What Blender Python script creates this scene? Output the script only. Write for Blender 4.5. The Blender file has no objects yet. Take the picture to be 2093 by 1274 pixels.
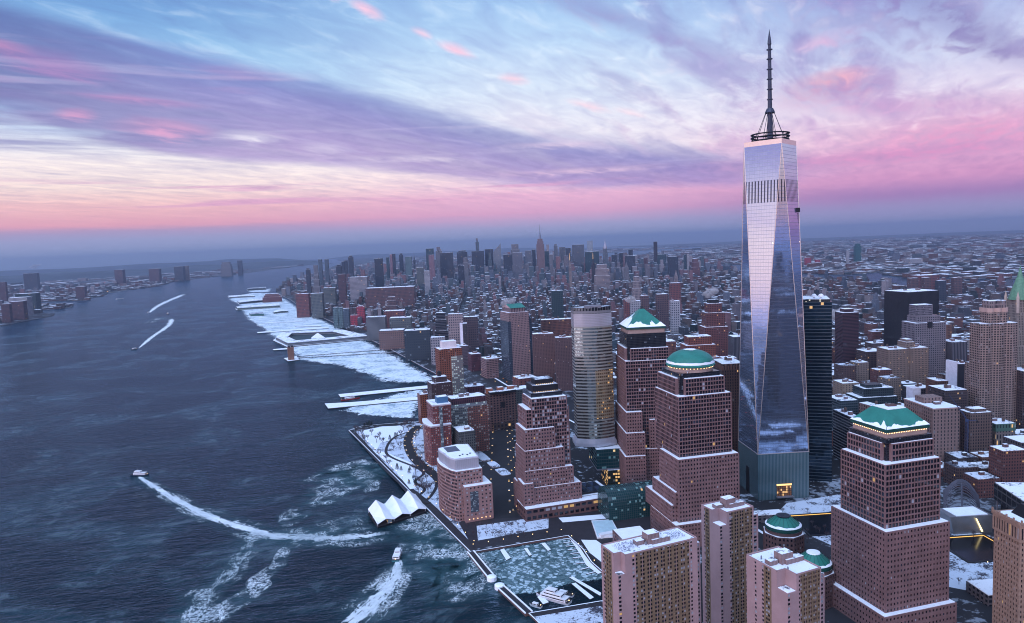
import bpy, bmesh, math, random
from mathutils import Vector, Matrix, geometry
from mathutils.noise import noise as pnoise
rad = math.radians
S = bpy.context.scene
COL = S.collection
# ------------------------------------------------------------------ camera
CAM = Vector((-700.8, -552.3, 313.9)); YAW = rad(31.15); PITCH = rad(-5.40); ROLL = rad(-2.383)
cd = bpy.data.cameras.new('camera'); cam = bpy.data.objects.new('camera', cd); COL.objects.link(cam)
fwd = Vector((math.sin(YAW)*math.cos(PITCH), math.cos(YAW)*math.cos(PITCH), math.sin(PITCH)))
rgt = Vector((math.cos(YAW), -math.sin(YAW), 0)); upv = rgt.cross(fwd)
r2 = rgt*math.cos(ROLL)+upv*math.sin(ROLL); u2 = -rgt*math.sin(ROLL)+upv*math.cos(ROLL)
mt = Matrix((r2, u2, -fwd)).transposed().to_4x4(); mt.translation = CAM
cam.matrix_world = mt
cd.sensor_width = 36; cd.lens = 36*1475.8/2093; cd.clip_start = 1; cd.clip_end = 120000
S.camera = cam
S.view_settings.view_transform = 'Standard'; S.view_settings.look = 'None'
S.view_settings.exposure = 0.18; S.view_settings.gamma = 1
S.render.engine = 'CYCLES'
cy = S.cycles
cy.max_bounces = 5; cy.diffuse_bounces = 2; cy.glossy_bounces = 3; cy.transmission_bounces = 3
cy.transparent_max_bounces = 10; cy.volume_bounces = 0; cy.caustics_reflective = False; cy.caustics_refractive = False
cy.sample_clamp_indirect = 4; cy.filter_width = 1.05; cy.use_denoising = True; cy.denoiser = 'OPENIMAGEDENOISE'
# ------------------------------------------------------------------ node helper
def lin(c):
    return tuple(((v/255/12.92) if v/255 <= .04045 else ((v/255+.055)/1.055)**2.4) for v in c[:3])+(1,)
class V:                      # a socket with arithmetic
    def __init__(s, nt, o): s.nt = nt; s.o = o
    def m(s, op, *a, clamp=False):
        n = s.nt.nodes.new('ShaderNodeMath'); n.operation = op; n.use_clamp = clamp
        for i, v in enumerate((s,)+a): put(s.nt, n.inputs[i], v)
        return V(s.nt, n.outputs[0])
    def __add__(s, b): return s.m('ADD', b)
    __radd__ = __add__
    def __sub__(s, b): return s.m('SUBTRACT', b)
    def __rsub__(s, b): return s.m('MULTIPLY', -1).m('ADD', b)
    def __mul__(s, b): return s.m('MULTIPLY', b)
    __rmul__ = __mul__
    def __truediv__(s, b): return s.m('DIVIDE', b)
    def mx(s, b): return s.m('MAXIMUM', b)
    def mn(s, b): return s.m('MINIMUM', b)
    def ss(s, a, b):
        n = s.nt.nodes.new('ShaderNodeMapRange'); n.interpolation_type = 'SMOOTHSTEP'
        put(s.nt, n.inputs['Value'], s); n.inputs['From Min'].default_value = a; n.inputs['From Max'].default_value = b
        return V(s.nt, n.outputs[0])
    def gt(s, b): return s.m('GREATER_THAN', b)
    def lt(s, b): return s.m('LESS_THAN', b)
def put(nt, sock, v):
    if isinstance(v, V): nt.links.new(v.o, sock)
    elif hasattr(v, 'is_output'): nt.links.new(v, sock)
    else: sock.default_value = v
def mix(nt, f, a, b, mode='MIX'):
    n = nt.nodes.new('ShaderNodeMix'); n.data_type = 'RGBA'; n.blend_type = mode; n.clamp_factor = True
    put(nt, n.inputs[0], f)
    for s_, v in ((n.inputs[6], a), (n.inputs[7], b)):
        put(nt, s_, v if not isinstance(v, tuple) or len(v) == 4 else v+(1,))
    return V(nt, n.outputs[2])
def comb(nt, x, y, z=0.0):
    n = nt.nodes.new('ShaderNodeCombineXYZ')
    for i, v in enumerate((x, y, z)): put(nt, n.inputs[i], v)
    return V(nt, n.outputs[0])
def sep(nt, v):
    n = nt.nodes.new('ShaderNodeSeparateXYZ'); put(nt, n.inputs[0], v)
    return [V(nt, o) for o in n.outputs]
def noise(nt, vec, scale=1., detail=4., rough=.5, dist=0., dim='3D', lac=2.):
    n = nt.nodes.new('ShaderNodeTexNoise'); n.noise_dimensions = dim
    if vec is not None: put(nt, n.inputs['Vector'], vec)
    n.inputs['Scale'].default_value = scale; n.inputs['Detail'].default_value = detail
    n.inputs['Roughness'].default_value = rough; n.inputs['Distortion'].default_value = dist
    n.inputs['Lacunarity'].default_value = lac
    return V(nt, n.outputs[0])
def ramp(nt, f, pts, srgb=True):
    n = nt.nodes.new('ShaderNodeValToRGB'); put(nt, n.inputs[0], f); cr = n.color_ramp
    while len(cr.elements) < len(pts): cr.elements.new(.5)
    for e, (p, c) in zip(cr.elements, pts): e.position = p
    for e, (p, c) in zip(cr.elements, pts): e.color = lin(c) if srgb else c
    return V(nt, n.outputs[0])
def curve(nt, f, lo, hi, pts):            # piecewise function of f in lo..hi, values 0..1
    n = nt.nodes.new('ShaderNodeFloatCurve'); c = n.mapping.curves[0]
    put(nt, n.inputs['Value'], (f-lo)*(1/(hi-lo)))
    pts = [((p-lo)/(hi-lo), v) for p, v in pts]
    while len(c.points) < len(pts): c.points.new(.5, .5)
    for q, (p, v) in zip(c.points, pts): q.location = (p, v)
    n.mapping.update(); return V(nt, n.outputs[0])
# ------------------------------------------------------------------ sky
SUN_AZ = rad(250); SUN_EL = rad(5)
w = bpy.data.worlds.new('World'); S.world = w; w.use_nodes = True; nt = w.node_tree; nt.nodes.clear()
out = nt.nodes.new('ShaderNodeOutputWorld')
tc = nt.nodes.new('ShaderNodeTexCoord')
X, Y, Z = sep(nt, tc.outputs['Generated'])
xr = X*math.cos(YAW)-Y*math.sin(YAW); yr = X*math.sin(YAW)+Y*math.cos(YAW)      # right / ahead
A = xr.m('ARCTAN2', yr); E = Z.m('ARCSINE')
pz = Z.mx(0.0)+.06
# planar cloud sheet coordinates: pl runs along the cloud streets, pc across them
ca, sa = math.cos(.50), math.sin(.50)
pl = (yr*ca+xr*sa)/pz; pc = (xr*ca-yr*sa)/pz
n_w = noise(nt, comb(nt, pl*.5, pc*1.1), 1.0, 5, .6)
n_s = noise(nt, comb(nt, pl*.55, pc*2.6), 1.2, 8, .58, .5)       # streaks
n_f = noise(nt, comb(nt, pl*2.2, pc*5.), 1.5, 6, .6, .6)       # fine wisps
n_h = noise(nt, comb(nt, A*2.2, E*60.), 1.0, 6, .55, .4)          # level stratus lines
Ew = E+(n_s-.5)*.03+(n_w-.5)*.02
e1 = E.mx(0.0)
def R(pts): return ramp(nt, Ee/.75, [(p/.75, c) for p, c in pts])
Ee = e1+(n_h-.5)*.012+(n_s-.5)*.006
bgL = R([(0,(140,160,198)),(.022,(156,160,200)),(.034,(172,152,190)),(.042,(224,160,180)),(.062,(234,184,190)),(.085,(240,216,212)),(.115,(240,228,228)),(.15,(206,220,238)),(.215,(140,196,234)),(.29,(88,150,208)),(.45,(34,90,180)),(.75,(22,50,120))])
bgM = R([(0,(140,158,196)),(.022,(162,160,200)),(.04,(214,160,196)),(.065,(228,176,206)),(.085,(236,206,220)),(.105,(242,226,232)),(.15,(228,226,238)),(.2,(208,222,240)),(.27,(172,206,238)),(.34,(126,176,226)),(.5,(60,110,195)),(.75,(30,60,130))])
bgR = R([(0,(140,150,190)),(.02,(152,144,190)),(.04,(160,122,178)),(.06,(204,144,190)),(.09,(212,156,198)),(.115,(226,184,212)),(.15,(222,206,228)),(.2,(196,204,232)),(.27,(156,178,224)),(.34,(120,140,205)),(.5,(60,80,160)),(.75,(30,50,120))])
bgS = R([(0,(235,160,165)),(.05,(250,196,180)),(.1,(255,224,210)),(.16,(222,205,225)),(.22,(165,175,222)),(.28,(105,135,205)),(.4,(90,130,205)),(.55,(50,90,165)),(.75,(28,55,125))])
c1 = mix(nt, A.ss(-.5, .05), bgL, bgM); c1 = mix(nt, A.ss(.1, .5), c1, bgR)
# streaky cloud sheet, strongest to the right
mR = A.ss(-.15, .4)
cl = n_s.ss(.46, .66)*(mR*.75+.08)*E.ss(.07, .13)*(1-E.ss(.5, .8))
purp = ramp(nt, E/.4, [(0,(176,122,178)),(.22,(196,132,188)),(.32,(176,132,192)),(.5,(128,112,184)),(.75,(112,104,180)),(1,(80,90,165))])
c1 = mix(nt, cl*.85, c1, purp)
wis = n_f.ss(.5, .72)*E.ss(.09, .16)*(mR*.45+.3)
c1 = mix(nt, wis*.6, c1, lin((222,222,238)))
cl2 = (n_f*.5+n_w*.5).ss(.5, .62)*A.ss(.22, .5)*E.ss(.12, .2)
c1 = mix(nt, cl2*.55, c1, lin((118,104,178)))
# the great violet bank
eU = curve(nt, A, -.9, .5, [(-.9,.32),(-.617,.287),(-.442,.262),(-.23,.222),(0,.158),(.17,.130),(.3,.108),(.5,.09)])
eL = curve(nt, A, -.9, .5, [(-.9,.20),(-.617,.175),(-.5,.135),(-.38,.116),(-.23,.108),(0,.078),(.17,.064),(.3,.06),(.5,.06)])
up = (eU-Ew).ss(-.012, .02); lo = (Ee+(n_w-.5)*.02-eL).ss(-.004, .012)
bank = up*lo*(1-A.ss(.24,.48))*(.80+n_s.ss(.3,.6)*.20)
bcol = ramp(nt, ((eU-E)/(eU-eL).mx(.01)), [(0,(92,118,190)),(.22,(108,112,184)),(.5,(134,120,186)),(.8,(156,132,192)),(1,(168,146,200))])
bcol = mix(nt, A.ss(-.35,-.6), bcol, mix(nt, E.ss(.18,.3), lin((92,84,156)), lin((44,78,156))))
bcol = mix(nt, n_s.ss(.56,.74)*.45, bcol, lin((176,170,214)))
bcol = mix(nt, n_h.ss(.54,.66)*.4, bcol, lin((186,172,212)))
bcol = mix(nt, (n_w*.6+n_h*.4).ss(.52,.62)*E.ss(.12,.2)*A.ss(-.15,-.4)*.35, bcol, lin((186,126,184)))
c1 = mix(nt, bank*.92, c1, bcol)
lav = E.ss(.1,.125)*(1-E.ss(.175,.2))*A.ss(-.28,-.42)*n_h.ss(.40,.6)
c1 = mix(nt, lav*.75, c1, lin((128,128,182)))
# thin rose streaks low over the horizon
st = n_h.ss(.53, .62)*E.ss(.055, .066)*(1-E.ss(.085, .1))
c1 = mix(nt, st*.75*(1-A.ss(.2,.4)), c1, lin((214,154,196)))
# single clouds: (azimuth, elevation, half widths, tilt, colour, strength)
def blob(c1, a, e, wa, we, tilt, col, k):
    da = A-a; de = (E-e)+(n_f-.5)*we*1.6+(n_s-.5)*we*.9
    u = (da*math.cos(tilt)+de*math.sin(tilt))/wa; v = (de*math.cos(tilt)-da*math.sin(tilt))/we
    g = (1-(u*u+v*v).mn(1.0)); g = (g*g)*(.45+n_f.ss(.35,.65)*.5)
    return mix(nt, g*(k*.82), c1, lin(col))
for b in [(.145,.288,.19,.022,-.36,(112,110,182),.9),(.24,.245,.12,.014,-.33,(128,116,184),.8),(.30,.215,.14,.022,-.1,(140,132,194),.7),
          (.52,.25,.15,.035,-.62,(98,80,160),.95),(.60,.19,.10,.022,-.5,(104,84,162),.8),(.44,.28,.10,.028,-.2,(140,112,186),.75),(.50,.145,.22,.018,-.1,(188,128,186),.7),
          (.42,.175,.10,.026,.02,(176,112,168),.9),(.425,.187,.055,.015,.1,(236,160,176),.85),(.415,.23,.06,.014,.1,(214,158,202),.7),
          (.56,.108,.16,.03,.02,(214,122,178),.85),(.45,.088,.25,.014,0,(196,116,178),.7),
          (-.225,.325,.022,.009,-.45,(246,190,212),1),(-.175,.306,.032,.010,-.45,(246,186,210),1),(-.105,.277,.02,.007,-.35,(240,190,214),.9),(-.06,.256,.036,.010,-.4,(244,186,210),1),
          (.015,.218,.028,.009,-.2,(244,190,208),.9),(.115,.178,.04,.008,-.3,(240,196,214),.8),(.17,.166,.03,.007,-.3,(240,200,216),.6),
          (-.60,.238,.05,.012,-.05,(206,128,178),.95),(-.545,.222,.09,.022,-.12,(168,112,178),.8),(-.46,.188,.10,.009,-.05,(204,130,184),.8),(-.43,.157,.075,.017,-.05,(224,150,192),.9),(-.525,.170,.03,.01,0,(214,140,186),.8),
          (-.33,.148,.06,.011,-.05,(232,228,240),.95),(-.24,.135,.05,.012,-.1,(200,190,220),.8),(-.53,.150,.09,.008,0,(176,192,222),.85),(-.60,.175,.07,.012,0,(124,158,206),.8),(-.12,.118,.12,.006,-.05,(226,214,230),.7),(.06,.13,.09,.006,0,(224,196,220),.6),(.1,.094,.16,.006,0,(232,196,218),.7)]:
    c1 = blob(c1, *b)
tex = (n_f-.5)*.85+(n_s-.5)*.6+1
c1 = mix(nt, E.ss(.03,.09), c1, mix(nt, 1.0, c1, comb(nt, tex, tex, tex*.5+.5), 'MULTIPLY'))
c1 = mix(nt, E.ss(.05,.12)*.12, c1, lin((216,212,232)))
# the west, behind and left of the camera, where the sun has just set
gx, gy = math.sin(SUN_AZ), math.cos(SUN_AZ)
gl = (X*gx+Y*gy)
cs = mix(nt, n_s.ss(.42,.66)*E.ss(.08,.14)*.75, bgS, lin((150,138,200)))
c1 = mix(nt, gl.ss(-.25, .55), c1, cs)
glow = (gl.ss(.75, 1.0)*(1-E.ss(.06,.3)))
c1 = mix(nt, glow*.75, c1, (2.5,1.65,1.4,1))
c1 = mix(nt, E.ss(0,-.05), c1, lin((70,90,130)))
# brightness added to the unseen sky overhead and behind, to light snow and walls
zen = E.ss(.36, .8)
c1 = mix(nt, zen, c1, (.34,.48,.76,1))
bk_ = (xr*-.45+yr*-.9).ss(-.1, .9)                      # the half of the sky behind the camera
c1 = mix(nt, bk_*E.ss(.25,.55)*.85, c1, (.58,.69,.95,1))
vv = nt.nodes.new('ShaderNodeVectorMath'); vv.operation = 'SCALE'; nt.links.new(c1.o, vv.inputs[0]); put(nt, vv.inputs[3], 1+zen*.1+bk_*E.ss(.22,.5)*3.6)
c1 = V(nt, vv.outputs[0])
sky = nt.nodes.new('ShaderNodeTexSky'); sky.sky_type = 'NISHITA'; sky.sun_disc = False
sky.sun_elevation = SUN_EL; sky.sun_rotation = SUN_AZ
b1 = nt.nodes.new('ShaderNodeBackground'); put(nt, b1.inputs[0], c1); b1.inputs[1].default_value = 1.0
b2 = nt.nodes.new('ShaderNodeBackground'); nt.links.new(sky.outputs[0], b2.inputs[0]); b2.inputs[1].default_value = 0.004
ad = nt.nodes.new('ShaderNodeAddShader'); nt.links.new(b1.outputs[0], ad.inputs[0]); nt.links.new(b2.outputs[0], ad.inputs[1])
nt.links.new(ad.outputs[0], out.inputs[0])
w.cycles.sampling_method = 'MANUAL'; w.cycles.sample_map_resolution = 512
# ------------------------------------------------------------------ sun
sl = bpy.data.lights.new('sun', 'SUN'); sl.energy = 1.0; sl.angle = rad(12); sl.color = (1.0, .66, .66)
so = bpy.data.objects.new('sun', sl); COL.objects.link(so)
sd = Vector((math.sin(SUN_AZ)*math.cos(SUN_EL), math.cos(SUN_AZ)*math.cos(SUN_EL), math.sin(SUN_EL)))
so.rotation_euler = (-sd).to_track_quat('-Z', 'Y').to_euler()
# ------------------------------------------------------------------ materials
def newmat(name):
    m = bpy.data.materials.new(name); m.use_nodes = True; nt = m.node_tree
    return m, nt, nt.nodes['Principled BSDF']
def bsdf(b, col=None, rough=.8, metal=0., spec=None, emit=None, es=0.):
    if col is not None: b.inputs['Base Color'].default_value = tuple(col[:3])+(1,)
    b.inputs['Roughness'].default_value = rough; b.inputs['Metallic'].default_value = metal
    if spec is not None: b.inputs['Specular IOR Level'].default_value = spec
    if emit: b.inputs['Emission Color'].default_value = tuple(emit[:3])+(1,); b.inputs['Emission Strength'].default_value = es
MC = {}
def flat(name, col, rough=.8, metal=0., var=.18, scale=.15, spec=.3):
    """plain stone, metal or paint with a little blotchy wear"""
    if name in MC: return MC[name]
    m, nt, b = newmat(name); bsdf(b, col, rough, metal, spec)
    if var:
        g = nt.nodes.new('ShaderNodeNewGeometry')
        n = noise(nt, g.outputs['Position'], scale, 5, .65)
        k = n.ss(.3, .7)*var+(1-var/2)
        put(nt, b.inputs['Base Color'], mix(nt, 1.0, tuple(col[:3])+(1,), comb(nt, k, k, k), 'MULTIPLY'))
    MC[name] = m; return m
def lamp(name, col, s):
    if name in MC: return MC[name]
    m, nt, b = newmat(name); bsdf(b, (0, 0, 0), .9, 0, 0, col, s); MC[name] = m; return m
def windows(name, wall, glass=(.02,.03,.05), pu=3., pv=3.6, wf=.55, hf=.6, lit=.008, rough=.75, vc=False, band=False, vert=False, gr=.12, pale=.04, metal=0., litcol=(1,.6,.25)):
    """a wall with a regular grid of windows; UV is in metres; optionally the wall colour comes from the mesh"""
    if name in MC: return MC[name]
    if band or vert: pale = 0
    m, nt, b = newmat(name)
    uv = nt.nodes.new('ShaderNodeUVMap'); uv.uv_map = 'UVMap'
    u, v, _ = sep(nt, uv.outputs[0])
    us = u/pu; vs = v/pv
    fu = us.m('FRACT'); fv = vs.m('FRACT')
    mu = (fu-.5).m('ABSOLUTE').lt(wf/2); mv = (fv-.5).m('ABSOLUTE').lt(hf/2)
    if band: mask = mv
    elif vert: mask = mu
    else: mask = mu*mv
    wn = nt.nodes.new('ShaderNodeTexWhiteNoise'); wn.noise_dimensions = '2D'
    put(nt, wn.inputs['Vector'], comb(nt, us.m('FLOOR'), vs.m('FLOOR')))
    r = V(nt, wn.outputs['Value']); rc = wn.outputs['Color']
    g = nt.nodes.new('ShaderNodeNewGeometry')
    if vc:
        at = nt.nodes.new('ShaderNodeVertexColor'); at.layer_name = 'col'; wc = at.outputs[0]
    else: wc = tuple(wall)+(1,)
    k = noise(nt, g.outputs['Position'], .06, 4, .6)*.5+.75
    wc = wc if vc else tuple(v*.52 for v in wall)+(1,)
    wcol = mix(nt, 1.0, wc, comb(nt, k, k, k), 'MULTIPLY')
    pl_ = r.gt(1-pale)
    gcol = mix(nt, pl_, tuple(glass)+(1,), (glass[0]*4+.1, glass[1]*4+.11, glass[2]*3+.13, 1))
    put(nt, b.inputs['Base Color'], mix(nt, mask, wcol, gcol))
    put(nt, b.inputs['Roughness'], mask*(gr-rough)+rough)
    if metal: put(nt, b.inputs['Metallic'], mask*metal)
    b.inputs['Specular IOR Level'].default_value = .5
    if lit:
        r2_ = (r*37.7).m('FRACT')
        put(nt, b.inputs['Emission Color'], tuple(litcol)+(1,)); put(nt, b.inputs['Emission Strength'], mask*r2_.lt(lit)*.75)
    # every pane sits at a slightly different angle
    vm = nt.nodes.new('ShaderNodeVectorMath'); vm.operation = 'MULTIPLY_ADD'
    nt.links.new(rc, vm.inputs[0]); vm.inputs[1].default_value = (.03,)*3; nt.links.new(g.outputs['Normal'], vm.inputs[2])
    v2 = nt.nodes.new('ShaderNodeVectorMath'); v2.operation = 'SUBTRACT'; nt.links.new(vm.outputs[0], v2.inputs[0]); v2.inputs[1].default_value = (.015,)*3
    v3 = nt.nodes.new('ShaderNodeVectorMath'); v3.operation = 'NORMALIZE'; nt.links.new(v2.outputs[0], v3.inputs[0])
    nt.links.new(v3.outputs[0], b.inputs['Normal'])
    MC[name] = m; return m
def snowmat(name, base=(.82,.86,.92), dark=(.10,.10,.12), cover=.5, scale=.05, fine=.35):
    if name in MC: return MC[name]
    m, nt, b = newmat(name); bsdf(b, base, .75, 0, .25)
    g = nt.nodes.new('ShaderNodeNewGeometry')
    n = noise(nt, g.outputs['Position'], scale, 5, .6)*.6+noise(nt, g.outputs['Position'], fine, 3, .6)*.4
    put(nt, b.inputs['Base Color'], mix(nt, n.ss(cover+.06, cover-.02), tuple(dark)+(1,), tuple(base)+(1,)))
    MC[name] = m; return m
SNOW = flat('snow', (.80,.85,.92), .7, 0, .08)
SNOWR = snowmat('patchy_snow_roof', dark=(.12,.12,.14), cover=.55)
SNOWD = snowmat('worn_snow_roof', dark=(.07,.07,.09), cover=.475, base=(.62,.68,.76))
# ------------------------------------------------------------------ mesh building
def dirv(a): return Vector((math.sin(rad(a)), math.cos(rad(a)), 0))
class MB:
    def __init__(s): s.v = []; s.f = []; s.uv = []; s.mi = []; s.c = []
    def face(s, pts, uv=None, mi=0, c=None):
        n = len(s.v); s.v += [tuple(p) for p in pts]; s.f.append(tuple(range(n, n+len(pts))))
        s.uv += uv if uv else [(0, 0)]*len(pts); s.mi.append(mi); s.c.append(c or (1, 1, 1))
    def wallq(s, a, b, z0, z1, mi=0, c=None, u0=0.):
        L = math.hypot(b[0]-a[0], b[1]-a[1])
        s.face([(a[0],a[1],z0),(b[0],b[1],z0),(b[0],b[1],z1),(a[0],a[1],z1)], [(u0,z0),(u0+L,z0),(u0+L,z1),(u0,z1)], mi, c)
    def prism(s, poly, z0, z1, mi=0, mt=None, c=None, ct=None, bottom=False, off=(0,0)):
        """poly counter-clockwise; sides mi, top mt"""
        n = len(poly); u = 0.
        for i in range(n):
            a, b = poly[i], poly[(i+1) % n]; L = math.hypot(b[0]-a[0], b[1]-a[1])
            s.face([(a[0],a[1],z0),(b[0],b[1],z0),(b[0],b[1],z1),(a[0],a[1],z1)], [(u,z0),(u+L,z0),(u+L,z1),(u,z1)], mi, c)
            u += L+7.3
        s.face([(p[0],p[1],z1) for p in poly], [(p[0],p[1]) for p in poly], mi if mt is None else mt, ct or c)
        if bottom: s.face([(p[0],p[1],z0) for p in reversed(poly)], None, mi, c)
    def box(s, cx, cy_, z0, z1, w, d, a=0, **k):
        s.prism(boxp(cx, cy_, w, d, a), z0, z1, **k)
    def taper(s, p0, z0, p1, z1, mi=0, mt=None, cap=True):
        n = len(p0)
        for i in range(n):
            a, b = p0[i], p0[(i+1) % n]; c_, d_ = p1[(i+1) % n], p1[i]
            L = math.hypot(b[0]-a[0], b[1]-a[1])
            s.face([(a[0],a[1],z0),(b[0],b[1],z0),(c_[0],c_[1],z1),(d_[0],d_[1],z1)], [(0,z0),(L,z0),(L,z1),(0,z1)], mi)
        if cap: s.face([(p[0],p[1],z1) for p in p1], [(p[0],p[1]) for p in p1], mi if mt is None else mt)
    def lathe(s, cx, cy_, prof, n=24, mi=0, a0=0):
        """prof: (radius, z) from bottom to top"""
        for (r0, z0), (r1, z1) in zip(prof, prof[1:]):
            for k in range(n):
                a, b = a0+2*math.pi*k/n, a0+2*math.pi*(k+1)/n
                P_ = lambda r, t, z: (cx+r*math.cos(t), cy_+r*math.sin(t), z)
                q = [P_(r0,a,z0), P_(r0,b,z0), P_(r1,b,z1), P_(r1,a,z1)]
                if r1 < 1e-6: q = q[:3]
                elif r0 < 1e-6: q = [q[0], q[2], q[3]]
                uvs = [(a*max(r0,r1), z0), (b*max(r0,r1), z0), (b*max(r0,r1), z1), (a*max(r0,r1), z1)]
                s.face(q, uvs[:len(q)], mi)
    def tube(s, a, b, r0, r1=None, n=6, mi=0):
        a = Vector(a); b = Vector(b); r1 = r0 if r1 is None else r1
        t = (b-a).normalized(); x = t.orthogonal().normalized(); y = t.cross(x)
        ra = [a+(x*math.cos(2*math.pi*k/n)+y*math.sin(2*math.pi*k/n))*r0 for k in range(n)]
        rb = [b+(x*math.cos(2*math.pi*k/n)+y*math.sin(2*math.pi*k/n))*r1 for k in range(n)]
        for k in range(n):
            j = (k+1) % n; s.face([ra[k], ra[j], rb[j], rb[k]], [(0,0),(r0,0),(r0,1),(0,1)], mi)
        s.face(list(reversed(ra)), None, mi); s.face(rb, None, mi)
    def build(s, name, mats, parent=None, loc=None):
        me = bpy.data.meshes.new(name)
        v = s.v
        if parent is not None and loc is None: loc = parent.get('_o', (0, 0, 0))
        if loc is None: loc = (0, 0, 0)
        ox, oy, oz = loc
        if ox or oy or oz: v = [(p[0]-ox, p[1]-oy, p[2]-oz) for p in v]
        me.from_pydata(v, [], s.f)
        uvl = me.uv_layers.new(name='UVMap')
        fl = [x for t in s.uv for x in t]
        uvl.data.foreach_set('uv', fl)
        if any(c != (1, 1, 1) for c in s.c):
            ca_ = me.color_attributes.new('col', 'FLOAT_COLOR', 'CORNER'); cc = []
            for f, c in zip(s.f, s.c): cc += list(c+(1.,))*len(f)
            ca_.data.foreach_set('color', cc)
        if not isinstance(mats, (list, tuple)): mats = [mats]
        for m in mats: me.materials.append(m)
        me.polygons.foreach_set('material_index', s.mi)
        me.update()
        o = bpy.data.objects.new(name, me); COL.objects.link(o)
        if parent is not None: o.parent = parent
        elif ox or oy or oz: o.location = loc
        return o
def boxp(cx, cy_, w, d, a=0):
    """rectangle w (along azimuth a+90) by d (along azimuth a), counter-clockwise"""
    r = dirv(a+90)*(w/2); l = dirv(a)*(d/2)
    return [(cx-r.x-l.x, cy_-r.y-l.y), (cx+r.x-l.x, cy_+r.y-l.y), (cx+r.x+l.x, cy_+r.y+l.y), (cx-r.x+l.x, cy_-r.y+l.y)]
def rectp(N, L, R_, az):
    """N is the corner nearest the camera, L runs along azimuth az, R_ along az+90"""
    l = dirv(az)*L; r = dirv(az+90)*R_
    return [(N[0], N[1]), (N[0]+r.x, N[1]+r.y), (N[0]+r.x+l.x, N[1]+r.y+l.y), (N[0]+l.x, N[1]+l.y)]
def inset(poly, d):
    cx = sum(p[0] for p in poly)/len(poly); cy_ = sum(p[1] for p in poly)/len(poly); out_ = []
    for x, y in poly:
        L = math.hypot(x-cx, y-cy_); k = max(.05, 1-d*1.35/L); out_.append((cx+(x-cx)*k, cy_+(y-cy_)*k))
    return out_
def cen(poly): return (sum(p[0] for p in poly)/len(poly), sum(p[1] for p in poly)/len(poly))
def tag(o, label=None, cat=None, group=None, kind=None):
    if label: o['label'] = label
    if cat: o['category'] = cat
    if group: o['group'] = group
    if kind: o['kind'] = kind
    return o
def thing(name, label, cat, loc=(0, 0, 0), group=None, rz=0.):
    o = bpy.data.objects.new(name, None); COL.objects.link(o); o.location = loc; o.rotation_euler.z = rz
    o.empty_display_size = 1
    tag(o, label, cat, group); o['_o'] = loc
    return o
def kids(o): return [c for c in bpy.data.objects if c.parent == o]
def copytree(o, loc, rz=None, label=None, group=None, scale=None):
    r = o.copy(); COL.objects.link(r); r.location = loc
    if rz is not None: r.rotation_euler.z = rz
    if scale is not None: r.scale = (scale,)*3
    if label: r['label'] = label
    if group: r['group'] = group
    for c in o.children:
        d_ = c.copy(); COL.objects.link(d_); d_.parent = r
        for g in c.children:
            e = g.copy(); COL.objects.link(e); e.parent = d_
    return r
FOOT = []        # footprints already taken: (x, y, radius)
def claim(poly, pad=6):
    c = cen(poly); r = max(math.hypot(p[0]-c[0], p[1]-c[1]) for p in poly)
    FOOT.append((c[0], c[1], r+pad))
GL = [flat('window_glass_dark', (.006,.008,.014), .06, 0, 0, spec=.6), flat('window_glass_blue', (.02,.03,.05), .05, .25, 0, spec=.6),
      flat('window_blind_pale', (.30,.32,.36), .4, 0, 0), lamp('window_lit', (1,.62,.28), .5)]
rng = random.Random(7)
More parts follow.
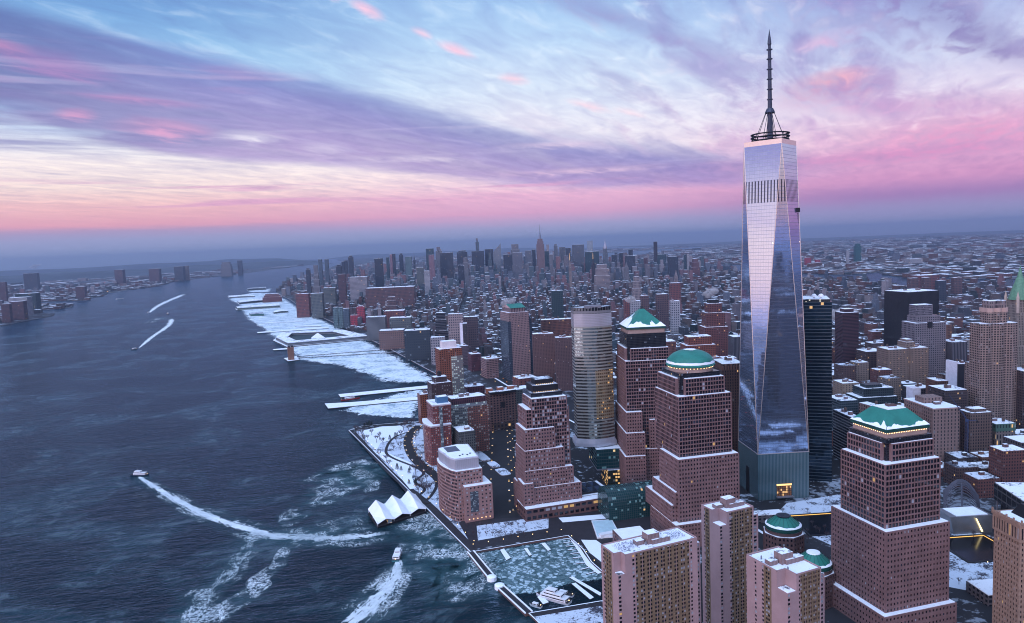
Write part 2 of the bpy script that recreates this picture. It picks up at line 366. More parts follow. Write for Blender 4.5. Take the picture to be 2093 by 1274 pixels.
class Facade:
    """walls with real recessed openings; the panes are kept apart"""
    def __init__(s): s.w = MB(); s.p = []
    def grid(s, a, b, z0, z1, pu=3., pv=4.2, wf=.62, hf=.62, dep=.45, mi=0, edge=.8, base=0., top=.0, glaz=(.8,.14,.05,.01), skip=None):
        a = Vector((a[0], a[1], 0)); b = Vector((b[0], b[1], 0)); L = (b-a).length
        if L < .5: return
        t = (b-a)/L; n = Vector((t.y, -t.x, 0))
        nu = max(1, round((L-2*edge)/pu)); cu = (L-2*edge)/nu; H = z1-z0-base-top; nv = max(1, round(H/pv)); cv = H/nv
        Q = lambda u, z, o=0.: (a.x+t.x*u-n.x*o, a.y+t.y*u-n.y*o, z)
        def q(u0, v0, u1, v1, o=0.):
            if u1-u0 > 1e-4 and v1-v0 > 1e-4: s.w.face([Q(u0,v0,o),Q(u1,v0,o),Q(u1,v1,o),Q(u0,v1,o)], [(u0,v0),(u1,v0),(u1,v1),(u0,v1)], mi)
        ww = cu*wf; wh = cv*hf; mu = (cu-ww)/2; mv = (cv-wh)/2
        zb = z0+base
        q(0, z0, L, zb+mv)                                  # bottom strip
        for j in range(nv):
            y0 = zb+j*cv+mv; y1 = y0+wh
            q(0, y0, edge+mu, y1); q(L-edge-mu, y0, L, y1)
            q(0, y1, L, (y1+2*mv) if j < nv-1 else z1)
            for i in range(nu):
                x0 = edge+i*cu+mu; x1 = x0+ww
                if i < nu-1: q(x1, y0, x1+2*mu, y1)
                if skip and skip(i, j, nu, nv): q(x0, y0, x1, y1); continue
                f = s.w.face
                f([Q(x0,y0),Q(x0,y0,dep),Q(x0,y1,dep),Q(x0,y1)], None, mi); f([Q(x1,y0,dep),Q(x1,y0),Q(x1,y1),Q(x1,y1,dep)], None, mi)
                f([Q(x0,y0,dep),Q(x0,y0),Q(x1,y0),Q(x1,y0,dep)], None, mi); f([Q(x0,y1),Q(x0,y1,dep),Q(x1,y1,dep),Q(x1,y1)], None, mi)
                e0, e1_, e2, e3 = [rng.uniform(-.035, .035) for _ in range(4)]
                r = rng.random(); g = 0; acc = 0
                for g, pr in enumerate(glaz):
                    acc += pr
                    if r < acc: break
                s.p.append(([Q(x0,y0,dep+e0-.04),Q(x1,y0,dep+e1_-.04),Q(x1,y1,dep+e1_+e2-.04),Q(x0,y1,dep+e0+e2-.04)], g))
    def finish(s, root, wmats, n=100):
        wo = s.w.build('wall', wmats, root)
        o = root['_o']; cp = CAM
        s.p.sort(key=lambda p: (Vector(p[0][0])-cp).length)
        for pts, g in s.p[:n]:
            m = MB(); m.face(pts, [(0,0),(1,0),(1,1),(0,1)]); m.build('window', GL[g], root)
        if len(s.p) > n:
            m = MB()
            for pts, g in s.p[n:]: m.face(pts, [(0,0),(1,0),(1,1),(0,1)], g)
            tag(m.build('window', GL, root), kind='stuff')
        return wo
# world coordinates in metres (east, north)
D_MAN = [(-360, -1400), (-395, -900), (-420, -420), (-412.2, -157.1), (-399.2, -95.3), (-395.7, -54.6), (-333.5, -74.0), (-301.3, -82.3), (-301.0, -48.1), (-293.3, -8.0), (-282.2, 20.1), (-274.4, 57.2), (-378.0, 82.9), (-313.7, 652.7), (-284.6, 667.3), (-189.1, 631.1), (-175.2, 662.3), (-36.3, 913.7), (33.2, 991.6), (58.4, 1153.1), (121.4, 1538.2), (167.3, 1870.9), (228.1, 2335.6), (309.1, 2956.7), (410.8, 3674.7), (532.6, 4373.8), (649.8, 5219.5), (843.0, 6031.7), (1306.1, 7208.1), (1564.2, 7708.7), (2250.7, 9808.3), (3226.9, 12344.7), (4693.6, 16288.5), (6796.4, 22080.7), (7500, 25000), (11500, 38000), (24000, 34000), (15000, 15000), (8200, 12500), (7000, 11000), (6300, 9300), (5400, 7400), (5000, 6200), (4850, 5300), (4103.7, 4346.4), (3902.2, 3780.0), (3682.1, 3251.1), (3139.4, 2324.0), (3127.4, 2113.7), (3097.0, 1863.5), (2944.3, 1657.1), (2846.5, 1546.5), (3022.9, 1484.8), (3140.6, 1390.0), (3169.8, 1242.2), (3017.6, 1121.1), (3077.7, 1066.0), (3101.7, 883.5), (2900, -500), (1900, -900), (1200, -1200), (600, -1500)]
D_QNS = [(3914.5, 920.4), (3794.9, 1146.8), (3759.4, 1376.0), (3724.0, 1688.5), (3816.8, 1860.9), (3752.0, 1989.5), (3836.5, 2149.3), (3960.6, 2308.0), (4188.1, 2484.1), (4116.8, 2523.7), (3908.7, 2506.5), (3845.6, 2633.0), (3983.6, 2822.3), (3956.5, 2935.7), (4840.3, 4023.4), (5176.9, 4565.8), (5149.2, 5057.1), (5130.7, 5391.8), (5300, 6600), (6000, 7700), (7600, 9300), (9800, 11000), (15500, 14500), (24500, 33000), (42000, 20000), (42000, -6000), (12000, -6000), (4500, -1500)]
D_NJ = [(-1309.5, 3633.6), (-1148.2, 3823.3), (-1038.3, 3937.0), (-986.0, 4111.7), (-893.7, 4298.5), (-815.5, 4494.3), (-814.5, 4731.7), (-954.3, 4929.5), (-989.3, 5249.1), (-854.9, 5166.8), (-720.3, 5267.2), (-726.0, 5539.5), (-1000.2, 6041.0), (-1045.9, 6506.5), (-780.2, 6320.9), (-618.7, 6135.7), (-599.2, 6465.1), (-467.3, 6844.9), (-420.9, 7352.2), (-228.1, 7798.6), (150.3, 8522.0), (389.0, 9798.1), (986.2, 11020.7), (1448.3, 11675.6), (2406.4, 13602.6), (3621.2, 16153.2), (4942.2, 18732.9), (6300, 23000), (9000, 32000), (9000, 40000), (-25000, 34000), (-40000, 10000), (-40000, -2000), (-8000, -1000)]
D_ICE1 = [(35.1, 995.6), (60.1, 1157.1), (122.6, 1541.5), (167.9, 1873.1), (227.9, 2335.5), (307.7, 2952.3), (407.6, 3663.3), (527.3, 4353.5), (658.6, 5256.8), (569.5, 5648.7), (316.7, 5305.2), (215.6, 4884.8), (172.0, 4323.0), (54.9, 3548.6), (-14.9, 3062.6), (-41.8, 2696.8), (-90.1, 2269.6), (-112.1, 2058.9), (-148.4, 1743.2), (-171.0, 1568.2), (-142.4, 1467.7), (-118.2, 1387.3), (-108.0, 1313.4), (-108.5, 1177.9), (-108.9, 1057.9), (-65.3, 984.9), (-29.6, 928.4)]
D_ICE2 = [(-34.5, 917.9), (-50.7, 940.6), (-146.3, 901.1), (-214.3, 873.2), (-274.2, 844.5), (-297.1, 853.6), (-277.4, 798.2), (-254.8, 737.4), (-227.9, 694.2), (-184.3, 642.1)]
D_ICE3 = [(881.3, 6305.5), (707.7, 6110.0), (564.4, 6017.6), (513.7, 5759.2), (677.7, 5435.0)]
D_COVEICE = [(-377.1, 84.9), (-384.3, 24.3), (-388.9, -10.3), (-386.5, -16.5), (-367.9, -26.7), (-358.8, -28.8), (-343.3, -29.8), (-326.2, -32.9), (-314.1, -39.3), (-296.7, -49.8), (-297.3, -42.0), (-292.7, -7.1), (-281.6, 21.0), (-274.3, 58.3)]
D_BREAK1 = [(-378.0, 82.9), (-389.1, 20.3)]
D_BREAK2 = [(-391.5, 1.7), (-395.7, -54.6), (-400.9, -111.2)]
D_LAWN1 = [(-294.3, 635.2), (-258.5, 639.5), (-227.2, 621.6), (-244.4, 572.1), (-279.3, 542.3), (-298.8, 539.8), (-319.4, 503.3), (-312.6, 570.1)]
D_LAWN2 = [(-324.2, 507.3), (-312.2, 480.5), (-301.6, 393.5), (-328.6, 345.6), (-343.1, 299.5), (-350.8, 300.8), (-336.0, 392.3)]
D_WESTST = [(34.4, 565.7), (113.6, 865.2), (169.9, 1114.3), (227.3, 1410.4), (283.6, 1719.5), (357.4, 2124.6), (449.8, 2655.1), (559.0, 3342.4), (682.2, 4117.0), (851.2, 5036.4), (1032.8, 5898.2), (1302.2, 7000.5)]
D_RIVTER = [(-203.1, 602.0), (-234.9, 565.0), (-263.4, 511.2), (-286.0, 443.5), (-295.7, 389.6), (-300.0, 331.4), (-308.0, 291.9)]
D_NEND = [(-84.8, 522.9), (-217.1, 297.7), (-308.4, 143.4)]
D_PROM = [(-312.1, 634.4), (-345.3, 378.4), (-355.4, 228.1), (-373.3, 85.3)]
D_PATH1 = [(-225.0, 577.4), (-270.0, 554.7), (-307.5, 494.4), (-315.8, 451.7), (-307.2, 384.3), (-309.3, 349.6), (-333.5, 324.5), (-335.3, 289.3), (-355.7, 271.0), (-358.1, 288.6), (-350.9, 338.3)]
D_PATH2 = [(-290.8, 400.5), (-296.2, 347.3), (-314.2, 296.8), (-340.9, 259.4), (-361.5, 243.1)]
D_PIER26 = [(-227.8, 976.6), (-234.2, 942.3), (-40.2, 895.2), (-26.4, 927.1)]
D_PIER25 = [(-280.5, 902.6), (-288.8, 851.8), (-113.9, 801.6), (-102.7, 829.3), (-230.9, 876.2)]
D_PIER40 = [(-96.7, 2094.8), (-106.3, 1885.2), (166.2, 1853.3), (159.7, 2127.6), (-36.5, 2248.7)]
D_PIER40Y = [(-51.9, 2025.6), (109.8, 1975.7), (107.0, 2081.0), (-38.5, 2146.2)]
D_P34A = [(-158.2, 1600.4), (110.2, 1479.1)]
D_P34B = [(-150.2, 1631.0), (119.9, 1554.6)]
D_VENTP = [(-186.9, 1617.3), (-191.5, 1547.9), (-158.5, 1550.6), (-146.7, 1627.5)]
D_P40S = [(-163.3, 1859.4), (-165.3, 1830.9), (-104.4, 1811.5), (-97.3, 1851.1)]
D_PA = [(-88.6, 2446.2), (-93.5, 2405.2), (169.3, 2330.6), (183.7, 2390.7)]
D_PB = [(92.8, 2558.3), (86.7, 2511.2), (170.1, 2434.4), (182.0, 2488.2)]
D_PC = [(13.1, 2835.4), (11.3, 2807.1), (187.9, 2735.3), (194.4, 2759.0)]
D_PD = [(213.2, 4478.9), (184.7, 4262.7), (392.2, 4321.7), (421.6, 4564.6)]
D_PE = [(92.7, 3890.5), (79.1, 3758.8), (314.2, 3714.6), (355.3, 3932.0)]
D_PF = [(296.8, 5292.0), (269.0, 5074.0), (432.3, 4956.5), (468.7, 5164.5)]
D_PG = [(622.8, 6228.8), (591.4, 6029.5), (741.4, 5976.1), (802.1, 6265.9)]
D_PH = [(67.6, 3370.4), (54.2, 3268.4), (112.7, 3227.2), (136.5, 3357.3)]
D_PI = [(195.1, 3404.2), (178.1, 3298.8), (257.7, 3314.6), (275.1, 3424.7)]
D_W1 = [(-643.4, 604.5), (-618.5, 494.7), (-594.7, 402.9), (-571.4, 337.6), (-548.4, 287.3), (-533.6, 257.2), (-511.8, 237.4), (-481.4, 211.1), (-450.4, 196.0), (-407.6, 180.6)]
D_W2 = [(-547.9, 264.6), (-568.9, 237.1), (-597.2, 187.3), (-621.6, 144.4), (-646.3, 110.4), (-663.7, 88.9)]
D_W3 = [(-526.6, 221.0), (-546.0, 183.4), (-568.6, 147.1), (-589.5, 132.4), (-612.4, 110.5), (-627.1, 81.2)]
D_W4 = [(-442.3, 120.5), (-453.5, 94.5), (-471.9, 70.2), (-498.5, 44.0), (-534.8, 15.1)]
D_W5 = [(-525.2, 293.1), (-487.5, 306.2), (-452.8, 342.4), (-407.2, 403.3), (-354.6, 430.5)]
D_W5B = [(-435.1, 412.4), (-391.4, 451.3), (-343.1, 451.1)]
D_W5C = [(-386.2, 373.7), (-344.6, 437.2), (-367.9, 385.3)]
D_W6 = [(-372.9, 218.2), (-392.9, 187.0), (-394.0, 145.3), (-403.9, 106.4), (-405.0, 65.3), (-403.1, 38.2)]
D_W6B = [(-360.9, 189.9), (-370.5, 127.6), (-382.8, 76.3), (-407.4, 35.1), (-432.7, 35.6)]
D_W7 = [(-522.3, 2299.0), (-452.3, 2644.8), (-336.7, 3153.2), (-274.6, 3589.7)]
D_W7B = [(-274.6, 3589.7), (-336.6, 3596.0), (-413.7, 3345.4)]
D_W8 = [(-347.9, 4072.8), (-198.1, 4911.6), (127.4, 6285.3)]
D_W9 = [(-374.7, 409.6), (-387.1, 361.7), (-391.5, 317.2)]
D_W10 = [(-429.5, 242.3), (-459.8, 243.2), (-491.9, 249.7), (-523.2, 256.1)]
D_W11 = [(-472.0, 866.1), (-430.5, 1018.1), (-412.4, 1201.7)]
D_TENT = [(-424.6, 255.3), (-430.2, 214.5), (-366.7, 214.7), (-357.9, 266.0)]
D_COVEDOCKS = [[(-349.8, 72.0), (-344.7, 72.6), (-350.5, 49.5), (-356.9, 47.3)], [(-328.1, 60.2), (-324.6, 59.1), (-329.8, 42.6), (-333.1, 42.2)], [(-307.2, 59.7), (-302.6, 59.2), (-307.2, 41.6), (-311.6, 40.5)], [(-274.2, 56.7), (-270.1, 55.3), (-287.3, 10.9), (-293.7, -7.7), (-298.3, -30.2), (-302.5, -29.6), (-300.1, -8.3), (-290.2, 14.5)], [(-328.4, -19.2), (-324.7, -19.5), (-323.0, -60.6), (-327.0, -64.3)], [(-334.0, -30.8), (-330.0, -31.4), (-333.1, -63.1), (-338.0, -63.9)], [(-373.1, -33.0), (-368.1, -33.3), (-370.1, -47.0), (-376.2, -46.9)]]
D_RINK = [(-231.6, 70.3), (-213.1, 59.7), (-228.7, 30.8), (-239.3, 26.0), (-253.1, 33.2)]
D_STREETS_E = []
D_PT = {'ferry1': [-642.8, 612.5], 'ferry2': [-441.4, 122.7], 'boatA': [-262.6, 3907.2], 'boatB': [-344.5, 4114.7], 'boatC': [-393.6, 6015.1], 'boatD': [-519.5, 2295.9], 'yacht': [-363.8, -43.9], 'barge': [-328.7, -47.3], 'redship': [-226.2, 902.5], 'steam1': [-1918.7, 30313.6]}
TREES = [(-303.6, 544.7), (-300.8, 524.1), (-292.2, 561.6), (-309.8, 568.6), (-293.5, 594.2), (-228.3, 601.6), (-217.4, 605.4), (-234.3, 576.9), (-207.7, 614.9), (-278.4, 523.7), (-289.9, 479.9), (-299.8, 481.3), (-330.9, 433.0), (-337.0, 408.2), (-281.3, 439.6), (-296.9, 390.5), (-316.0, 336.3), (-320.9, 314.5), (-308.0, 329.9), (-339.2, 280.7), (-349.5, 277.3), (-329.2, 284.5), (-334.4, 300.5), (-313.0, 374.7), (-319.7, 352.6), (-324.1, 280.5), (-310.0, 596.1), (-309.2, 615.4), (-308.0, 631.0), (-319.5, 557.9), (-260.4, 546.6), (-330.5, 463.7), (-231.0, 541.5), (-247.4, 516.5), (-238.3, 588.7), (-233.7, 628.2), (-301.9, 365.8), (-339.5, 269.5)]
PINES = [(-331.8, 389.8), (-329.1, 382.0), (-319.2, 374.0), (-325.6, 362.6), (-281.0, 544.6), (-261.9, 559.6), (-268.1, 553.0), (-343.8, 320.2), (-336.5, 314.4), (-282.3, 660.9), (-277.7, 661.3), (-274.2, 658.4), (-269.5, 658.8), (-308.7, 631.6)]
GRID_TREES = [(-350.2, 143.1), (-344.5, 138.7), (-338.8, 134.4), (-333.2, 130.1), (-327.5, 125.8), (-321.9, 121.5), (-316.2, 117.2), (-310.6, 113.0), (-305.0, 108.7), (-299.4, 104.4), (-361.6, 121.5), (-356.1, 117.3), (-350.6, 113.1), (-345.1, 109.0), (-339.6, 104.8), (-334.1, 100.7), (-328.6, 96.5), (-323.1, 92.4), (-317.7, 88.3), (-312.2, 84.2)]
BANK_TREES = [(204.1, 2262.8), (184.6, 2138.6), (166.5, 2024.0), (149.8, 1917.9), (134.3, 1819.4), (119.9, 1727.7), (106.4, 1642.1), (93.8, 1562.0), (82.0, 1487.0), (70.9, 1416.5), (60.5, 1350.2), (50.6, 1287.6), (41.4, 1228.6), (32.6, 1172.7), (24.2, 1119.8), (16.3, 1069.6), (8.8, 1021.9), (1.7, 976.5)]
PLAZA_TREES = [(-60.1, -46.5), (-93.1, -82.7), (-83.4, -85.3), (-73.7, -88.0), (-63.8, -90.6), (-53.9, -93.4), (-43.9, -96.1), (-52.7, -77.9), (-63.2, -94.3), (-68.0, -106.2), (-93.5, -102.1), (-48.5, -37.4), (-25.2, -51.6), (-64.7, -232.9), (-61.0, -241.1), (-51.1, -246.1), (-35.5, -248.6), (44.7, -191.1), (47.4, -207.8), (33.2, -225.1), (66.9, -184.8), (64.2, -213.2)]
# ================================================================== THE SETTING
RC2 = 2*7.433e6
def curv(x, y): return -((x-CAM.x)**2+(y-CAM.y)**2)/RC2
def inside(x, y, poly):
    c = False; n = len(poly); j = n-1
    for i in range(n):
        xi, yi = poly[i][:2]; xj, yj = poly[j][:2]
        if (yi > y) != (yj > y) and x < (xj-xi)*(y-yi)/(yj-yi)+xi: c = not c
        j = i
    return c
def edged(x, y, poly):
    m = 1e9
    for i in range(len(poly)):
        ax, ay = poly[i-1][:2]; bx, by = poly[i][:2]; dx, dy = bx-ax, by-ay; L = dx*dx+dy*dy or 1
        t = max(0, min(1, ((x-ax)*dx+(y-ay)*dy)/L)); m = min(m, math.hypot(x-ax-t*dx, y-ay-t*dy))
    return m
def densify(poly, rel=.06, mn=15):
    out_ = []
    for i in range(len(poly)):
        a = poly[i-1]; b = poly[i]; L = math.hypot(b[0]-a[0], b[1]-a[1])
        r = math.hypot(a[0]-CAM.x, a[1]-CAM.y)
        n = max(1, int(L/max(mn, r*rel)))
        for k in range(n): out_.append((a[0]+(b[0]-a[0])*k/n, a[1]+(b[1]-a[1])*k/n))
    return out_
def sheet(name, poly, z, mat, inner=None, dens=None, jit=0.):
    """a flat sheet that follows the curve of the earth"""
    if dens: poly = densify(poly, 9, dens)
    poly = [(p[0]+rng.uniform(-jit, jit), p[1]+rng.uniform(-jit, jit)) for p in poly]
    n = len(poly); vs = [Vector(p[:2]) for p in poly]; base = list(vs)
    if inner == 'rings':
        r = 700.
        while r < 41000:
            for k in range(72):
                a = 2*math.pi*k/72+r; p = (CAM.x+r*math.sin(a), CAM.y+r*math.cos(a))
                if inside(p[0], p[1], poly): vs.append(Vector(p))
            r *= 1.22
    elif inner:
        xs = [p[0] for p in poly]; ys = [p[1] for p in poly]; x = min(xs)
        while x < max(xs):
            y = min(ys)
            while y < max(ys):
                q = (x+rng.uniform(-.2, .2)*inner, y+rng.uniform(-.2, .2)*inner)
                if inside(q[0], q[1], poly) and edged(q[0], q[1], poly) > inner*.3: vs.append(Vector(q))
                y += inner
            x += inner
    r_ = geometry.delaunay_2d_cdt(vs, [], [list(range(n))], 1, 1e-3)
    me = bpy.data.meshes.new(name)
    me.from_pydata([(v.x, v.y, z+curv(v.x, v.y)) for v in r_[0]], [], [f for f in r_[2]])
    at = me.attributes.new('rim', 'FLOAT', 'POINT')
    if inner and inner != 'rings':
        for i, v in enumerate(r_[0]): at.data[i].value = min(1., edged(v.x, v.y, poly)/(inner*1.5))
    me.materials.append(mat); me.update()
    for p in me.polygons:
        if p.normal.z < 0: p.flip()
    o = bpy.data.objects.new(name, me); COL.objects.link(o); return o
def ribbon_pts(pts, w, zig=0.):
    """left and right rims of a strip along pts; w a number or function of t"""
    P_ = [Vector((p[0], p[1])) for p in pts]; Lf = []; Rt_ = []
    for i, p in enumerate(P_):
        a = P_[max(0, i-1)]; b = P_[min(len(P_)-1, i+1)]; t = (b-a).normalized(); n = Vector((-t.y, t.x))
        ww = w(i/(len(P_)-1)) if callable(w) else w
        Lf.append(p+n*ww/2); Rt_.append(p-n*ww/2)
    return Lf, Rt_
def smooth(pts, n=6):
    """catmull-rom through the points"""
    P_ = [Vector((p[0], p[1])) for p in pts]; P_ = [P_[0]*2-P_[1]]+P_+[P_[-1]*2-P_[-2]]; o = []
    for i in range(1, len(P_)-2):
        for k in range(n):
            t = k/n; a, b, c, d_ = P_[i-1:i+3]
            o.append(.5*((2*b)+(-a+c)*t+(2*a-5*b+4*c-d_)*t*t+(-a+3*b-3*c+d_)*t**3))
    o.append(P_[-2]); return o
def ribbon(name, pts, w, z, mat, n=6, sm=True, h=0., parent=None, side=None):
    """a strip laid on the ground; with h it has thickness"""
    q = smooth(pts, n) if sm else [Vector(p[:2]) for p in pts]
    Lf, Rt_ = ribbon_pts(q, w); m = MB(); u = 0.; T = len(q)-1
    for i in range(T):
        d_ = (q[i+1]-q[i]).length; c = curv(*q[i]); c2 = curv(*q[i+1])
        a, b, c3, d4 = Rt_[i], Rt_[i+1], Lf[i+1], Lf[i]
        m.face([(a.x,a.y,z+c),(b.x,b.y,z+c2),(c3.x,c3.y,z+c2),(d4.x,d4.y,z+c)], [(u,0),(u+d_,0),(u+d_,1),(u,1)])
        if h:
            s_ = 0 if side is None else 1
            m.face([(a.x,a.y,z-h+c),(b.x,b.y,z-h+c2),(b.x,b.y,z+c2),(a.x,a.y,z+c)], [(u,0),(u+d_,0),(u+d_,h),(u,h)], s_)
            m.face([(c3.x,c3.y,z-h+c2),(d4.x,d4.y,z-h+c),(d4.x,d4.y,z+c),(c3.x,c3.y,z+c2)], [(u,0),(u+d_,0),(u+d_,h),(u,h)], s_)
        u += d_
    if h:
        for k, s_ in ((0, 1), (T, -1)):
            a, b = Rt_[k], Lf[k]; c = curv(a.x, a.y); pp = [(a.x,a.y,z-h+c),(a.x,a.y,z+c),(b.x,b.y,z+c),(b.x,b.y,z-h+c)]
            m.face(pp if s_ == 1 else pp[::-1], None, 0 if side is None else 1)
    return m.build(name, [mat] if side is None else [mat, side], parent)
# --- water
m, ntw, b = newmat('river_water'); bsdf(b, (.004,.014,.022), .14, 0, .24); b.inputs['IOR'].default_value = 1.33
g = ntw.nodes.new('ShaderNodeNewGeometry'); X_, Y_, Z_ = sep(ntw, g.outputs['Position'])
wa = rad(20); wx = X_*math.cos(wa)-Y_*math.sin(wa); wy = X_*math.sin(wa)+Y_*math.cos(wa)
wv = comb(ntw, wx*.45, wy, 0.)
h1 = noise(ntw, wv, .055, 3, .55, .4); h2 = noise(ntw, wv, .19, 4, .6, .3); h3 = noise(ntw, comb(ntw, X_, Y_, 0.), .006, 5, .6, .8)
hh = h1*3.4+h2*2.6+noise(ntw, wv, .55, 3, .6)*.5
bp = ntw.nodes.new('ShaderNodeBump'); bp.inputs['Distance'].default_value = 1.0; bp.inputs['Strength'].default_value = 1.0
put(ntw, bp.inputs['Height'], hh); ntw.links.new(bp.outputs[0], b.inputs['Normal'])
turb = h3.ss(.42, .7)
hs_ = noise(ntw, comb(ntw, X_, Y_, 0.), .011, 7, .68, 1.6); stk = (1-(hs_-.5).m('ABSOLUTE')*16).mx(0.0)*h3.ss(.46,.6)*h1.ss(.42,.6)
b.inputs['Specular Tint'].default_value = (.34,.72,1,1)
put(ntw, b.inputs['Base Color'], mix(ntw, stk*.75, mix(ntw, turb, (.002,.009,.014,1), (.008,.032,.042,1)), (.085,.13,.15,1)))
put(ntw, b.inputs['Roughness'], h3*.22+.10)
fr = ntw.nodes.new('ShaderNodeFresnel'); fr.inputs['IOR'].default_value = 1.23; ntw.links.new(bp.outputs[0], fr.inputs['Normal'])
gs = ntw.nodes.new('ShaderNodeBsdfGlossy'); gs.inputs['Color'].default_value = (.46,.64,.82,1); put(ntw, gs.inputs['Roughness'], h3*.2+.08); ntw.links.new(bp.outputs[0], gs.inputs['Normal'])
b.inputs['Specular IOR Level'].default_value = 0; mw = ntw.nodes.new('ShaderNodeMixShader'); ntw.links.new(fr.outputs[0], mw.inputs[0]); ntw.links.new(b.outputs[0], mw.inputs[1]); ntw.links.new(gs.outputs[0], mw.inputs[2])
ntw.links.new(mw.outputs[0], ntw.nodes['Material Output'].inputs[0])
WATER = m
R_ = [0, 100, 300, 600, 1000, 1500, 2200, 3200, 4500, 6500, 9000, 12000, 16000, 21000, 27000, 34000, 41500]
mb = MB()
for i in range(len(R_)-1):
    for k in range(72):
        a, c = 2*math.pi*k/72, 2*math.pi*(k+1)/72
        q = [(R_[i], a), (R_[i], c), (R_[i+1], c), (R_[i+1], a)]
        if i == 0: q = q[1:]
        mb.face([(CAM.x+r*math.cos(t), CAM.y+r*math.sin(t), -r*r/RC2) for r, t in q])
wo = mb.build('water', WATER)
for p in wo.data.polygons:
    if p.normal.z < 0: p.flip()
tag(wo, kind='structure')
# --- land
m, ntg, b = newmat('snowy_city_ground'); bsdf(b, (.05,.05,.06), .85, 0, .3)
g = ntg.nodes.new('ShaderNodeNewGeometry'); pos = g.outputs['Position']
a_ = noise(ntg, pos, .018, 6, .62); c_ = noise(ntg, pos, .16, 4, .6); f_ = noise(ntg, pos, .0016, 4, .6)
k = (a_*.5+c_*.35+f_*.15)
colg = mix(ntg, k.ss(.52, .57), (.010,.010,.013,1), (.34,.39,.46,1))
put(ntg, b.inputs['Base Color'], mix(ntg, f_.ss(.4,.65)*.5, colg, (.05,.05,.06,1)))
GROUND = m
tag(sheet('ground', D_MAN, 2.0, GROUND, 'rings'), kind='structure')
tag(sheet('east_shore_ground', densify(D_QNS, .2, 200), 2.0, GROUND, 'rings'), kind='structure')
tag(sheet('west_shore_ground', D_NJ, 1.0, GROUND, 'rings'), kind='structure')
WALLB = flat('seawall_stone', (.11,.065,.06), .85)
def skirt(name, poly, z, mat, label=None):
    m_ = MB()
    for i in range(len(poly)):
        p, q = poly[i-1], poly[i]
        m_.wallq(p, q, -2, z, 0); 
    m_.f = [f for f in m_.f]
    return m_.build(name, mat)
near_shore = [p for p in D_MAN if p[1] < 5300 and p[0] < 700]
mb = MB()
for p, q in zip(near_shore, near_shore[1:]):
    mb.wallq(p, q, -2+curv(*p), 2.35+curv(*p)); L_, R2_ = ribbon_pts([p, q], 1.1)
    mb.face([(v.x, v.y, 2.35+curv(*p)) for v in (R2_[0], R2_[1], L_[1], L_[0])], None, 1)
tag(mb.build('river_wall', [WALLB, SNOW]), 'long brown stone river wall with a snowy coping along the Manhattan shore', 'seawall')
# --- ice
def icemat(name, white, teal, lo, hi, sc, fine, holes=0.5):
    m, nt_, b = newmat(name); bsdf(b, white, .6, 0, .3)
    g = nt_.nodes.new('ShaderNodeNewGeometry'); at = nt_.nodes.new('ShaderNodeAttribute'); at.attribute_name = 'rim'
    rim = V(nt_, at.outputs['Fac'])
    n1 = noise(nt_, g.outputs['Position'], sc, 5, .62, .5); n2 = noise(nt_, g.outputs['Position'], fine, 4, .7)
    put(nt_, b.inputs['Base Color'], mix(nt_, (n1*.5+n2*.5).ss(lo, hi), tuple(teal)+(1,), tuple(white)+(1,)))
    tr = nt_.nodes.new('ShaderNodeBsdfTransparent'); mx_ = nt_.nodes.new('ShaderNodeMixShader')
    al = (rim*1.15+(n2-.5)*1.7+(n1-.5)*1.1).ss(.38, .62)
    put(nt_, mx_.inputs[0], al); nt_.links.new(tr.outputs[0], mx_.inputs[1]); nt_.links.new(b.outputs[0], mx_.inputs[2])
    nt_.links.new(mx_.outputs[0], nt_.nodes['Material Output'].inputs[0]); return m
ICE = icemat('pack_ice', (.72,.80,.85), (.16,.27,.33), .36, .56, .02, .13)
tag(sheet('river_ice', D_ICE1, .06, ICE, 38), 'pale pack ice filling the river between the long piers', kind='stuff')
tag(sheet('river_ice', D_ICE2, .06, ICE, 26), 'thin broken ice beside the two snowy park piers', kind='stuff')
tag(sheet('river_ice', D_ICE3, .06, ICE, 60), 'far band of pale ice beside the sheds on the piers', kind='stuff')
m, nt_, b = newmat('cove_ice'); bsdf(b, (.2,.3,.33), .45, 0, .5)
g = nt_.nodes.new('ShaderNodeNewGeometry'); at = nt_.nodes.new('ShaderNodeAttribute'); at.attribute_name = 'rim'
n0 = noise(nt_, g.outputs['Position'], .25, 4, .6, 1.2); n1 = noise(nt_, g.outputs['Position'], .03, 4, .6)
vo = nt_.nodes.new('ShaderNodeTexVoronoi'); vo.feature = 'DISTANCE_TO_EDGE'; vo.inputs['Scale'].default_value = .24; nt_.links.new(g.outputs['Position'], vo.inputs['Vector'])
v2_ = nt_.nodes.new('ShaderNodeTexVoronoi'); v2_.inputs['Scale'].default_value = .24; nt_.links.new(g.outputs['Position'], v2_.inputs['Vector'])
vr = sep(nt_, v2_.outputs['Color'])[0]; ed = V(nt_, vo.outputs['Distance']).ss(.02, .16)
fl = ed*((vr+n1*1.1).ss(.98, 1.2))
put(nt_, b.inputs['Base Color'], mix(nt_, fl, mix(nt_, n0.ss(.35,.62), (.022,.065,.075,1), (.10,.18,.20,1)), (.42,.55,.60,1)))
tr = nt_.nodes.new('ShaderNodeBsdfTransparent'); mx_ = nt_.nodes.new('ShaderNodeMixShader')
put(nt_, mx_.inputs[0], (V(nt_, at.outputs['Fac'])+(n0-.5)*.9+(n1-.5)).ss(.12, .3)); nt_.links.new(tr.outputs[0], mx_.inputs[1]); nt_.links.new(b.outputs[0], mx_.inputs[2])
nt_.links.new(mx_.outputs[0], nt_.nodes['Material Output'].inputs[0])
tag(sheet('cove_ice', D_COVEICE, .08, m, 9), 'broken teal ice floes filling the marina cove', kind='stuff')
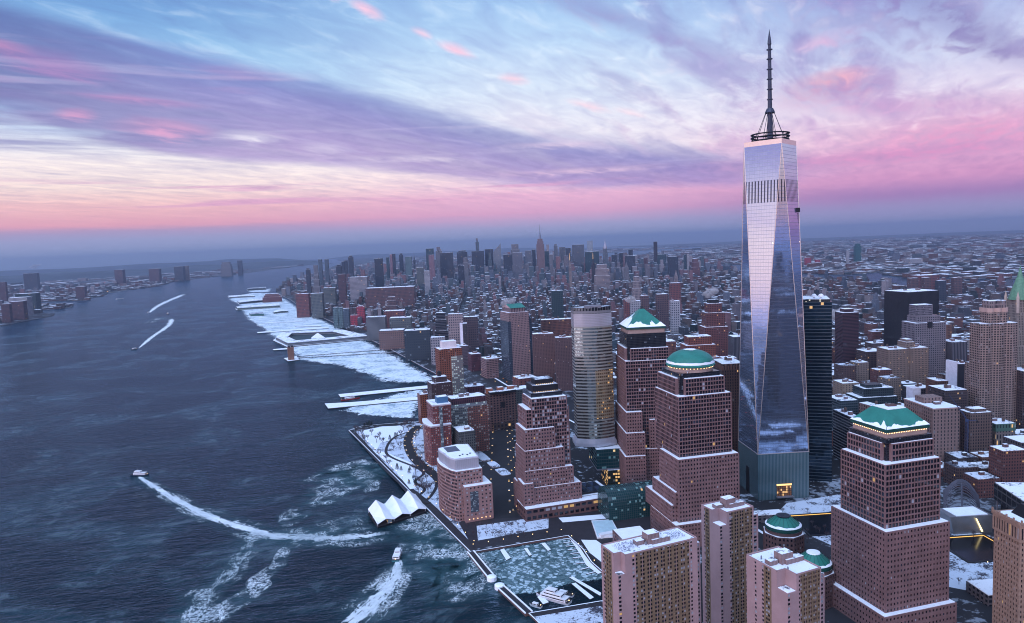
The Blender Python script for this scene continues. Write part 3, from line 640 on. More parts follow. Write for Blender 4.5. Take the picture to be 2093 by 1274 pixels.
# --- foam of wakes
def foam(name, k):
    m, nt_, b = newmat(name); bsdf(b, (.72,.82,.86), .6, 0, .3)
    uv = nt_.nodes.new('ShaderNodeUVMap'); uv.uv_map = 'UVMap'; u, v, _ = sep(nt_, uv.outputs[0])
    g = nt_.nodes.new('ShaderNodeNewGeometry')
    e = 1-(v*2-1).m('ABSOLUTE')                         # 1 in the middle, 0 at the rims
    n1 = noise(nt_, comb(nt_, u*.028, v*4.), 2.0, 7, .70, .8); n2 = noise(nt_, g.outputs['Position'], .12, 7, .72, 1.8); n3 = noise(nt_, g.outputs['Position'], .022, 3, .6)
    at = nt_.nodes.new('ShaderNodeVertexColor'); at.layer_name = 'col'; dn = sep(nt_, at.outputs[0])[0]
    rid = (1-(n1-.5).m('ABSOLUTE')*13).mx(0.0); rid2 = (1-(n2-.5).m('ABSOLUTE')*22).mx(0.0)
    rim = e.ss(0, .45)
    lace = (rid*.35+rid2*.70)*rim*(n3.ss(.36,.62)*1.0+.12)
    core = (e*1.25+(n1-.5)*2.4+(n2-.5)*1.6).ss(.50, 1.15)*k*1.25
    al = ((lace+core)*dn).mn(1.0); haze_ = rim*n3.ss(.25,.55)*dn*.22
    put(nt_, b.inputs['Base Color'], mix(nt_, al.ss(.15,.75), (.05,.15,.18,1), (.80,.86,.90,1)))
    tr = nt_.nodes.new('ShaderNodeBsdfTransparent'); mx_ = nt_.nodes.new('ShaderNodeMixShader')
    put(nt_, mx_.inputs[0], al.ss(.22, .80).mx(haze_)*.95); nt_.links.new(tr.outputs[0], mx_.inputs[1]); nt_.links.new(b.outputs[0], mx_.inputs[2])
    nt_.links.new(mx_.outputs[0], nt_.nodes['Material Output'].inputs[0]); return m
FOAM = foam('wake_foam', .95); FOAM2 = foam('old_foam', .0)
def wake(pts, w0, w1, d0, d1, mat=FOAM2, label=None, wob=0.):
    q = smooth(pts, 10); 
    if wob: q = [v+Vector((pnoise((v.x*.03, v.y*.03, 1))*wob, pnoise((v.x*.03, v.y*.03, 7))*wob)) for v in q]
    T = len(q)-1; Lf, Rt_ = ribbon_pts(q, lambda t: w0+(w1-w0)*t**.7); m_ = MB(); u = 0.
    z = .10+rng.random()*.12
    for i in range(T):
        d_ = (q[i+1]-q[i]).length; c = z+curv(*q[i]); c2 = z+curv(*q[i+1]); t = i/T
        dn = d0+(d1-d0)*t; dn *= min(1, (T-i)/(T*.14))*min(1, i/3+.5)
        a, b_, e, f = Rt_[i], Rt_[i+1], Lf[i+1], Lf[i]; cc = (max(dn, .001), 0, 0)
        m_.face([(a.x,a.y,c),(b_.x,b_.y,c2),(e.x,e.y,c2),(f.x,f.y,c)], [(u,0),(u+d_,0),(u+d_,1),(u,1)], 0, cc); u += d_
    tag(m_.build('wake_foam', mat), label, kind='stuff')
wake(D_W1, 12, 40, 1.3, .8, FOAM, 'bright white wake trailing behind the ferry on the left')
wake(D_W1, 22, 84, .9, .8, FOAM2, 'outer foam of the ferry wake')
wake([p for p in D_W1[4:]]+[(-372, 190)], 40, 70, .8, .8, FOAM2, 'spreading foam of the ferry wake near the terminal', 8)
wake(D_W2, 14, 30, 1.3, 1.25, FOAM2, 'old foam trail curving to the lower left', 10)
wake(D_W2, 30, 60, .7, .7, FOAM2, 'lacy rim of the old foam trail', 14)
wake(D_W3, 16, 40, .95, 1.25, FOAM2, 'ragged foam trail looping beside the long old wake', 16)
wake(D_W4, 9, 40, 1.2, .9, FOAM, 'wake of the small ferry leaving the cove')
wake(D_W4, 18, 74, .9, .9, FOAM2, 'outer foam of the small ferry wake')
wake(D_W5, 20, 110, 1.0, .9, FOAM2, 'foam streaks west of the tented ferry pier', 30)
wake(D_W5B[::-1], 60, 70, .9, 1.0, FOAM2, 'broad foam eddies by the park wall', 20)
wake(D_W5C, 70, 90, .9, .9, FOAM2, 'foam eddies close to the park wall', 30)
wake(D_W6, 60, 110, .9, .9, FOAM2, 'foam swirling below the ferry pier', 26)
wake(D_W6B, 90, 90, .8, .9, FOAM2, 'foam eddies outside the breakwater', 30)
wake(D_W9, 20, 30, 1.1, 1.0, FOAM2, 'crooked foam line beside the ferry pier', 14)
wake(D_W10, 34, 70, .8, .7, FOAM2, 'foam west of the ferry pier', 18)
wake(D_W7, 8, 60, 1.1, .6, FOAM, 'wake of the boat far up the river')
wake(D_W7B, 80, 70, 1.1, .8, FOAM2, 'looping old wake far up the river')
wake(D_W8, 10, 120, 1.0, .5, FOAM, 'farthest wake on the river')
# --- roads and park
ASPH = flat('asphalt', (.018,.018,.022), .8, 0, .3, .08); PATHM = flat('wet_paving', (.026,.024,.030), .7, 0, .35, .2)
SNOWG = snowmat('park_snow', base=(.78,.84,.93), dark=(.20,.22,.27), cover=.70, scale=.03, fine=.4)
SNOWT = snowmat('trodden_snow', base=(.55,.62,.72), dark=(.05,.05,.07), cover=.52, scale=.05, fine=.5)
tag(ribbon('road', D_WESTST, 52, 2.06, ASPH), kind='structure')
tag(ribbon('road_median', D_WESTST, 4, 2.25, SNOW, h=.15), kind='structure')
PARK = [D_MAN[i] for i in range(12, 16)]
park_poly = D_PROM[::-1]+[(-303,640),(-189,618),(-182,585),(-215,560),(-232,500),(-235,440),(-222,400),(-240,330),(-262,250),(-300,190),(-352,160),(-368,95)]
tag(sheet('park_ground', park_poly, 2.03, SNOWT), kind='structure')
for l in (D_LAWN1, D_LAWN2): tag(sheet('lawn_snow', l, 2.12, SNOWG), kind='structure')
tag(ribbon('promenade', D_PROM, 9, 2.10, PATHM), kind='structure')
tag(ribbon('path', D_PATH1, 4.5, 2.15, PATHM), kind='structure'); tag(ribbon('path', D_PATH2, 4.5, 2.15, PATHM), kind='structure')
tag(ribbon('street', D_RIVTER, 15, 2.18, ASPH), kind='structure')
tag(ribbon('avenue', D_NEND, 44, 2.07, ASPH, sm=False), kind='structure')
D_WS2 = [(-235,-480),(-160,-240),(-97,-20),(-52,120),(-8,330),(50,600),(90,760)]
tag(ribbon('road', D_WS2, 44, 2.17, ASPH), kind='structure'); tag(ribbon('road_median', D_WS2, 3.5, 2.30, SNOW, h=.12), kind='structure')
tag(sheet('plaza', [(-90,-200),(-30,-330),(70,-290),(60,-170),(90,-60),(60,-40),(-20,-20),(-70,-40)], 2.16, SNOWT), kind='structure')
# far roads: the straight avenues that run away from the viewer
# --- hills on the horizon
HILL = flat('far_hill', (.06,.075,.09), .95, 0, .5, .0012)
def ridge(name, pts, h, wd, seed):
    q = smooth(pts, 10); m_ = MB(); T = len(q)-1; rows = []
    Lf, Rt_ = ribbon_pts(q, wd)
    for i, p in enumerate(q):
        f = max(.0, min(1, i/3, (T-i)/2))*(.75+.5*(pnoise((i*.21, seed, 0))+.3)); r_ = []
        for j in range(7):
            t = j/6; v = Lf[i].lerp(Rt_[i], t); pr = math.sin(math.pi*min(1, t*1.0))**.6 if 0 < j < 6 else 0
            r_.append((v.x, v.y, curv(v.x, v.y)+1+h*f*pr*(1+.25*pnoise((i*.5, j*.7, seed)))))
        rows.append(r_)
    for i in range(T):
        for j in range(6): m_.face([rows[i][j], rows[i][j+1], rows[i+1][j+1], rows[i+1][j]])
    o = m_.build(name, HILL); 
    for p in o.data.polygons:
        if p.normal.z < 0: p.flip()
    tag(o, kind='structure')
ridge('hills', [(-14000,9500),(-8500,11500),(-4500,13500),(-1200,15300),(1500,17000),(3300,18400),(4400,19500)], 135, 2600, 1)
ridge('hills', [(-22000,14000),(-14000,20000),(-6000,25000),(2000,28000),(7000,30500)], 190, 4500, 2)
ridge('hills', [(10500,36500),(16000,34500),(22000,33000)], 150, 3500, 3)
ridge('hills', [(26000,26000),(32000,18000),(35000,9000)], 70, 4500, 4)
# ================================================================== THE TALL BUILDINGS NEAR BY
PINK = flat('rose_granite', (.172,.100,.098), .75, 0, .34, .09); PINKD = flat('rose_granite_dark', (.095,.052,.050), .75, 0, .3, .12)
CREAM = flat('cream_stone', (.32,.23,.20), .8); GREEN = flat('green_copper', (.022,.17,.135), .45, .0, .25, .12); GREEND = flat('green_copper_dark', (.012,.06,.05), .5)
DGLASS = windows('dark_mesh_glass', (.035,.035,.042), (.01,.013,.02), 1.5, 2.0, .8, .8, .003, .3, pale=.04)
BLACKM = flat('black_metal', (.018,.018,.022), .45, .3, .2); STEEL = flat('grey_steel', (.20,.20,.23), .5, .4, .2); DARKC = flat('dark_concrete', (.07,.065,.07), .85)
WARM = lamp('warm_lamp', (1,.66,.32), 5.); WARM2 = lamp('warm_window_light', (1,.6,.25), 1.6); RED = lamp('red_lamp', (1,.05,.04), 6.)
for _m in (WARM, WARM2, RED): _m.cycles.emission_sampling = 'NONE'
def off(N, l, r, az):
    v = Vector((N[0], N[1], 0))+dirv(az)*l+dirv(az+90)*r; return (v.x, v.y)
def tiered(root, tiers, az, extra=None, glaz=(.86,.122,.016,.002), gshade=PINK):
    """tiers: (N, L, R, z0, z1, pu, pv, wf, hf[, notch]) lower ones first; windows on the two near faces, plain grids behind"""
    F = Facade(); snow = []
    back = MB()
    for t in tiers:
        N, L, R_, z0, z1, pu, pv, wf, hf = t[:9]; nc = t[9] if len(t) > 9 else 0
        p = rectp(N, L, R_, az); a, b, c, d_ = p
        if nc:
            a1 = off(a, 0, nc, az); a2 = off(a, nc, 0, az); a3 = off(a, nc, nc, az)
            F.grid(a1, b, z0, z1, pu, pv, wf, hf, glaz=glaz); F.grid(d_, a2, z0, z1, pu, pv, wf, hf, glaz=glaz)
            F.w.wallq(a2, a3, z0, z1, 0); F.w.wallq(a3, a1, z0, z1, 0); poly = [a3, a1, b, c, d_, a2]
        else:
            F.grid(a, b, z0, z1, pu, pv, wf, hf, glaz=glaz); F.grid(d_, a, z0, z1, pu, pv, wf, hf, glaz=glaz); poly = p
        F.w.wallq(b, c, z0, z1, 1); F.w.wallq(c, d_, z0, z1, 1)
        F.w.face([(q[0],q[1],z1) for q in poly], None, 0)
        snow.append((inset(poly, .9), z1))
    F.finish(root, [gshade, windows('rose_granite_grid', (.26,.135,.125), pu=3, pv=4.2, wf=.6, hf=.6)])
    for poly, z in snow:
        m_ = MB(); m_.prism(poly, z+.02, z+.5, 0); m_.build('snow_ledge', SNOW, root)
def slope_snow(root, a, b, ta, tb, fr, amp, mat=SNOW, n=26, seed=0, lift=.35):
    """snow lying on a roof slope: a-b is the eave, ta-tb the top edge; ragged upper rim"""
    a, b, ta, tb = map(Vector, (a, b, ta, tb)); nrm = (b-a).cross(ta-a).normalized(); m_ = MB(); rows = []
    for i in range(n+1):
        t = i/n; h = fr(t)*(1+amp*pnoise((i*.45, seed*3.1, .5))*1.6); h = max(.015, h)
        lo_ = a.lerp(b, t); hi_ = ta.lerp(tb, t); rows.append((lo_+nrm*lift, lo_.lerp(hi_, h)+nrm*lift, lo_.lerp(hi_, h)))
    for r, s in zip(rows, rows[1:]):
        m_.face([r[0], s[0], s[1], r[1]]); m_.face([r[1], s[1], s[2], r[2]])
    return m_.build('roof_snow', mat, root)
def lamps(root, a, b, z, n, s=.45, mat=None, name='lamp'):
    for i in range(n):
        t = (i+.5)/n; m_ = MB(); m_.box(a[0]+(b[0]-a[0])*t, a[1]+(b[1]-a[1])*t, z, z+s*1.4, s, s, 28, bottom=True); m_.build(name, mat or WARM, root)
# ---------------------------------------------------------------- office tower with the flat topped green roof (right)
AZ = 16
o = thing('office_tower', 'rose granite office tower with flat-topped green roof and a row of lamps under its eaves', 'tower', (-160, -220, 2)); W1 = (-183, -238)
claim(rectp((-200,-248), 66, 68, AZ), 2)
tiered(o, [((-200,-248),66,68,2,21,3.3,4.4,.46,.42), ((-194,-245),60,60,21,85,3.0,4.3,.46,.46), ((-189,-241),48,52,85,135,3.0,4.3,.80,.72), ((-183,-238),42,45,135,149,3.0,4.3,.80,.74,5)], AZ)
m_ = MB(); m_.prism(rectp(off(W1, 2.5, 2.5, AZ), 37, 40, AZ), 128, 152, 0); m_.prism(rectp(off(W1,1,1,AZ), 40, 43, AZ), 149.6, 153, 0); m_.build('dark_glass_storey', DGLASS, o)
q0 = rectp(off(W1, 3.5, 3.5, AZ), 36, 38, AZ); q1 = rectp(off(W1, 2.2, 2.2, AZ), 38.6, 40.6, AZ); top = rectp(off(W1, 13, 13.5, AZ), 17, 18, AZ)
m_ = MB(); m_.prism(q0, 153, 157.5, 0); m_.build('frieze', CREAM, o)
m_ = MB(); m_.prism(q1, 157.6, 160, 0, bottom=True); m_.build('eave', GREEND, o)
m_ = MB(); m_.taper(q1, 160.02, top, 172, 0, 0); rf = m_.build('roof', GREEN, o)
m_ = MB(); m_.prism(inset(top, .6), 172.03, 172.6); m_.build('roof_snow', SNOW, o)
m_ = MB(); c_ = cen(top); m_.box(c_[0]+2, c_[1], 172.6, 174, 7, 5, 30); m_.build('roof_machine', PINKD, o)
for i, fr in ((0, lambda t: .15+.07*math.sin(9*t)), (3, lambda t: (.36 if t > .86 else .13)+.06*math.sin(11*t))):
    a, b = q1[i], q1[(i+1) % 4]; c, d_ = top[(i+1) % 4], top[i]
    slope_snow(o, (a[0],a[1],160.05), (b[0],b[1],160.05), (d_[0],d_[1],172), (c[0],c[1],172), fr, .4, seed=i)
lamps(o, off(q0[0], -.3, 0, AZ), off(q0[1], -.3, 0, AZ), 156.4, 24, .3); lamps(o, off(q0[3], 0, -.3, AZ), off(q0[0], 0, -.3, AZ), 156.4, 18, .3)
# ---------------------------------------------------------------- domed office tower
AZ = 18
o = thing('office_tower', 'rose granite office tower with round green copper dome and snowy rim', 'tower', (-170, -10, 2)); claim(rectp((-208,-36), 66, 72, AZ), 0)
tiered(o, [((-210,-37),60,72,2,27,3.3,4.3,.46,.44), ((-206,-28),64,30,27,44,3.2,4.2,.46,.44), ((-204,-31),54,50,44,58,3.2,4.2,.46,.44), ((-202,-34),44,68,27,92,3.1,4.2,.48,.5), ((-196,-30),56,59,88,154,3.0,4.2,.80,.72), ((-193,-28),50,51,154,171,3.0,4.2,.80,.74,7)], AZ)
W2 = (-193, -28)
m_ = MB(); m_.prism(rectp(off(W2, 3.5, 3.5, AZ), 43, 44, AZ), 140, 176, 0); m_.build('dark_glass_storey', DGLASS, o)
cx, cy2 = off(W2, 25, 26, AZ)
m_ = MB(); m_.lathe(cx, cy2, [(22.5,176),(22.5,181)], 48); m_.build('drum', CREAM, o)
pr = [(24.6,181),(25,182.4),(24.2,183)]; pr += [(24.2*math.cos(t), 183+14*math.sin(t)) for t in [i*math.pi/2/10 for i in range(1, 11)]]
m_ = MB(); m_.lathe(cx, cy2, [(22,180.9)]+pr, 56); dm = m_.build('dome', GREEN, o)
for p in dm.data.polygons: p.use_smooth = True
m_ = MB(); n_ = 56
for k in range(n_):
    def rr(k): return .10+.10*(pnoise((k%n_*.5, 3, 0))+.4)
    q = []
    for kk, up_ in ((k,0),(k+1,0),(k+1,1),(k,1)):
        t = rr(kk)*up_*1.2+.02; an = 2*math.pi*kk/n_; r = 24.2*math.cos(t)+.3; q.append((cx+r*math.cos(an), cy2+r*math.sin(an), 183.2+14*math.sin(t)+.2))
    m_.face(q)
m_.build('roof_snow', SNOW, o)
m_ = MB(); tt = [ (7.,.26),(5,.16),(0.01,.0)]
for k in range(16):
    a, b = 2*math.pi*k/16, 2*math.pi*(k+1)/16; f = lambda an: 6.5+3*pnoise((math.cos(an)*1.5, math.sin(an)*1.5, 2))
    h = lambda r: 183+14*math.sqrt(max(0, 1-(r/24.2)**2))+.3
    m_.face([(cx,cy2,197.3),(cx+f(a)*math.cos(a),cy2+f(a)*math.sin(a),h(f(a))),(cx+f(b)*math.cos(b),cy2+f(b)*math.sin(b),h(f(b)))])
m_.build('roof_snow', SNOW, o)
for k in range(40):
    an = 2*math.pi*k/40
    m_ = MB(); m_.box(cx+22.9*math.cos(an), cy2+22.9*math.sin(an), 179.6, 180.2, .35, .35, bottom=True); m_.build('lamp', WARM, o)
for k in range(3):                                     # small white dishes on the ledge
    p = off(W2, 6, 13+k*4, AZ); m_ = MB(); m_.lathe(p[0], p[1], [(.3,176.1),(.3,177),(1.5,178),(.01,177.6)], 10); m_.build('dish', SNOW, o)
# ---------------------------------------------------------------- tower with the pointed pyramid
AZ = 28
o = thing('office_tower', 'tall rose granite office tower with pointed green pyramid roof and snow along its eaves', 'tower', (-110, 150, 2)); claim(rectp((-146,113), 70, 66, AZ), 0)
W3 = (-137, 120)
tiered(o, [((-148,112),60,26,2,50,3.1,4.2,.46,.44), ((-144,114),66,24,50,78,3.1,4.2,.46,.44), ((-141,116),66,20,78,103,3.1,4.2,.48,.5), (off(W3,-4,14,AZ),20,50,2,56,3.1,4.2,.46,.44), (off(W3,-3,27,AZ),20,38,56,92,3.1,4.2,.46,.44), (off(W3,-2,38,AZ),20,27,92,112,3.1,4.2,.46,.44),
    (W3,56,58,2,165,3.0,4.2,.80,.72), (off(W3,1,1,AZ),52,54,165,180,3.0,4.2,.80,.74,6)], AZ)
m_ = MB(); m_.prism(rectp(off(W3, 4, 4, AZ), 46, 48, AZ), 150, 198, 0); m_.build('dark_glass_storey', DGLASS, o)
q0 = rectp(off(W3, 6, 6, AZ), 43, 45, AZ); q1 = rectp(off(W3, 4.6, 4.6, AZ), 46, 48, AZ)
m_ = MB(); m_.prism(q0, 198, 203, 0); m_.build('frieze', CREAM, o)
m_ = MB(); m_.prism(q1, 203.02, 205.5, 0, bottom=True); m_.build('eave', GREEND, o)
c_ = cen(q1); top = [(c_[0]+(p[0]-c_[0])*.1, c_[1]+(p[1]-c_[1])*.1) for p in q1]
m_ = MB(); m_.taper(q1, 205.52, top, 226, 0); m_.build('roof', GREEN, o)
m_ = MB(); m_.taper(top, 226.01, [(c_[0]+(p[0]-c_[0])*.1, c_[1]+(p[1]-c_[1])*.1) for p in top], 229.5, 0); m_.build('roof_cap', BLACKM, o)
for i, fr in ((0, lambda t: .17+.1*math.sin(7*t)+(.3 if .62 < t < .75 else 0)), (3, lambda t: .25+.35*(1-abs(t-.45)*2))):
    a, b = q1[i], q1[(i+1) % 4]; c, d_ = top[(i+1) % 4], top[i]
    slope_snow(o, (a[0],a[1],205.55), (b[0],b[1],205.55), (d_[0],d_[1],226), (c[0],c[1],226), fr, .5, seed=i+5)
# ---------------------------------------------------------------- stepped tower with black crown
AZ = 16
o = thing('office_tower', 'rose granite office building stepping down in broad terraces, with a black stepped crown', 'tower', (-250, 150, 2)); claim(rectp((-290,120), 40, 75, AZ), 0)
W4 = (-286, 125)
tiered(o, [(W4,44,70,2,36,3.3,4.2,.46,.46), ((-287,124),24,13,2,42,3.3,4.2,.46,.46), ((-283.5,125.5),40,59,36,56,3.2,4.2,.48,.48), ((-282.5,126),38,48,56,79,3.1,4.2,.48,.48), ((-281,127),36,37,79,103,3.1,4.2,.5,.5),
   ((-276,130),34,52,2,125,3.0,4.2,.74,.68), ((-270,127),36,43,103,137,3.0,4.2,.80,.74)], AZ, glaz=(.62,.2,.175,.005))
K = (-266, 133)
for i, (a, z0, z1) in enumerate(((0,125,142),(3.5,142,150),(8,150,156))):
    m_ = MB(); m_.prism(rectp(off(K, a, a, AZ), 34-2*a, 38-2*a, AZ), z0, z1, 0, 1); m_.build('crown_step', [DGLASS if i == 0 else BLACKM, BLACKM], o)
    m_ = MB(); p = rectp(off(K, a+.7, a+.7, AZ), 32.6-2*a, 36.6-2*a, AZ); m_.prism(p, z1+.02, z1+.25); m_.build('snow_ledge', SNOWD, o)
lamps(o, off(K,3.1,3.3,AZ), off(K,3.1,34,AZ), 142.6, 11, .35); lamps(o, off(K,7.5,8,AZ), off(K,7.5,30,AZ), 150.5, 9, .35)
# its long low wing with the glazed roof
AZ = 14
o = thing('podium', 'long low rose granite wing with lit windows and black glass skylights in its roof', 'building', (-230, 110, 2))
PO = (-290, 116); F = Facade(); p = rectp(PO, 34, 112, AZ); claim(p, 0)
F.grid(p[0], p[1], 2, 9, 6.5, 7, .7, .55, 1.2, glaz=(.9,.1,0,0)); F.grid(p[0], p[1], 9, 16, 7.5, 7, .72, .45, .5, glaz=(.45,.1,.15,.3)); F.grid(p[3], p[0], 2, 16, 6, 7, .6, .5)
F.w.wallq(p[1], p[2], 2, 16, 0); F.w.wallq(p[2], p[3], 2, 16, 0); F.w.face([(q[0],q[1],16) for q in p], None, 0); F.finish(o, [PINKD])
m_ = MB(); m_.prism(inset(p, .8), 16.02, 16.5); m_.build('roof_snow', SNOW, o)
sk = rectp(off(PO, 16, 68, AZ), 34, 38, AZ)
m_ = MB(); m_.prism(rectp(off(PO, 12, 64, AZ), 44, 48, AZ), 2, 17, 0, 1); m_.build('skylight_base', [PINKD, SNOW], o)
m_ = MB(); m_.prism(sk, 17.02, 19, 0); m_.build('skylight_frame', BLACKM, o)
for i in range(4):
    for j in range(2):
        s_ = rectp(off(PO, 17+j*16.5, 69+i*9.2, AZ), 15.5, 8.4, AZ); c_ = cen(s_); m_ = MB(); m_.taper(s_, 19.03, [(c_[0]+(q[0]-c_[0])*.12, c_[1]+(q[1]-c_[1])*.12) for q in s_], 22); m_.build('skylight', [GL[1]], o)
# ---------------------------------------------------------------- THE SUPERTALL
def curtain(name, stripes=True):
    m, nt_, b = newmat(name); uv = nt_.nodes.new('ShaderNodeUVMap'); uv.uv_map = 'UVMap'; u, v, _ = sep(nt_, uv.outputs[0])
    us = u/3.0; vs = v/4.05; fu = us.m('FRACT'); fv = vs.m('FRACT')
    line = (fv.lt(.10)).mx(fu.lt(.05)*.7)
    wn = nt_.nodes.new('ShaderNodeTexWhiteNoise'); wn.noise_dimensions = '2D'; put(nt_, wn.inputs['Vector'], comb(nt_, us.m('FLOOR'), vs.m('FLOOR')))
    r = V(nt_, wn.outputs['Value'])
    base = mix(nt_, r*.10, (.46,.54,.72,1), (.32,.38,.54,1)); base = mix(nt_, line*.5, base, (.05,.055,.075,1))
    if stripes:
        su = (u/3.7).m('FRACT').lt(.42)*v.gt(348)*v.lt(373); base = mix(nt_, su*.9, base, (.02,.025,.05,1))
    put(nt_, b.inputs['Base Color'], base); b.inputs['Metallic'].default_value = .93; put(nt_, b.inputs['Roughness'], line*.3+.05)
    put(nt_, b.inputs['Emission Color'], (1,.75,.5,1)); put(nt_, b.inputs['Emission Strength'], r.lt(.002)*((fu-.5).m('ABSOLUTE').lt(.2)*(fv-.5).m('ABSOLUTE').lt(.15))*2.)
    g = nt_.nodes.new('ShaderNodeNewGeometry')
    for ins in ():
        pass
    vm = nt_.nodes.new('ShaderNodeVectorMath'); vm.operation = 'MULTIPLY_ADD'; nt_.links.new(wn.outputs['Color'], vm.inputs[0]); vm.inputs[1].default_value = (.004,)*3; nt_.links.new(g.outputs['Normal'], vm.inputs[2])
    v3 = nt_.nodes.new('ShaderNodeVectorMath'); v3.operation = 'NORMALIZE'; nt_.links.new(vm.outputs[0], v3.inputs[0]); nt_.links.new(v3.outputs[0], b.inputs['Normal'])
    return m
o = thing('skyscraper', 'tallest glass skyscraper with sloping triangular facets and a long spire', 'skyscraper', (3.4, 17.8, 2)); C0 = Vector((3.4, 17.8, 0)); AZ = 28
claim(rectp((-45,-5), 75, 75, AZ), 4)
CURT = curtain('mirror_curtain_wall'); TRIM = flat('bright_steel_edge', (.75,.62,.56), .3, .8, 0)
bs = [C0+dirv(AZ+45+90*k)*43.1 for k in range(4)]; tp = [C0+dirv(AZ+90*k)*31. for k in range(4)]
def facet(pts):
    m_ = MB(); P_ = [Vector(p) for p in pts]; n = (P_[1]-P_[0]).cross(P_[2]-P_[0]); h = Vector((n.x, n.y, 0)).normalized(); t = Vector((-h.y, h.x, 0))
    m_.face(P_, [((p-C0).dot(t)+90, p.z) for p in P_]); return m_.build('glass_facet', CURT, o)
z0, z1 = 57, 413
for k in range(4):
    a, b = bs[(k-1) % 4], bs[k]; t = tp[k]; t2 = tp[(k+1) % 4]
    facet([(b.x,b.y,z0),(a.x,a.y,z0),(t.x,t.y,z1)]); facet([(b.x,b.y,z0),(t.x,t.y,z1),(t2.x,t2.y,z1)])
    for p, q in (((b.x,b.y,z0),(t.x,t.y,z1)), ((b.x,b.y,z0),(t2.x,t2.y,z1))):
        m_ = MB(); m_.tube(p, q, .45, n=5); m_.build('edge_trim', TRIM, o)
tq = [(p.x, p.y) for p in reversed(tp)]
m_ = MB(); m_.prism(tq, 413, 418.5, 0, 1); m_.build('parapet', [TRIM, DARKC], o)
FIN = windows('glass_fins', (.22,.28,.30), (.04,.10,.12), 1.7, 2.8, .55, .8, 0, .25, vert=True, gr=.12, metal=.3)
bq = [(p.x, p.y) for p in reversed(bs)]
m_ = MB(); m_.prism([(p[0]+(p[0]-C0.x)*.004, p[1]+(p[1]-C0.y)*.004) for p in bq], 2, 57, 0, 1); m_.build('podium_wall', [FIN, DARKC], o)
m_ = MB(); m_.prism([(p[0]+(p[0]-C0.x)*.012, p[1]+(p[1]-C0.y)*.012) for p in bq], 57.02, 57.9); m_.build('podium_cornice', TRIM, o)
NC = bs[2] if False else min(bs, key=lambda p: (p-CAM).length); NCt = (NC.x, NC.y)
m_ = MB(); e = rectp(off(NCt, -.5, 22, AZ), 2, 18, AZ); m_.prism(e, 6, 20, 0); m_.build('entrance_portal', windows('portal_glass', (.05,.03,.02), (.25,.09,.03), 2.2, 3., .75, .8, .25, pale=0, gr=.3), o)
m_ = MB(); m_.prism(rectp(off(NCt, -.8, 22, AZ), 2, 18, AZ), 18.5, 20.4); m_.build('portal_light', WARM2, o)
m_ = MB(); m_.prism(rectp(off(NCt, -5, 21, AZ), 5, 20, AZ), 5.2, 6.2); m_.build('canopy', STEEL, o)
m_ = MB(); e = rectp(off(NCt, 26, -.5, AZ), 10, 2, AZ); m_.prism(e, 2, 34, 0); m_.build('side_portal', BLACKM, o)
for k in range(3):                                     # ring decks of the aerial platform
    zz = 419.5+k*3.6; m_ = MB(); r = 21.5-.6*(k == 0)
    m_.lathe(C0.x, C0.y, [(r-3,zz),(r,zz),(r+.4,zz+.5),(r,zz+1),(r-3,zz+1)], 40); m_.build('platform_ring', BLACKM, o)
m_ = MB()
for k in range(24):
    a = 2*math.pi*k/24; b = a+.13*(1 if k % 2 else -1)
    m_.tube((C0.x+20.5*math.cos(a), C0.y+20.5*math.sin(a), 417), (C0.x+20.5*math.cos(b), C0.y+20.5*math.sin(b), 428), .28, n=4)
m_.build('platform_struts', BLACKM, o)
MAST = flat('spire_steel', (.045,.05,.075), .4, .5, .2)
m_ = MB(); m_.lathe(C0.x, C0.y, [(3.6,414),(3.0,440),(2.6,455),(2.3,475),(2.1,500),(1.9,520),(1.6,527)], 10); sp = m_.build('spire', MAST, o)
m_ = MB(); m_.lathe(C0.x, C0.y, [(1.6,527),(2.2,529),(1.9,533),(.05,545.5)], 8); m_.build('spire_tip', MAST, o)
for i, zz in enumerate((466, 477.5, 489, 500, 511.5, 522)):
    m_ = MB(); m_.lathe(C0.x, C0.y, [(2.,zz),(3.4,zz+.2),(3.4,zz+1.1),(2.,zz+1.3)], 10); m_.build('spire_collar', MAST, o)
m_ = MB(); m_.lathe(C0.x, C0.y, [(5.2,451),(5.6,452),(4.8,454),(3.6,456.5),(2.4,457)], 14); m_.build('spire_collar', MAST, o)
for k in range(8):
    a = 2*math.pi*k/8+.2; m_ = MB(); m_.tube((C0.x+4.8*math.cos(a), C0.y+4.8*math.sin(a), 452), (C0.x+15*math.cos(a), C0.y+15*math.sin(a), 426), .3, n=4); m_.build('stay_cable', MAST, o)
h_ = C0+dirv(AZ+135-90+8)*0; E1 = max(bs, key=lambda p: (p-C0).dot(Vector((math.cos(YAW), -math.sin(YAW), 0))))
hd = (E1-C0).normalized()
m_ = MB(); hp = C0+hd*36+dirv(31)*16
for zz in range(4, 340, 6):
    for sx, sy in ((-1,-1),(1,-1),(1,1),(-1,1)):
        m_.tube((hp.x+1.5*sx, hp.y+1.5*sy, zz), (hp.x+1.5*sx, hp.y+1.5*sy, zz+6), .22, n=4)
    m_.tube((hp.x-1.5, hp.y-1.5, zz), (hp.x+1.5, hp.y+1.5, zz+6), .18, n=4); m_.box(hp.x, hp.y, zz, zz+.5, 3.4, 3.4)
m_.box(hp.x, hp.y, 336, 341, 6, 6, 20); m_.build('hoist_mast', BLACKM, o)
m_ = MB()
for i in range(10):
    t0 = i/10; a = E1.lerp(tp[max(range(4), key=lambda k: (tp[k]-C0).dot(hd))], 0)
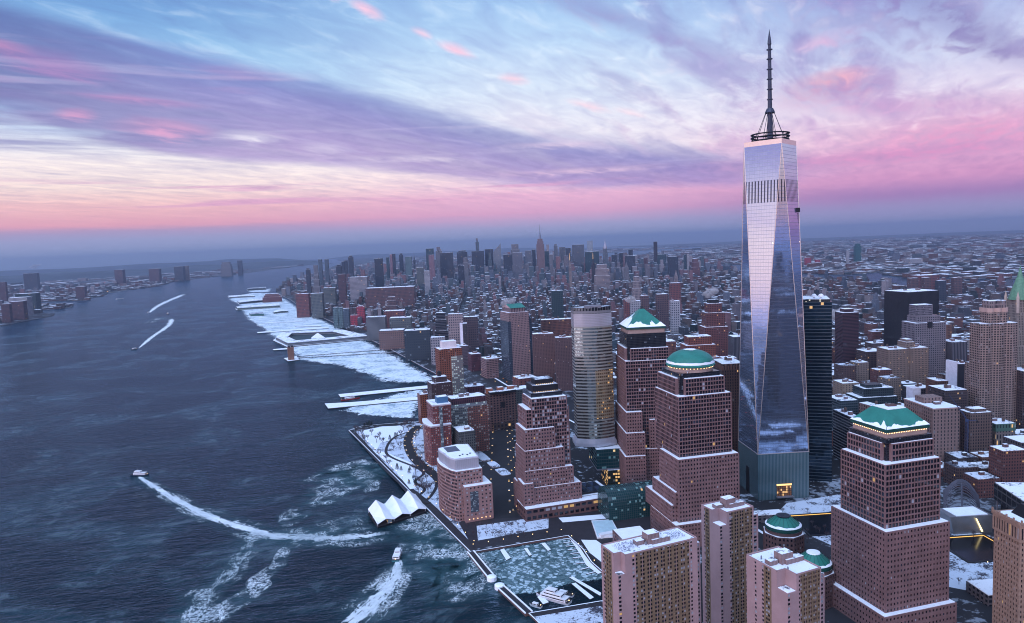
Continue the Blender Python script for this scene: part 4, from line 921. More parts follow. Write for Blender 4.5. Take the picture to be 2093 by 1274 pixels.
# ---------------------------------------------------------------- curved glass tower
o = thing('curved_tower', 'curved glass tower with golden sunset reflections standing on low glass podiums', 'tower', (-140, 190, 2))
A_ = Vector((-167.5, 181, 0)); B_ = A_+dirv(117)*48; t = (B_-A_).normalized(); n = Vector((t.y, -t.x, 0))*1
if n.dot(Vector((-1,-1,0))) < 0: n = -n
arc = []
for i in range(15):
    s_ = i/14; arc.append(A_+t*48*s_+n*(11*math.sin(math.pi*(.08+.80*s_))-11*math.sin(math.pi*.08)))
bk = [arc[-1]-n*26+t*2, A_-n*22]
poly = [(p.x, p.y) for p in arc]+[(p.x, p.y) for p in bk]
if sum((poly[i-1][0]*poly[i][1]-poly[i][0]*poly[i-1][1]) for i in range(len(poly))) < 0: poly = poly[::-1]
claim(poly, 14)
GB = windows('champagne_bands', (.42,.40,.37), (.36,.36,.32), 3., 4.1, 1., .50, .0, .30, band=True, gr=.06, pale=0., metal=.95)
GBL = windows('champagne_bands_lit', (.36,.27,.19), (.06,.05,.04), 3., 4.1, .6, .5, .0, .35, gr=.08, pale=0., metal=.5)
GBN = windows('sunset_gold_lit_offices', (.48,.36,.24), (.46,.31,.16), 2.2, 4.1, .7, .5, .10, .3, gr=.08, pale=0., metal=.9, litcol=(1,.55,.22))  # sunset reflection painted as gold in wall and glass; some windows lit
GT = windows('silver_louvres', (.50,.46,.50), (.38,.35,.40), 3, 2, 1, .2, 0, .3, band=True, pale=0.)
m_ = MB(); N_ = len(poly)
for i in range(N_):
    a, b = poly[i], poly[(i+1) % N_]; mx = (a[0]+b[0])/2; u0 = i*5.
    right = ((Vector((mx, (a[1]+b[1])/2, 0))-A_).dot(t)) > 24
    m_.wallq(a, b, 62, 88, 0, u0=u0); m_.wallq(a, b, 88, 150, 2 if right else 0, u0=u0); m_.wallq(a, b, 150, 206, 0, u0=u0); m_.wallq(a, b, 206, 222, 1, u0=u0); m_.wallq(a, b, 222, 230, 3, u0=u0)
m_.face([(p[0],p[1],229) for p in poly], None, 4)
m_.build('wall', [GB, GT, GBN, windows('crown_windows', (.30,.28,.30), (.01,.01,.012), 2.6, 8, .8, .6, .0, pale=0), SNOWD], o)
m_ = MB(); m_.box(cen(poly)[0], cen(poly)[1], 229, 232, 20, 12, 27); m_.build('roof_machine', STEEL, o)
fl0 = [(p[0]+(p[0]-cen(poly)[0])*.12, p[1]+(p[1]-cen(poly)[1])*.12) for p in poly]
m_ = MB(); m_.taper(fl0, 56, poly, 62, 0); m_.prism(fl0, 52, 56, 0); m_.build('skirt', flat('silver_skirt', (.45,.46,.52), .35, .4, .1), o)
GG = windows('teal_office_glass', (.05,.10,.11), (.015,.05,.055), 3, 4.2, .9, .7, .03, .3, pale=.12, gr=.1, litcol=(1,.7,.35))
GO = windows('teal_office_glass_lit', (.03,.05,.05), (.03,.03,.02), 3, 4.2, .8, .6, .35, .3, pale=.05, gr=.1, litcol=(1,.6,.25))
p1 = rectp((-157, 156), 50, 42, 26)
m_ = MB(); m_.prism(p1, 26, 51, 0, 1); m_.build('podium_wall', [GG, SNOW], o)
p2 = rectp((-146, 148), 40, 33, 26)
m_ = MB(); m_.prism(p2, 2, 24, 0, 1); m_.build('podium_wall', [GO, SNOW], o); m_ = MB(); m_.prism(p1, 24.02, 26, 0); m_.build('podium_cornice', STEEL, o)
# ---------------------------------------------------------------- NYMEX-like block: polygon with rounded west side
NYP = flat('salmon_granite', (.25,.145,.135), .8)
o = thing('office_block', 'salmon granite office block with curved left side and pale metal top storey', 'building', (-330, 200, 2)); AZ = 12
NB = (-350, 163); F = Facade(); L = 62
rb = [off(NB, 0, 30, AZ), off(NB, L, 34, AZ), off(NB, L+6, 20, AZ)]
lf = [off(NB, L*(1-i/8), -9*math.sin(math.pi*(1-i/8)*.75)+(-2), AZ) for i in range(9)]; lf[-1] = NB
poly = [NB]+rb+lf[:-1]; claim(poly, 0)
F.grid(poly[0], poly[1], 2, 60, 3.4, 4.1, .52, .46, glaz=(.45,.15,.4,.0)); F.grid(poly[1], poly[2], 2, 60, 3.4, 4.1, .5, .46)
pl_ = [lf[i] for i in range(9)]
for a, b in zip(pl_, pl_[1:]): F.grid(a, b, 2, 60, 2.4, 4.1, .8, .62, edge=.0, glaz=(.7,.2,.1,0))
F.w.wallq(poly[2], poly[3], 2, 60); F.w.wallq(poly[3], poly[4], 2, 60); F.w.face([(q[0],q[1],60) for q in poly], None, 0)
F.finish(o, [NYP])
m_ = MB(); m_.prism(inset(poly, .3), 60.02, 60.6); m_.build('snow_ledge', SNOW, o)
m_ = MB(); ip = inset(poly, 3.2); m_.prism(ip, 60.6, 72, 0, 1); m_.build('top_storey', [windows('pale_metal_fins', (.52,.50,.56), (.34,.33,.38), 2.2, 20, .3, .9, 0, .5, pale=0), SNOW], o)
for a, b in zip(ip, ip[1:]+ip[:1]):
    pass
m_ = MB(); m_.prism(ip, 72.02, 73.4, 0); o2 = m_.build('parapet', [flat('pale_parapet', (.5,.5,.56), .6)], o)
m_ = MB(); m_.prism(inset(ip, 1.6), 73.42, 73.6, 0); m_.build('roof_snow', SNOW, o)
m_ = MB(); m_.prism(rectp(off(NB, 34, -1, AZ), 22, 15, AZ), 73.62, 73.8, 0); m_.build('roof_well', flat('slate_well', (.09,.10,.14), .8), o)
for i in range(4):
    m_ = MB(); p = off(NB, 14+4*(i % 2), 8+i*4.5, AZ); m_.lathe(p[0], p[1], [(1.1,73.6),(1.1,74.3),(.01,74.3)], 10); m_.build('roof_fan', BLACKM, o)
m_ = MB(); p = off(NB, 56, 26, AZ); m_.tube((p[0],p[1],73), (p[0],p[1],88), .22, .1); m_.build('flagpole', STEEL, o)
F = Facade(); N5 = off(NB, -7, 6, AZ); p = rectp(N5, 30, 33, AZ)
F.grid(p[0], p[1], 8, 43, 4.2, 4.6, .42, .42, glaz=(.5,.1,.4,0), skip=lambda i, j, nu, nv: 1 <= i <= 3 and 1 <= j <= nv-2); F.grid(p[3], p[0], 8, 43, 4, 4.6, .3, .4)
F.w.wallq(p[1], p[2], 2, 43); F.w.wallq(p[0], p[1], 2, 8); F.w.wallq(p[3], p[0], 2, 8); F.w.face([(q[0],q[1],43) for q in p], None, 0); F.finish(o, [NYP], 60)
m_ = MB(); m_.prism(inset(p, .5), 43.02, 43.6); m_.build('snow_ledge', SNOW, o)
m_ = MB(); m_.prism(rectp(off(N5, -.4, 6.5, AZ), 2, 9.5, AZ), 13, 37); m_.build('stair_window', windows('stair_glass', (.16,.15,.17), (.03,.045,.06), 1.4, 1.5, .8, .8, 0, pale=.3), o)
lamps(o, off(N5, -.6, 2, AZ), off(N5, -.6, 31, AZ), 5, 6, .5)
# ---------------------------------------------------------------- apartment towers in the foreground
GPINK = flat('pink_concrete', (.34,.225,.225), .85, 0, .14, .1); GTAN = flat('ochre_panel', (.17,.115,.072), .8, 0, .25, .4); ROOFD = flat('tar_roof', (.03,.03,.035), .9)
def segface(F, a, b, z0, z1, segs, pv=2.75):
    """a face made of vertical strips: b blank pink, t ochre panel, w window column in pink, o window column in ochre"""
    a = Vector((a[0],a[1],0)); b = Vector((b[0],b[1],0)); L = (b-a).length; tot = sum(s[1] for s in segs); u = 0.
    for k, wd in segs:
        wd = wd*L/tot; p = a.lerp(b, u/L); q = a.lerp(b, (u+wd)/L)
        if k in 'bt': F.w.wallq(p, q, z0, z1, 1 if k == 't' else 0)
        else: F.grid(p, q, z0, z1, wd, pv, .86, .60, .35, mi=1 if k == 'o' else 0, edge=0., glaz=(.66,.16,.177,.003))
        u += wd
SEGA = [('b',7),('w',2.6),('b',.9)]+[('o',2.2),('t',2.4),('o',2.2),('b',.3)]*8+[('b',.8),('w',2.4),('b',5.5)]
SEGB = [('b',2.5),('w',2.)]+[('o',2.0),('t',1.6)]*3+[('b',3)]
def gateway(label, N, L, R_, h, az, sA, sB, step, shrubs, wing=None):
    o = thing('apartment_tower', label, 'tower', (N[0], N[1], 2)); F = Facade(); z0 = 2
    p = rectp(N, L, R_, az); claim(p, 4)
    # near corner lowered by a few storeys
    s1, s2, dz = step; a1 = off(N, 0, s1, az); a2 = off(N, s2, 0, az); a3 = off(N, s2, s1, az)
    segface(F, a1, p[1], z0, h, sA); segface(F, p[3], a2, z0, h, sB)
    segface(F, N, a1, z0, h-dz, [('w',2.3),('b',s1-2.3)] if s1 > 4 else [('b', 1)]); F.w.wallq(a2, N, z0, h-dz, 0)
    F.w.wallq(a2, a3, h-dz, h, 0); F.w.wallq(a3, a1, h-dz, h, 0); F.w.wallq(p[1], p[2], z0, h, 1); F.w.wallq(p[2], p[3], z0, h, 1)
    top = [a3, a1, p[1], p[2], p[3], a2]
    F.w.face([(q[0],q[1],h-1.0) for q in top], None, 0); F.w.face([(q[0],q[1],h-dz) for q in (N, a1, a3, a2)], None, 0)
    F.finish(o, [GPINK, GTAN])
    m_ = MB()
    for i in range(len(top)):                          # parapet
        a = Vector(top[i]+(0,)); b = Vector(top[(i+1) % len(top)]+(0,)); t = (b-a).normalized(); n = Vector((-t.y, t.x, 0))*.45
        q = [(a.x,a.y),(b.x,b.y),(b.x+n.x,b.y+n.y),(a.x+n.x,a.y+n.y)]; m_.prism(q, h+.003*i+.002, h+.85+.004*i)
    m_.build('parapet', GPINK, o)
    m_ = MB(); m_.prism(inset(top, .7), h-.95, h+.1); m_.build('roof_snow', snowmat('roof_terrace_snow', base=(.80,.84,.92), dark=(.05,.05,.07), cover=.60, scale=.10, fine=.5), o)
    m_ = MB(); m_.prism(inset([N, a1, a3, a2], .5), h-dz+.02, h-dz+.4); m_.build('snow_ledge', SNOWR, o)
    c = off(N, L*.5, R_*.52, az)
    for (w_, d_, hh, dx, dy) in ((9,7,7,0,0),(14,5,3.2,5,-2.4),(6,5,3,-9,1)):
        q = off(c, dy, dx, az); m_ = MB(); m_.box(q[0], q[1], h+.12, h+hh, w_, d_, az, mt=1); m_.build('roof_machine_room', [windows('ribbed_bulkhead', (.45,.30,.30), (.16,.11,.10), 1.1, 30, .4, .9, 0, pale=0), SNOWR], o)
    for i in range(5):
        q = off(c, rng.uniform(-L*.3, L*.3), rng.uniform(-10, 12), az); m_ = MB(); m_.lathe(q[0], q[1], [(.5,h),(.5,h+rng.uniform(1.2,3)),(.01,h+3.)], 7); m_.build('roof_vent', STEEL, o)
    if shrubs:
        for side in (.2, .8):
            m_ = MB()
            for i in range(260):
                q = off(N, L*rng.uniform(.25,.8), R_*(side+rng.uniform(-.12,.12)), az); s_ = rng.uniform(.3,.8); x, y = q; zz = h+.1+rng.uniform(.1,1.5); a = rng.random()*6
                m_.face([(x,y,zz),(x+s_*math.cos(a),y+s_*math.sin(a),zz+.3),(x-s_*math.sin(a),y+s_*math.cos(a),zz+rng.uniform(.2,.9))])
            tag(m_.build('roof_garden_shrubs', flat('snowy_twigs', (.22,.23,.32), .9, 0, .6, 1.5), o), kind='stuff')
    if wing:
        l_, r_, hh = wing
        F2 = Facade(); q = rectp(off(N, 3, R_, az), L-5, r_, az); segface(F2, q[0], q[1], 2, h-hh, [('b',.8),('w',2.2),('b',.6)]); F2.w.wallq(q[1], q[2], 2, h-hh, 0); F2.w.face([(x,y,h-hh) for x,y in q], None, 0); F2.w.wallq(q[2], q[3], 2, h-hh, 0)
        F2.finish(o, [GPINK, GTAN], 20); m_ = MB(); m_.prism(inset(q, .4), h-hh+.02, h-hh+.4); m_.build('snow_ledge', SNOWR, o)
    return o
gateway('wide pink apartment slab with ochre window strips and snowy roof gardens, nearest the marina', (-420,-205), 21, 62, 112, 8, SEGA, SEGB, (5.5, 5, 12), True, (0, 4.5, 5))
SEGC = [('b',3),('w',2.2)]+[('o',2.2),('t',2.),('o',2.2),('b',.3)]*4+[('b',1.5)]
gateway('slim pink apartment tower standing in front of the domed granite tower', (-304,-183), 22, 32, 106, 8, SEGC, [('b',4),('w',2),('t',1.6),('o',2),('o',2),('t',1.6),('b',4)], (6.5, 9, 9), False, (0, 7, 8))
gateway('pink apartment tower cut by the bottom edge, in front of the flat-topped granite tower', (-348,-277), 36, 27, 106, 8, SEGC, [('b',8),('w',2),('b',5),('w',2),('t',1.6),('o',2),('o',2),('t',1.6),('b',5)], (7, 9, 10), False, (0, 6, 6))
# ---------------------------------------------------------------- round gatehouses with green caps
def gatehouse(label, c, r, h, open_top):
    o = thing('gatehouse', label, 'building', (c[0], c[1], 2)); n = 8; F = Facade()
    pl = [(c[0]+r*math.cos(2*math.pi*(k+.5)/n), c[1]+r*math.sin(2*math.pi*(k+.5)/n)) for k in range(n)]; claim(pl, 3)
    for i in range(n): F.grid(pl[i], pl[(i+1) % n], 2, h, 3.3, 4.3, .5, .48, edge=.6)
    F.w.face([(q[0],q[1],h) for q in pl], None, 0); F.finish(o, [PINKD], 90)
    m_ = MB(); m_.prism(inset(pl, .4), h+.02, h+.5); m_.build('snow_ledge', SNOW, o)
    m_ = MB(); m_.lathe(c[0], c[1], [(r*.88,h+.5),(r*.88,h+3.5)], 32); m_.build('drum', PINKD, o)
    m_ = MB(); m_.lathe(c[0], c[1], [(r*.80,h+3.4),(r*.86,h+3.6),(r*.86,h+6.5),(r*.8,h+6.6)], 36); m_.build('eave', GREEND, o)
    m_ = MB(); m_.lathe(c[0], c[1], [(r*.84,h+6.5),(r*.62,h+10),(r*.36,h+14),(r*.30,h+14.2)], 36); m_.build('roof', GREEN, o)
    m_ = MB()
    for k in range(36):
        q = []
        for kk, up_ in ((k,0),(k+1,0),(k+1,1),(k,1)):
            a = 2*math.pi*kk/36; t = up_*(.42+.35*pnoise((math.cos(a)*3, math.sin(a)*3, r))); rr = r*(.86-.22*t); q.append((c[0]+rr*math.cos(a), c[1]+rr*math.sin(a), h+6.6+3.5*t+.35))
        m_.face(q)
    m_.build('roof_snow', SNOW, o)
    m_ = MB(); m_.lathe(c[0], c[1], [(r*.30,h+14.2),(r*.34,h+15.2),(r*.27,h+15.2),(.01,h+14.4)] if open_top else [(r*.33,h+14.2),(r*.31,h+14.9),(.01,h+15.3)], 24); m_.build('roof_crown', BLACKM if open_top else SNOW, o)
    m_ = MB()
    for k in range(18):
        a = 2*math.pi*k/18; m_.tube((c[0]+r*.8*math.cos(a), c[1]+r*.8*math.sin(a), h+7.4), (c[0]+r*.34*math.cos(a), c[1]+r*.34*math.sin(a), h+14.5), .12, n=4)
    m_.build('roof_ribs', GREEND, o)
gatehouse('round granite gatehouse with dark-topped green cap behind the slim pink tower', (-150,-118), 19, 34, True)
gatehouse('round granite gatehouse with snow-topped green cap beside the flat-topped pyramid tower', (-188,-178), 17, 30, False)
NEAR_B = [
 (84,-6,227,60,52,320,'gdark','dishes','office_tower','dark glass office tower with thin pale floor lines directly right of the tallest skyscraper'),
 (134,845,171,55,50,10,'pinkgrid','greenroof','office_tower','pink gridded office tower with small green gabled roof beside the riverside highway'),
 (137,752,116,22,46,29,'brownv','flat','apartment_tower','brown apartment tower just right of the pink gridded office tower'),
 (144,676,114,22,38,29,'brownv','flat','apartment_tower','brown apartment tower just left of the curved glass tower'),
 (250,887,127,25,90,29,'brick','flat','apartment_block','low rust-red slab seen behind the pair of brown apartment towers'),
 (50,139,136,50,34,29,'deco','crenel','office_tower','dark art deco office tower with stepped crown, squeezed behind the domed granite tower'),
 (334,501,110,50,75,29,'redbrick','step','office_block','orange-red brick block stepping up in tiers above the green dome'),
 (592,690,148,50,58,29,'redbrown','step','office_tower','broad red-brown brick tower with a dark box on its roof, left of the tallest skyscraper'),
 (999,428,158,78,88,18,'blackv','flat','office_tower','black slab tower with thin vertical ribs, tallest dark block on the right'),
 (659,369,141,34,34,29,'darkred','cap','apartment_tower','dark red-brown tower with finely lined sides and small cap, behind the dark glass tower'),
 (690,235,142,45,62,28,'greygrid','crown','office_tower','pale grey tower with stepped shoulders and a gridded crown box, before the black slab'),
 (614,243,82,40,42,28,'tan','flat','office_block','tan stepped office block below the black slab tower'),
 (650,221,83,30,36,28,'tan','flat','office_block','lower tan wing joined in front of the pale grey crowned tower'),
 (649,228,94,30,16,28,'tan','cap','office_block','narrow tan shaft rising between two tan blocks'),
 (647,309,67,40,40,28,'brownm','flat','office_block','dull brown block between the lined dark tower and the tan stepped block'),
 (231,-49,78,62,36,28,'limestone','crane_roof','office_block','long pale limestone government building behind the flat-topped green roof'),
 (229,-6,65,75,14,16,'limestone','flat','office_block','left wing of the long pale limestone building with machine rooms on its snowy roof'),
 (399,-23,197,22,56,28,'cream2','octcrown','apartment_tower','tall cream apartment tower with rounded bays and a lower crown at the right edge'),
 (447,7,104,22,12,28,'cream2','flat','office_block','slim pale wing hugging the left side of the tall cream apartment tower'),
 (242,91,64,40,28,28,'tealwin','flat','office_block','blue-grey office block with a bright snowy flat roof behind the flat-topped green roof'),
 (154,13,68,50,12,28,'bandw','flat','office_block','low dark office block with white floor bands right of the dark glass tower'),
 (322,113,66,40,62,28,'tealdark','terr','office_block','dark green flat-roofed office block with several stacked roof levels'),
 (409,200,51,34,30,28,'creamb','flat','apartment_block','cream apartment block with a water tank, right of the dark glass tower'),
 (471,204,35,30,30,28,'creamb','flat','apartment_block','low cream apartment block beyond the dark green office block'),
 (276,-72,70,22,30,28,'brownstone','cap','office_tower','narrow brown office building with heavy cornice before the tall cream tower'),
 (311,-87,52,26,26,28,'verdi','flat','office_block','small classical building with green copper top storey, before the cream apartment tower'),
 (364,6,75,40,34,28,'brownm','flat','office_block','dark brown office block with lit windows left of the tall cream tower'),
 (465,71,66,30,18,28,'rust','flat','office_block','rusty brown narrow block behind the limestone building'),
 (468,112,47,30,34,28,'whitewall','flat','office_block','dark rooftops block with one blank white side wall'),
 (738,190,88,40,30,28,'greyv','flat','office_block','grey ribbed block left of the tall cream tower'),
 (624,120,68,30,20,28,'blackm','flat','office_block','black windowless block with white rear wall beside the cream tower'),
 (254,-141,50,30,50,28,'grim','flat','office_block','grimy low stone block at the right edge beyond the steel structure'),
 (443,-60,102,30,40,28,'brownm','flat','office_tower','dark tower cut off by the right edge behind the cream tower'),
 (-125,484,70,26,47,10,'brownhotel','hotel','hotel','brown brick hotel with a curved dark roof edge closing the north end of the avenue'),
 (-240,399,87,30,60,10,'brickglass','louvre','apartment_block','brick and glass apartment block with louvred top floor beside the avenue'),
 (-230,483,97,26,34,10,'darkbrick','tank','apartment_tower','very dark brick apartment tower with stepped top and black roof tank'),
 (-192,529,143,26,40,10,'orangebrick','whitecap','apartment_tower','orange brick apartment tower with glass corner and white rooftop box'),
 (-197,606,55,20,26,10,'orangebrick','flat','apartment_block','small orange brick block nearest the ice, left of the dark brick tower'),
 (-137,545,69,24,34,10,'maroon','flat','apartment_block','maroon louvred rooftop block behind the brick and glass apartments'),
 (-65,529,55,30,48,10,'greengrey','flat','school','low greenish glass and brick block behind the stepped granite building'),
 (102,901,48,40,30,10,'pinkoff','flat','office_block','pinkish office block with wide window bands at the left foot of the pink gridded tower'),
 (122,1012,45,30,26,10,'maroon','flat','office_block','small dark red office block across the highway from the orange brick tower'),
 (142,1111,53,40,24,10,'grape','flat','office_block','small purple-grey office block beside the highway, behind the orange brick tower'),
 (85,730,28,40,42,10,'redlow','flat','shopping_block','low red brick block with big snowy roof at the foot of the pink gridded tower'),
 (65,463,73,40,40,28,'tealwin','flat','office_block','teal-edged block hidden behind the curved glass tower'),
 (441,701,71,40,50,29,'brick','flat','office_block','red brick block right of the green pyramid'),
 (566,578,81,40,40,29,'greyv','flat','office_block','grey block between the red-brown tower and the tallest skyscraper'),
]
FAR_B = [
 (831,3466,258,47,'navy','flat','black slab tower standing alone left of the midtown skyline'),
 (945,5009,251,30,'bluegl','flat','left one of the twin glass towers near the river bend'),
 (991,4995,249,32,'bluegl','flat','right one of the twin glass towers near the river bend'),
 (855,4827,211,37,'greyp','flat','short grey tower touching the left twin glass tower'),
 (639,4265,195,31,'navy','cap','small dark tower at the water left of the twin glass towers'),
 (494,3578,178,45,'greyp','step','pale gridded apartment tower below the twin glass towers'),
 (830,4208,208,36,'navy','cap','dark tower right of the twin glass towers'),
 (505,3157,189,39,'maroonf','flat','maroon tower in front of a dark one, right of the twin glass towers'),
 (1170,5149,225,22,'navy','flat','thin blue tower seen against the river'),
 (1225,5236,230,22,'navy','flat','second thin blue tower seen against the river'),
 (1358,5508,252,42,'navy','cap','tall blue tower standing against the wide river'),
 (684,3413,159,101,'whitelow','flat','broad pale low block with white roof edge below the river bend'),
 (1469,4934,242,22,'teal','flat','narrow teal tower right of the lone black slab'),
 (1607,5202,262,21,'pinkf','flat','narrow pink tower right of the lone black slab'),
 (1629,5193,265,23,'navy','flat','narrow navy tower against the narrow pink one'),
 (1723,5263,253,34,'navy','cap','blue stepped tower left of the pale striped tower'),
 (1622,4871,239,52,'tealw','flat','pale teal striped tower on the left of midtown'),
 (1945,5494,254,20,'navy','spire','thin spiked tower right of the pale teal striped tower'),
 (1215,3740,183,48,'greyg','flat','grey-green block left of the pale slab'),
 (1087,3359,173,34,'white','flat','pale narrow slab below the teal tower of midtown'),
 (1781,4800,298,63,'teal','flat','tall teal tower at the left of the midtown cluster'),
 (1495,4161,255,39,'pinkf','flat','pink tower in front of the tall teal tower'),
 (1977,5039,290,54,'greyp','crown','grey-blue tower with a crown of masts'),
 (1637,4204,265,97,'slate','flat','broad dark slate slab tower, widest of the midtown skyline'),
 (2015,4685,259,87,'navy','cap','wide navy tower right of the broad slate slab'),
 (1619,3877,230,37,'greyp','step','grey art deco tower right of the broad slate slab'),
 (1407,3536,185,40,'navy','cap','shorter dark tower right below the broad slate slab'),
 (2128,4625,262,103,'navy','flat','wide dark block carrying a red lamp in midtown'),
 (2606,5504,356,33,'bluegl','crown','slim blue-grey tower with open crown rising highest left of the slanted one'),
 (2257,4668,273,69,'navy','flat','dark flat tower left of the slanted glass tower'),
 (2265,4548,311,65,'slantgl','slant','slanted pale glass tower ending in a sharp point'),
 (2029,3991,234,65,'navy','flat','dark block between the slanted tower and the grey one'),
 (2602,4813,304,94,'greyp','step','broad grey stepped tower left of the art deco landmark tower'),
 (2090,3953,244,75,'greyv2','flat','grey ribbed tower in front of the broad grey stepped one'),
 (2644,4668,246,55,'greyp','flat','pale blue tower left of the art deco landmark tower'),
 (2355,4140,258,27,'navy','flat','thin navy tower touching the art deco landmark tower on its left'),
 (2494,4169,241,35,'teal','flat','teal tower right of the art deco landmark tower'),
 (2126,3572,225,24,'greyp','flat','slim grey slab right of the art deco landmark tower'),
 (2896,4620,277,32,'greyp','cap','slim tower with round crown between the landmark tower and the wide slab'),
 (3001,4668,261,52,'greyp','flat','pale slab left of the wide slab tower of midtown'),
 (2984,4558,252,43,'navy','flat','dark slab left of the wide slab tower of midtown'),
 (2698,4023,281,90,'slate2','flat','wide grey slab tower right of centre in midtown'),
 (3745,5237,306,54,'palesky','flat','very pale far tower with white top right of the wide grey slab'),
 (2662,3800,226,104,'teal','flat','broad teal block left of the needle-spired tower'),
 (2114,3086,209,20,'black','spire','black narrow tower with a lit tip, below the needle-spired tower'),
 (1821,2931,216,15,'stonef','spire','lit stone clock tower below the wide grey slab'),
 (1910,2737,171,88,'stonep','step','broad pale stone block stepped like a pyramid below the needle-spired tower'),
 (2852,3776,192,38,'navy','flat','navy tower right of the needle-spired tower'),
 (3020,3897,201,29,'navy','flat','dark narrow tower between two broader ones east of the needle spire'),
 (3469,4303,216,36,'navy','flat','dark cube-topped tower above the eastern midtown blocks'),
 (2751,3470,188,71,'navy','flat','broad navy block east of the needle-spired tower'),
 (2340,3032,164,28,'greyp','pyr','grey tower with pyramid roof east of the needle-spired tower'),
 (2967,3546,167,33,'redf','flat','reddish tower left of the tall black monolith'),
 (3563,4086,276,33,'black','flat','tall plain black monolith at the right end of midtown'),
 (3262,3683,179,73,'teal','flat','broad teal tower right of the tall black monolith'),
 (2770,3046,180,73,'navy','flat','broad dark block near the east river'),
 (3246,3421,177,20,'teal','flat','dark half of a narrow two-toned tower near the east river'),
 (3260,3407,177,20,'white','flat','white half of a narrow two-toned tower near the east river'),
 (3016,3085,152,68,'redf','step','dark red stepped block near the east river'),
 (2014,2248,137,19,'stonep','pyr','pale clock tower with pyramid top near the east side'),
 (1317,1531,132,46,'redf2','flat','red brick hall with pale corners in the middle distance'),
 (1470,1934,141,44,'stonep','step','pale stone loft tower in the middle distance right of centre'),
 (727,1500,144,41,'tealglass','flat','dark teal glass hotel tower left of the curved glass tower'),
 (863,1202,129,28,'brownf','flat','left of two brown apartment slabs above the pyramid roof'),
 (905,1164,132,42,'brownf','flat','wider of two brown apartment slabs above the green dome'),
 (788,1201,123,22,'redf2','flat','dark red slab above the green pyramid roof'),
 (742,1109,125,30,'white','flat','white banded apartment slab above the green pyramid roof'),
 (829,1029,122,31,'white','flat','white banded apartment slab above the green dome'),
 (629,2793,122,246,'brownlong','flat','very long brown warehouse building filling a whole block'),
 (482,2421,101,49,'brownf','step','brown stepped block in front of the very long brown warehouse'),
 (234,2924,114,71,'redf2','flat','long red brick warehouse by the highway'),
 (271,2810,118,61,'greyg','flat','grey-green slab beside the long red brick warehouse'),
 (470,3273,116,66,'greyg','flat','greenish grey broad block behind the red brick warehouse'),
 (273,2232,85,31,'crimson','cap','bright crimson-pink tower by the river'),
 (251,2240,53,37,'crimson','flat','low crimson-pink wing beside the crimson tower'),
 (195,2311,85,19,'tealw','flat','left of three pale green glass towers by the highway'),
 (208,2286,85,18,'tealw','flat','middle one of three pale green glass towers by the highway'),
 (222,2260,81,24,'bluegl','flat','right and bluest of three glass towers by the highway'),
 (171,1791,82,67,'banded','flat','wide grey banded apartment slab beyond the big square pier'),
 (268,1861,91,74,'redf2','flat','dark red loft building behind the wide banded slab'),
 (191,1622,89,71,'greyg','flat','grey low block with roof machines right of the wide banded slab'),
 (159,1253,130,38,'blackband','step','black banded tower with stepped sloping top left of centre'),
 (196,1235,125,42,'whitegrid','flat','white gridded block right of the black banded tower'),
 (280,1304,105,43,'brownf','flat','long brown block behind the white gridded one'),
 (169,1137,108,19,'whitewall','flat','slim black slab with one white side, below the white gridded block'),
 (126,1540,61,79,'longbrick','flat','very long low tan depot lining the highway'),
 (99,1281,85,73,'darkglass','flat','dark glass office block with large snowy roof by the highway'),
 (107,1168,75,39,'whitelow','flat','pale block right of the dark glass office block'),
 (5652,3620,9,33,'greyp','flat','small tower beside the green tower across the east river'),
 (5542,3513,173,64,'greentower','oct','lone tall green tower beyond the east river'),
 (5452,3560,118,27,'white','flat','slim pale tower left of the lone green tower'),
 (4935,3600,74,57,'crimson','flat','left crimson tower across the east river'),
 (4982,3535,54,48,'crimson','flat','right crimson tower across the east river'),
 (5095,3005,11,86,'slate','flat','dark block right of the lone green tower'),
 (5308,2839,45,130,'white','flat','broad pale factory beyond the east river'),
 (2431,1224,90,43,'brownf','flat','left brown tower block at the near bank of the east river'),
 (2367,1133,98,35,'brownf','flat','brown tower block near the power station'),
 (2547,1220,96,113,'redf2','flat','long red power station hall by the east river'),
 (2216,991,98,37,'slate','flat','dark block right of the red power station hall'),
 (2419,1034,97,40,'brownf','flat','right brown tower block at the near bank of the east river'),
 (541,10176,188,140,'slate','flat','rightmost of the pale slab towers on the far west shore'),
 (-200,9736,186,117,'maroonf','flat','dark block on the far west shore behind the ferry piers'),
 (198,9708,177,150,'maroonf','flat','broad dark block on the far west shore'),
 (646,10264,188,54,'stonef','flat','stone tower on the far west shore'),
 (1305,11076,210,186,'greyp','step','cluster tower highest on the far west shore'),
 (1586,11533,220,78,'navy','flat','narrow tower at the right end of the west shore cluster'),
 (-1022,4187,101,48,'maroonf','flat','black block at the left edge on the west shore'),
 (-977,4340,104,80,'maroonf','flat','maroon block second from the left edge on the west shore'),
 (-986,4690,112,118,'white','flat','pale banded block near the left edge on the west shore'),
 (-961,5042,121,139,'tealglass','flat','long teal block behind the pale banded one on the west shore'),
 (-651,6548,100,83,'maroonf','flat','reddish block on the west shore bank'),
 (-1194,6631,170,56,'maroonf','flat','distant block at the left edge of the west shore'),
 (-1108,9439,199,164,'slate','flat','dark plant under the white steam plume'),
]
P_VENT=(-174.1, 1583.7)
P_OCULUS=(113.4, -136.9)
P_STEEL=(49.5, -188.8)
P_POOL=[(13.7, -176.7), (33.4, -194.4), (7.1, -232.9), (-38.6, -215.3)]
P_TRANS=(54.8, -169.6)
P_W90=(-133.0, -305.6)
P_WG=(-171.2, 82.5)
P_LOWB=(-204.4, -5.4)
P_TENT=[(-424.6, 255.3), (-431.5, 204.8), (-366.7, 214.7), (-357.9, 266.0)]
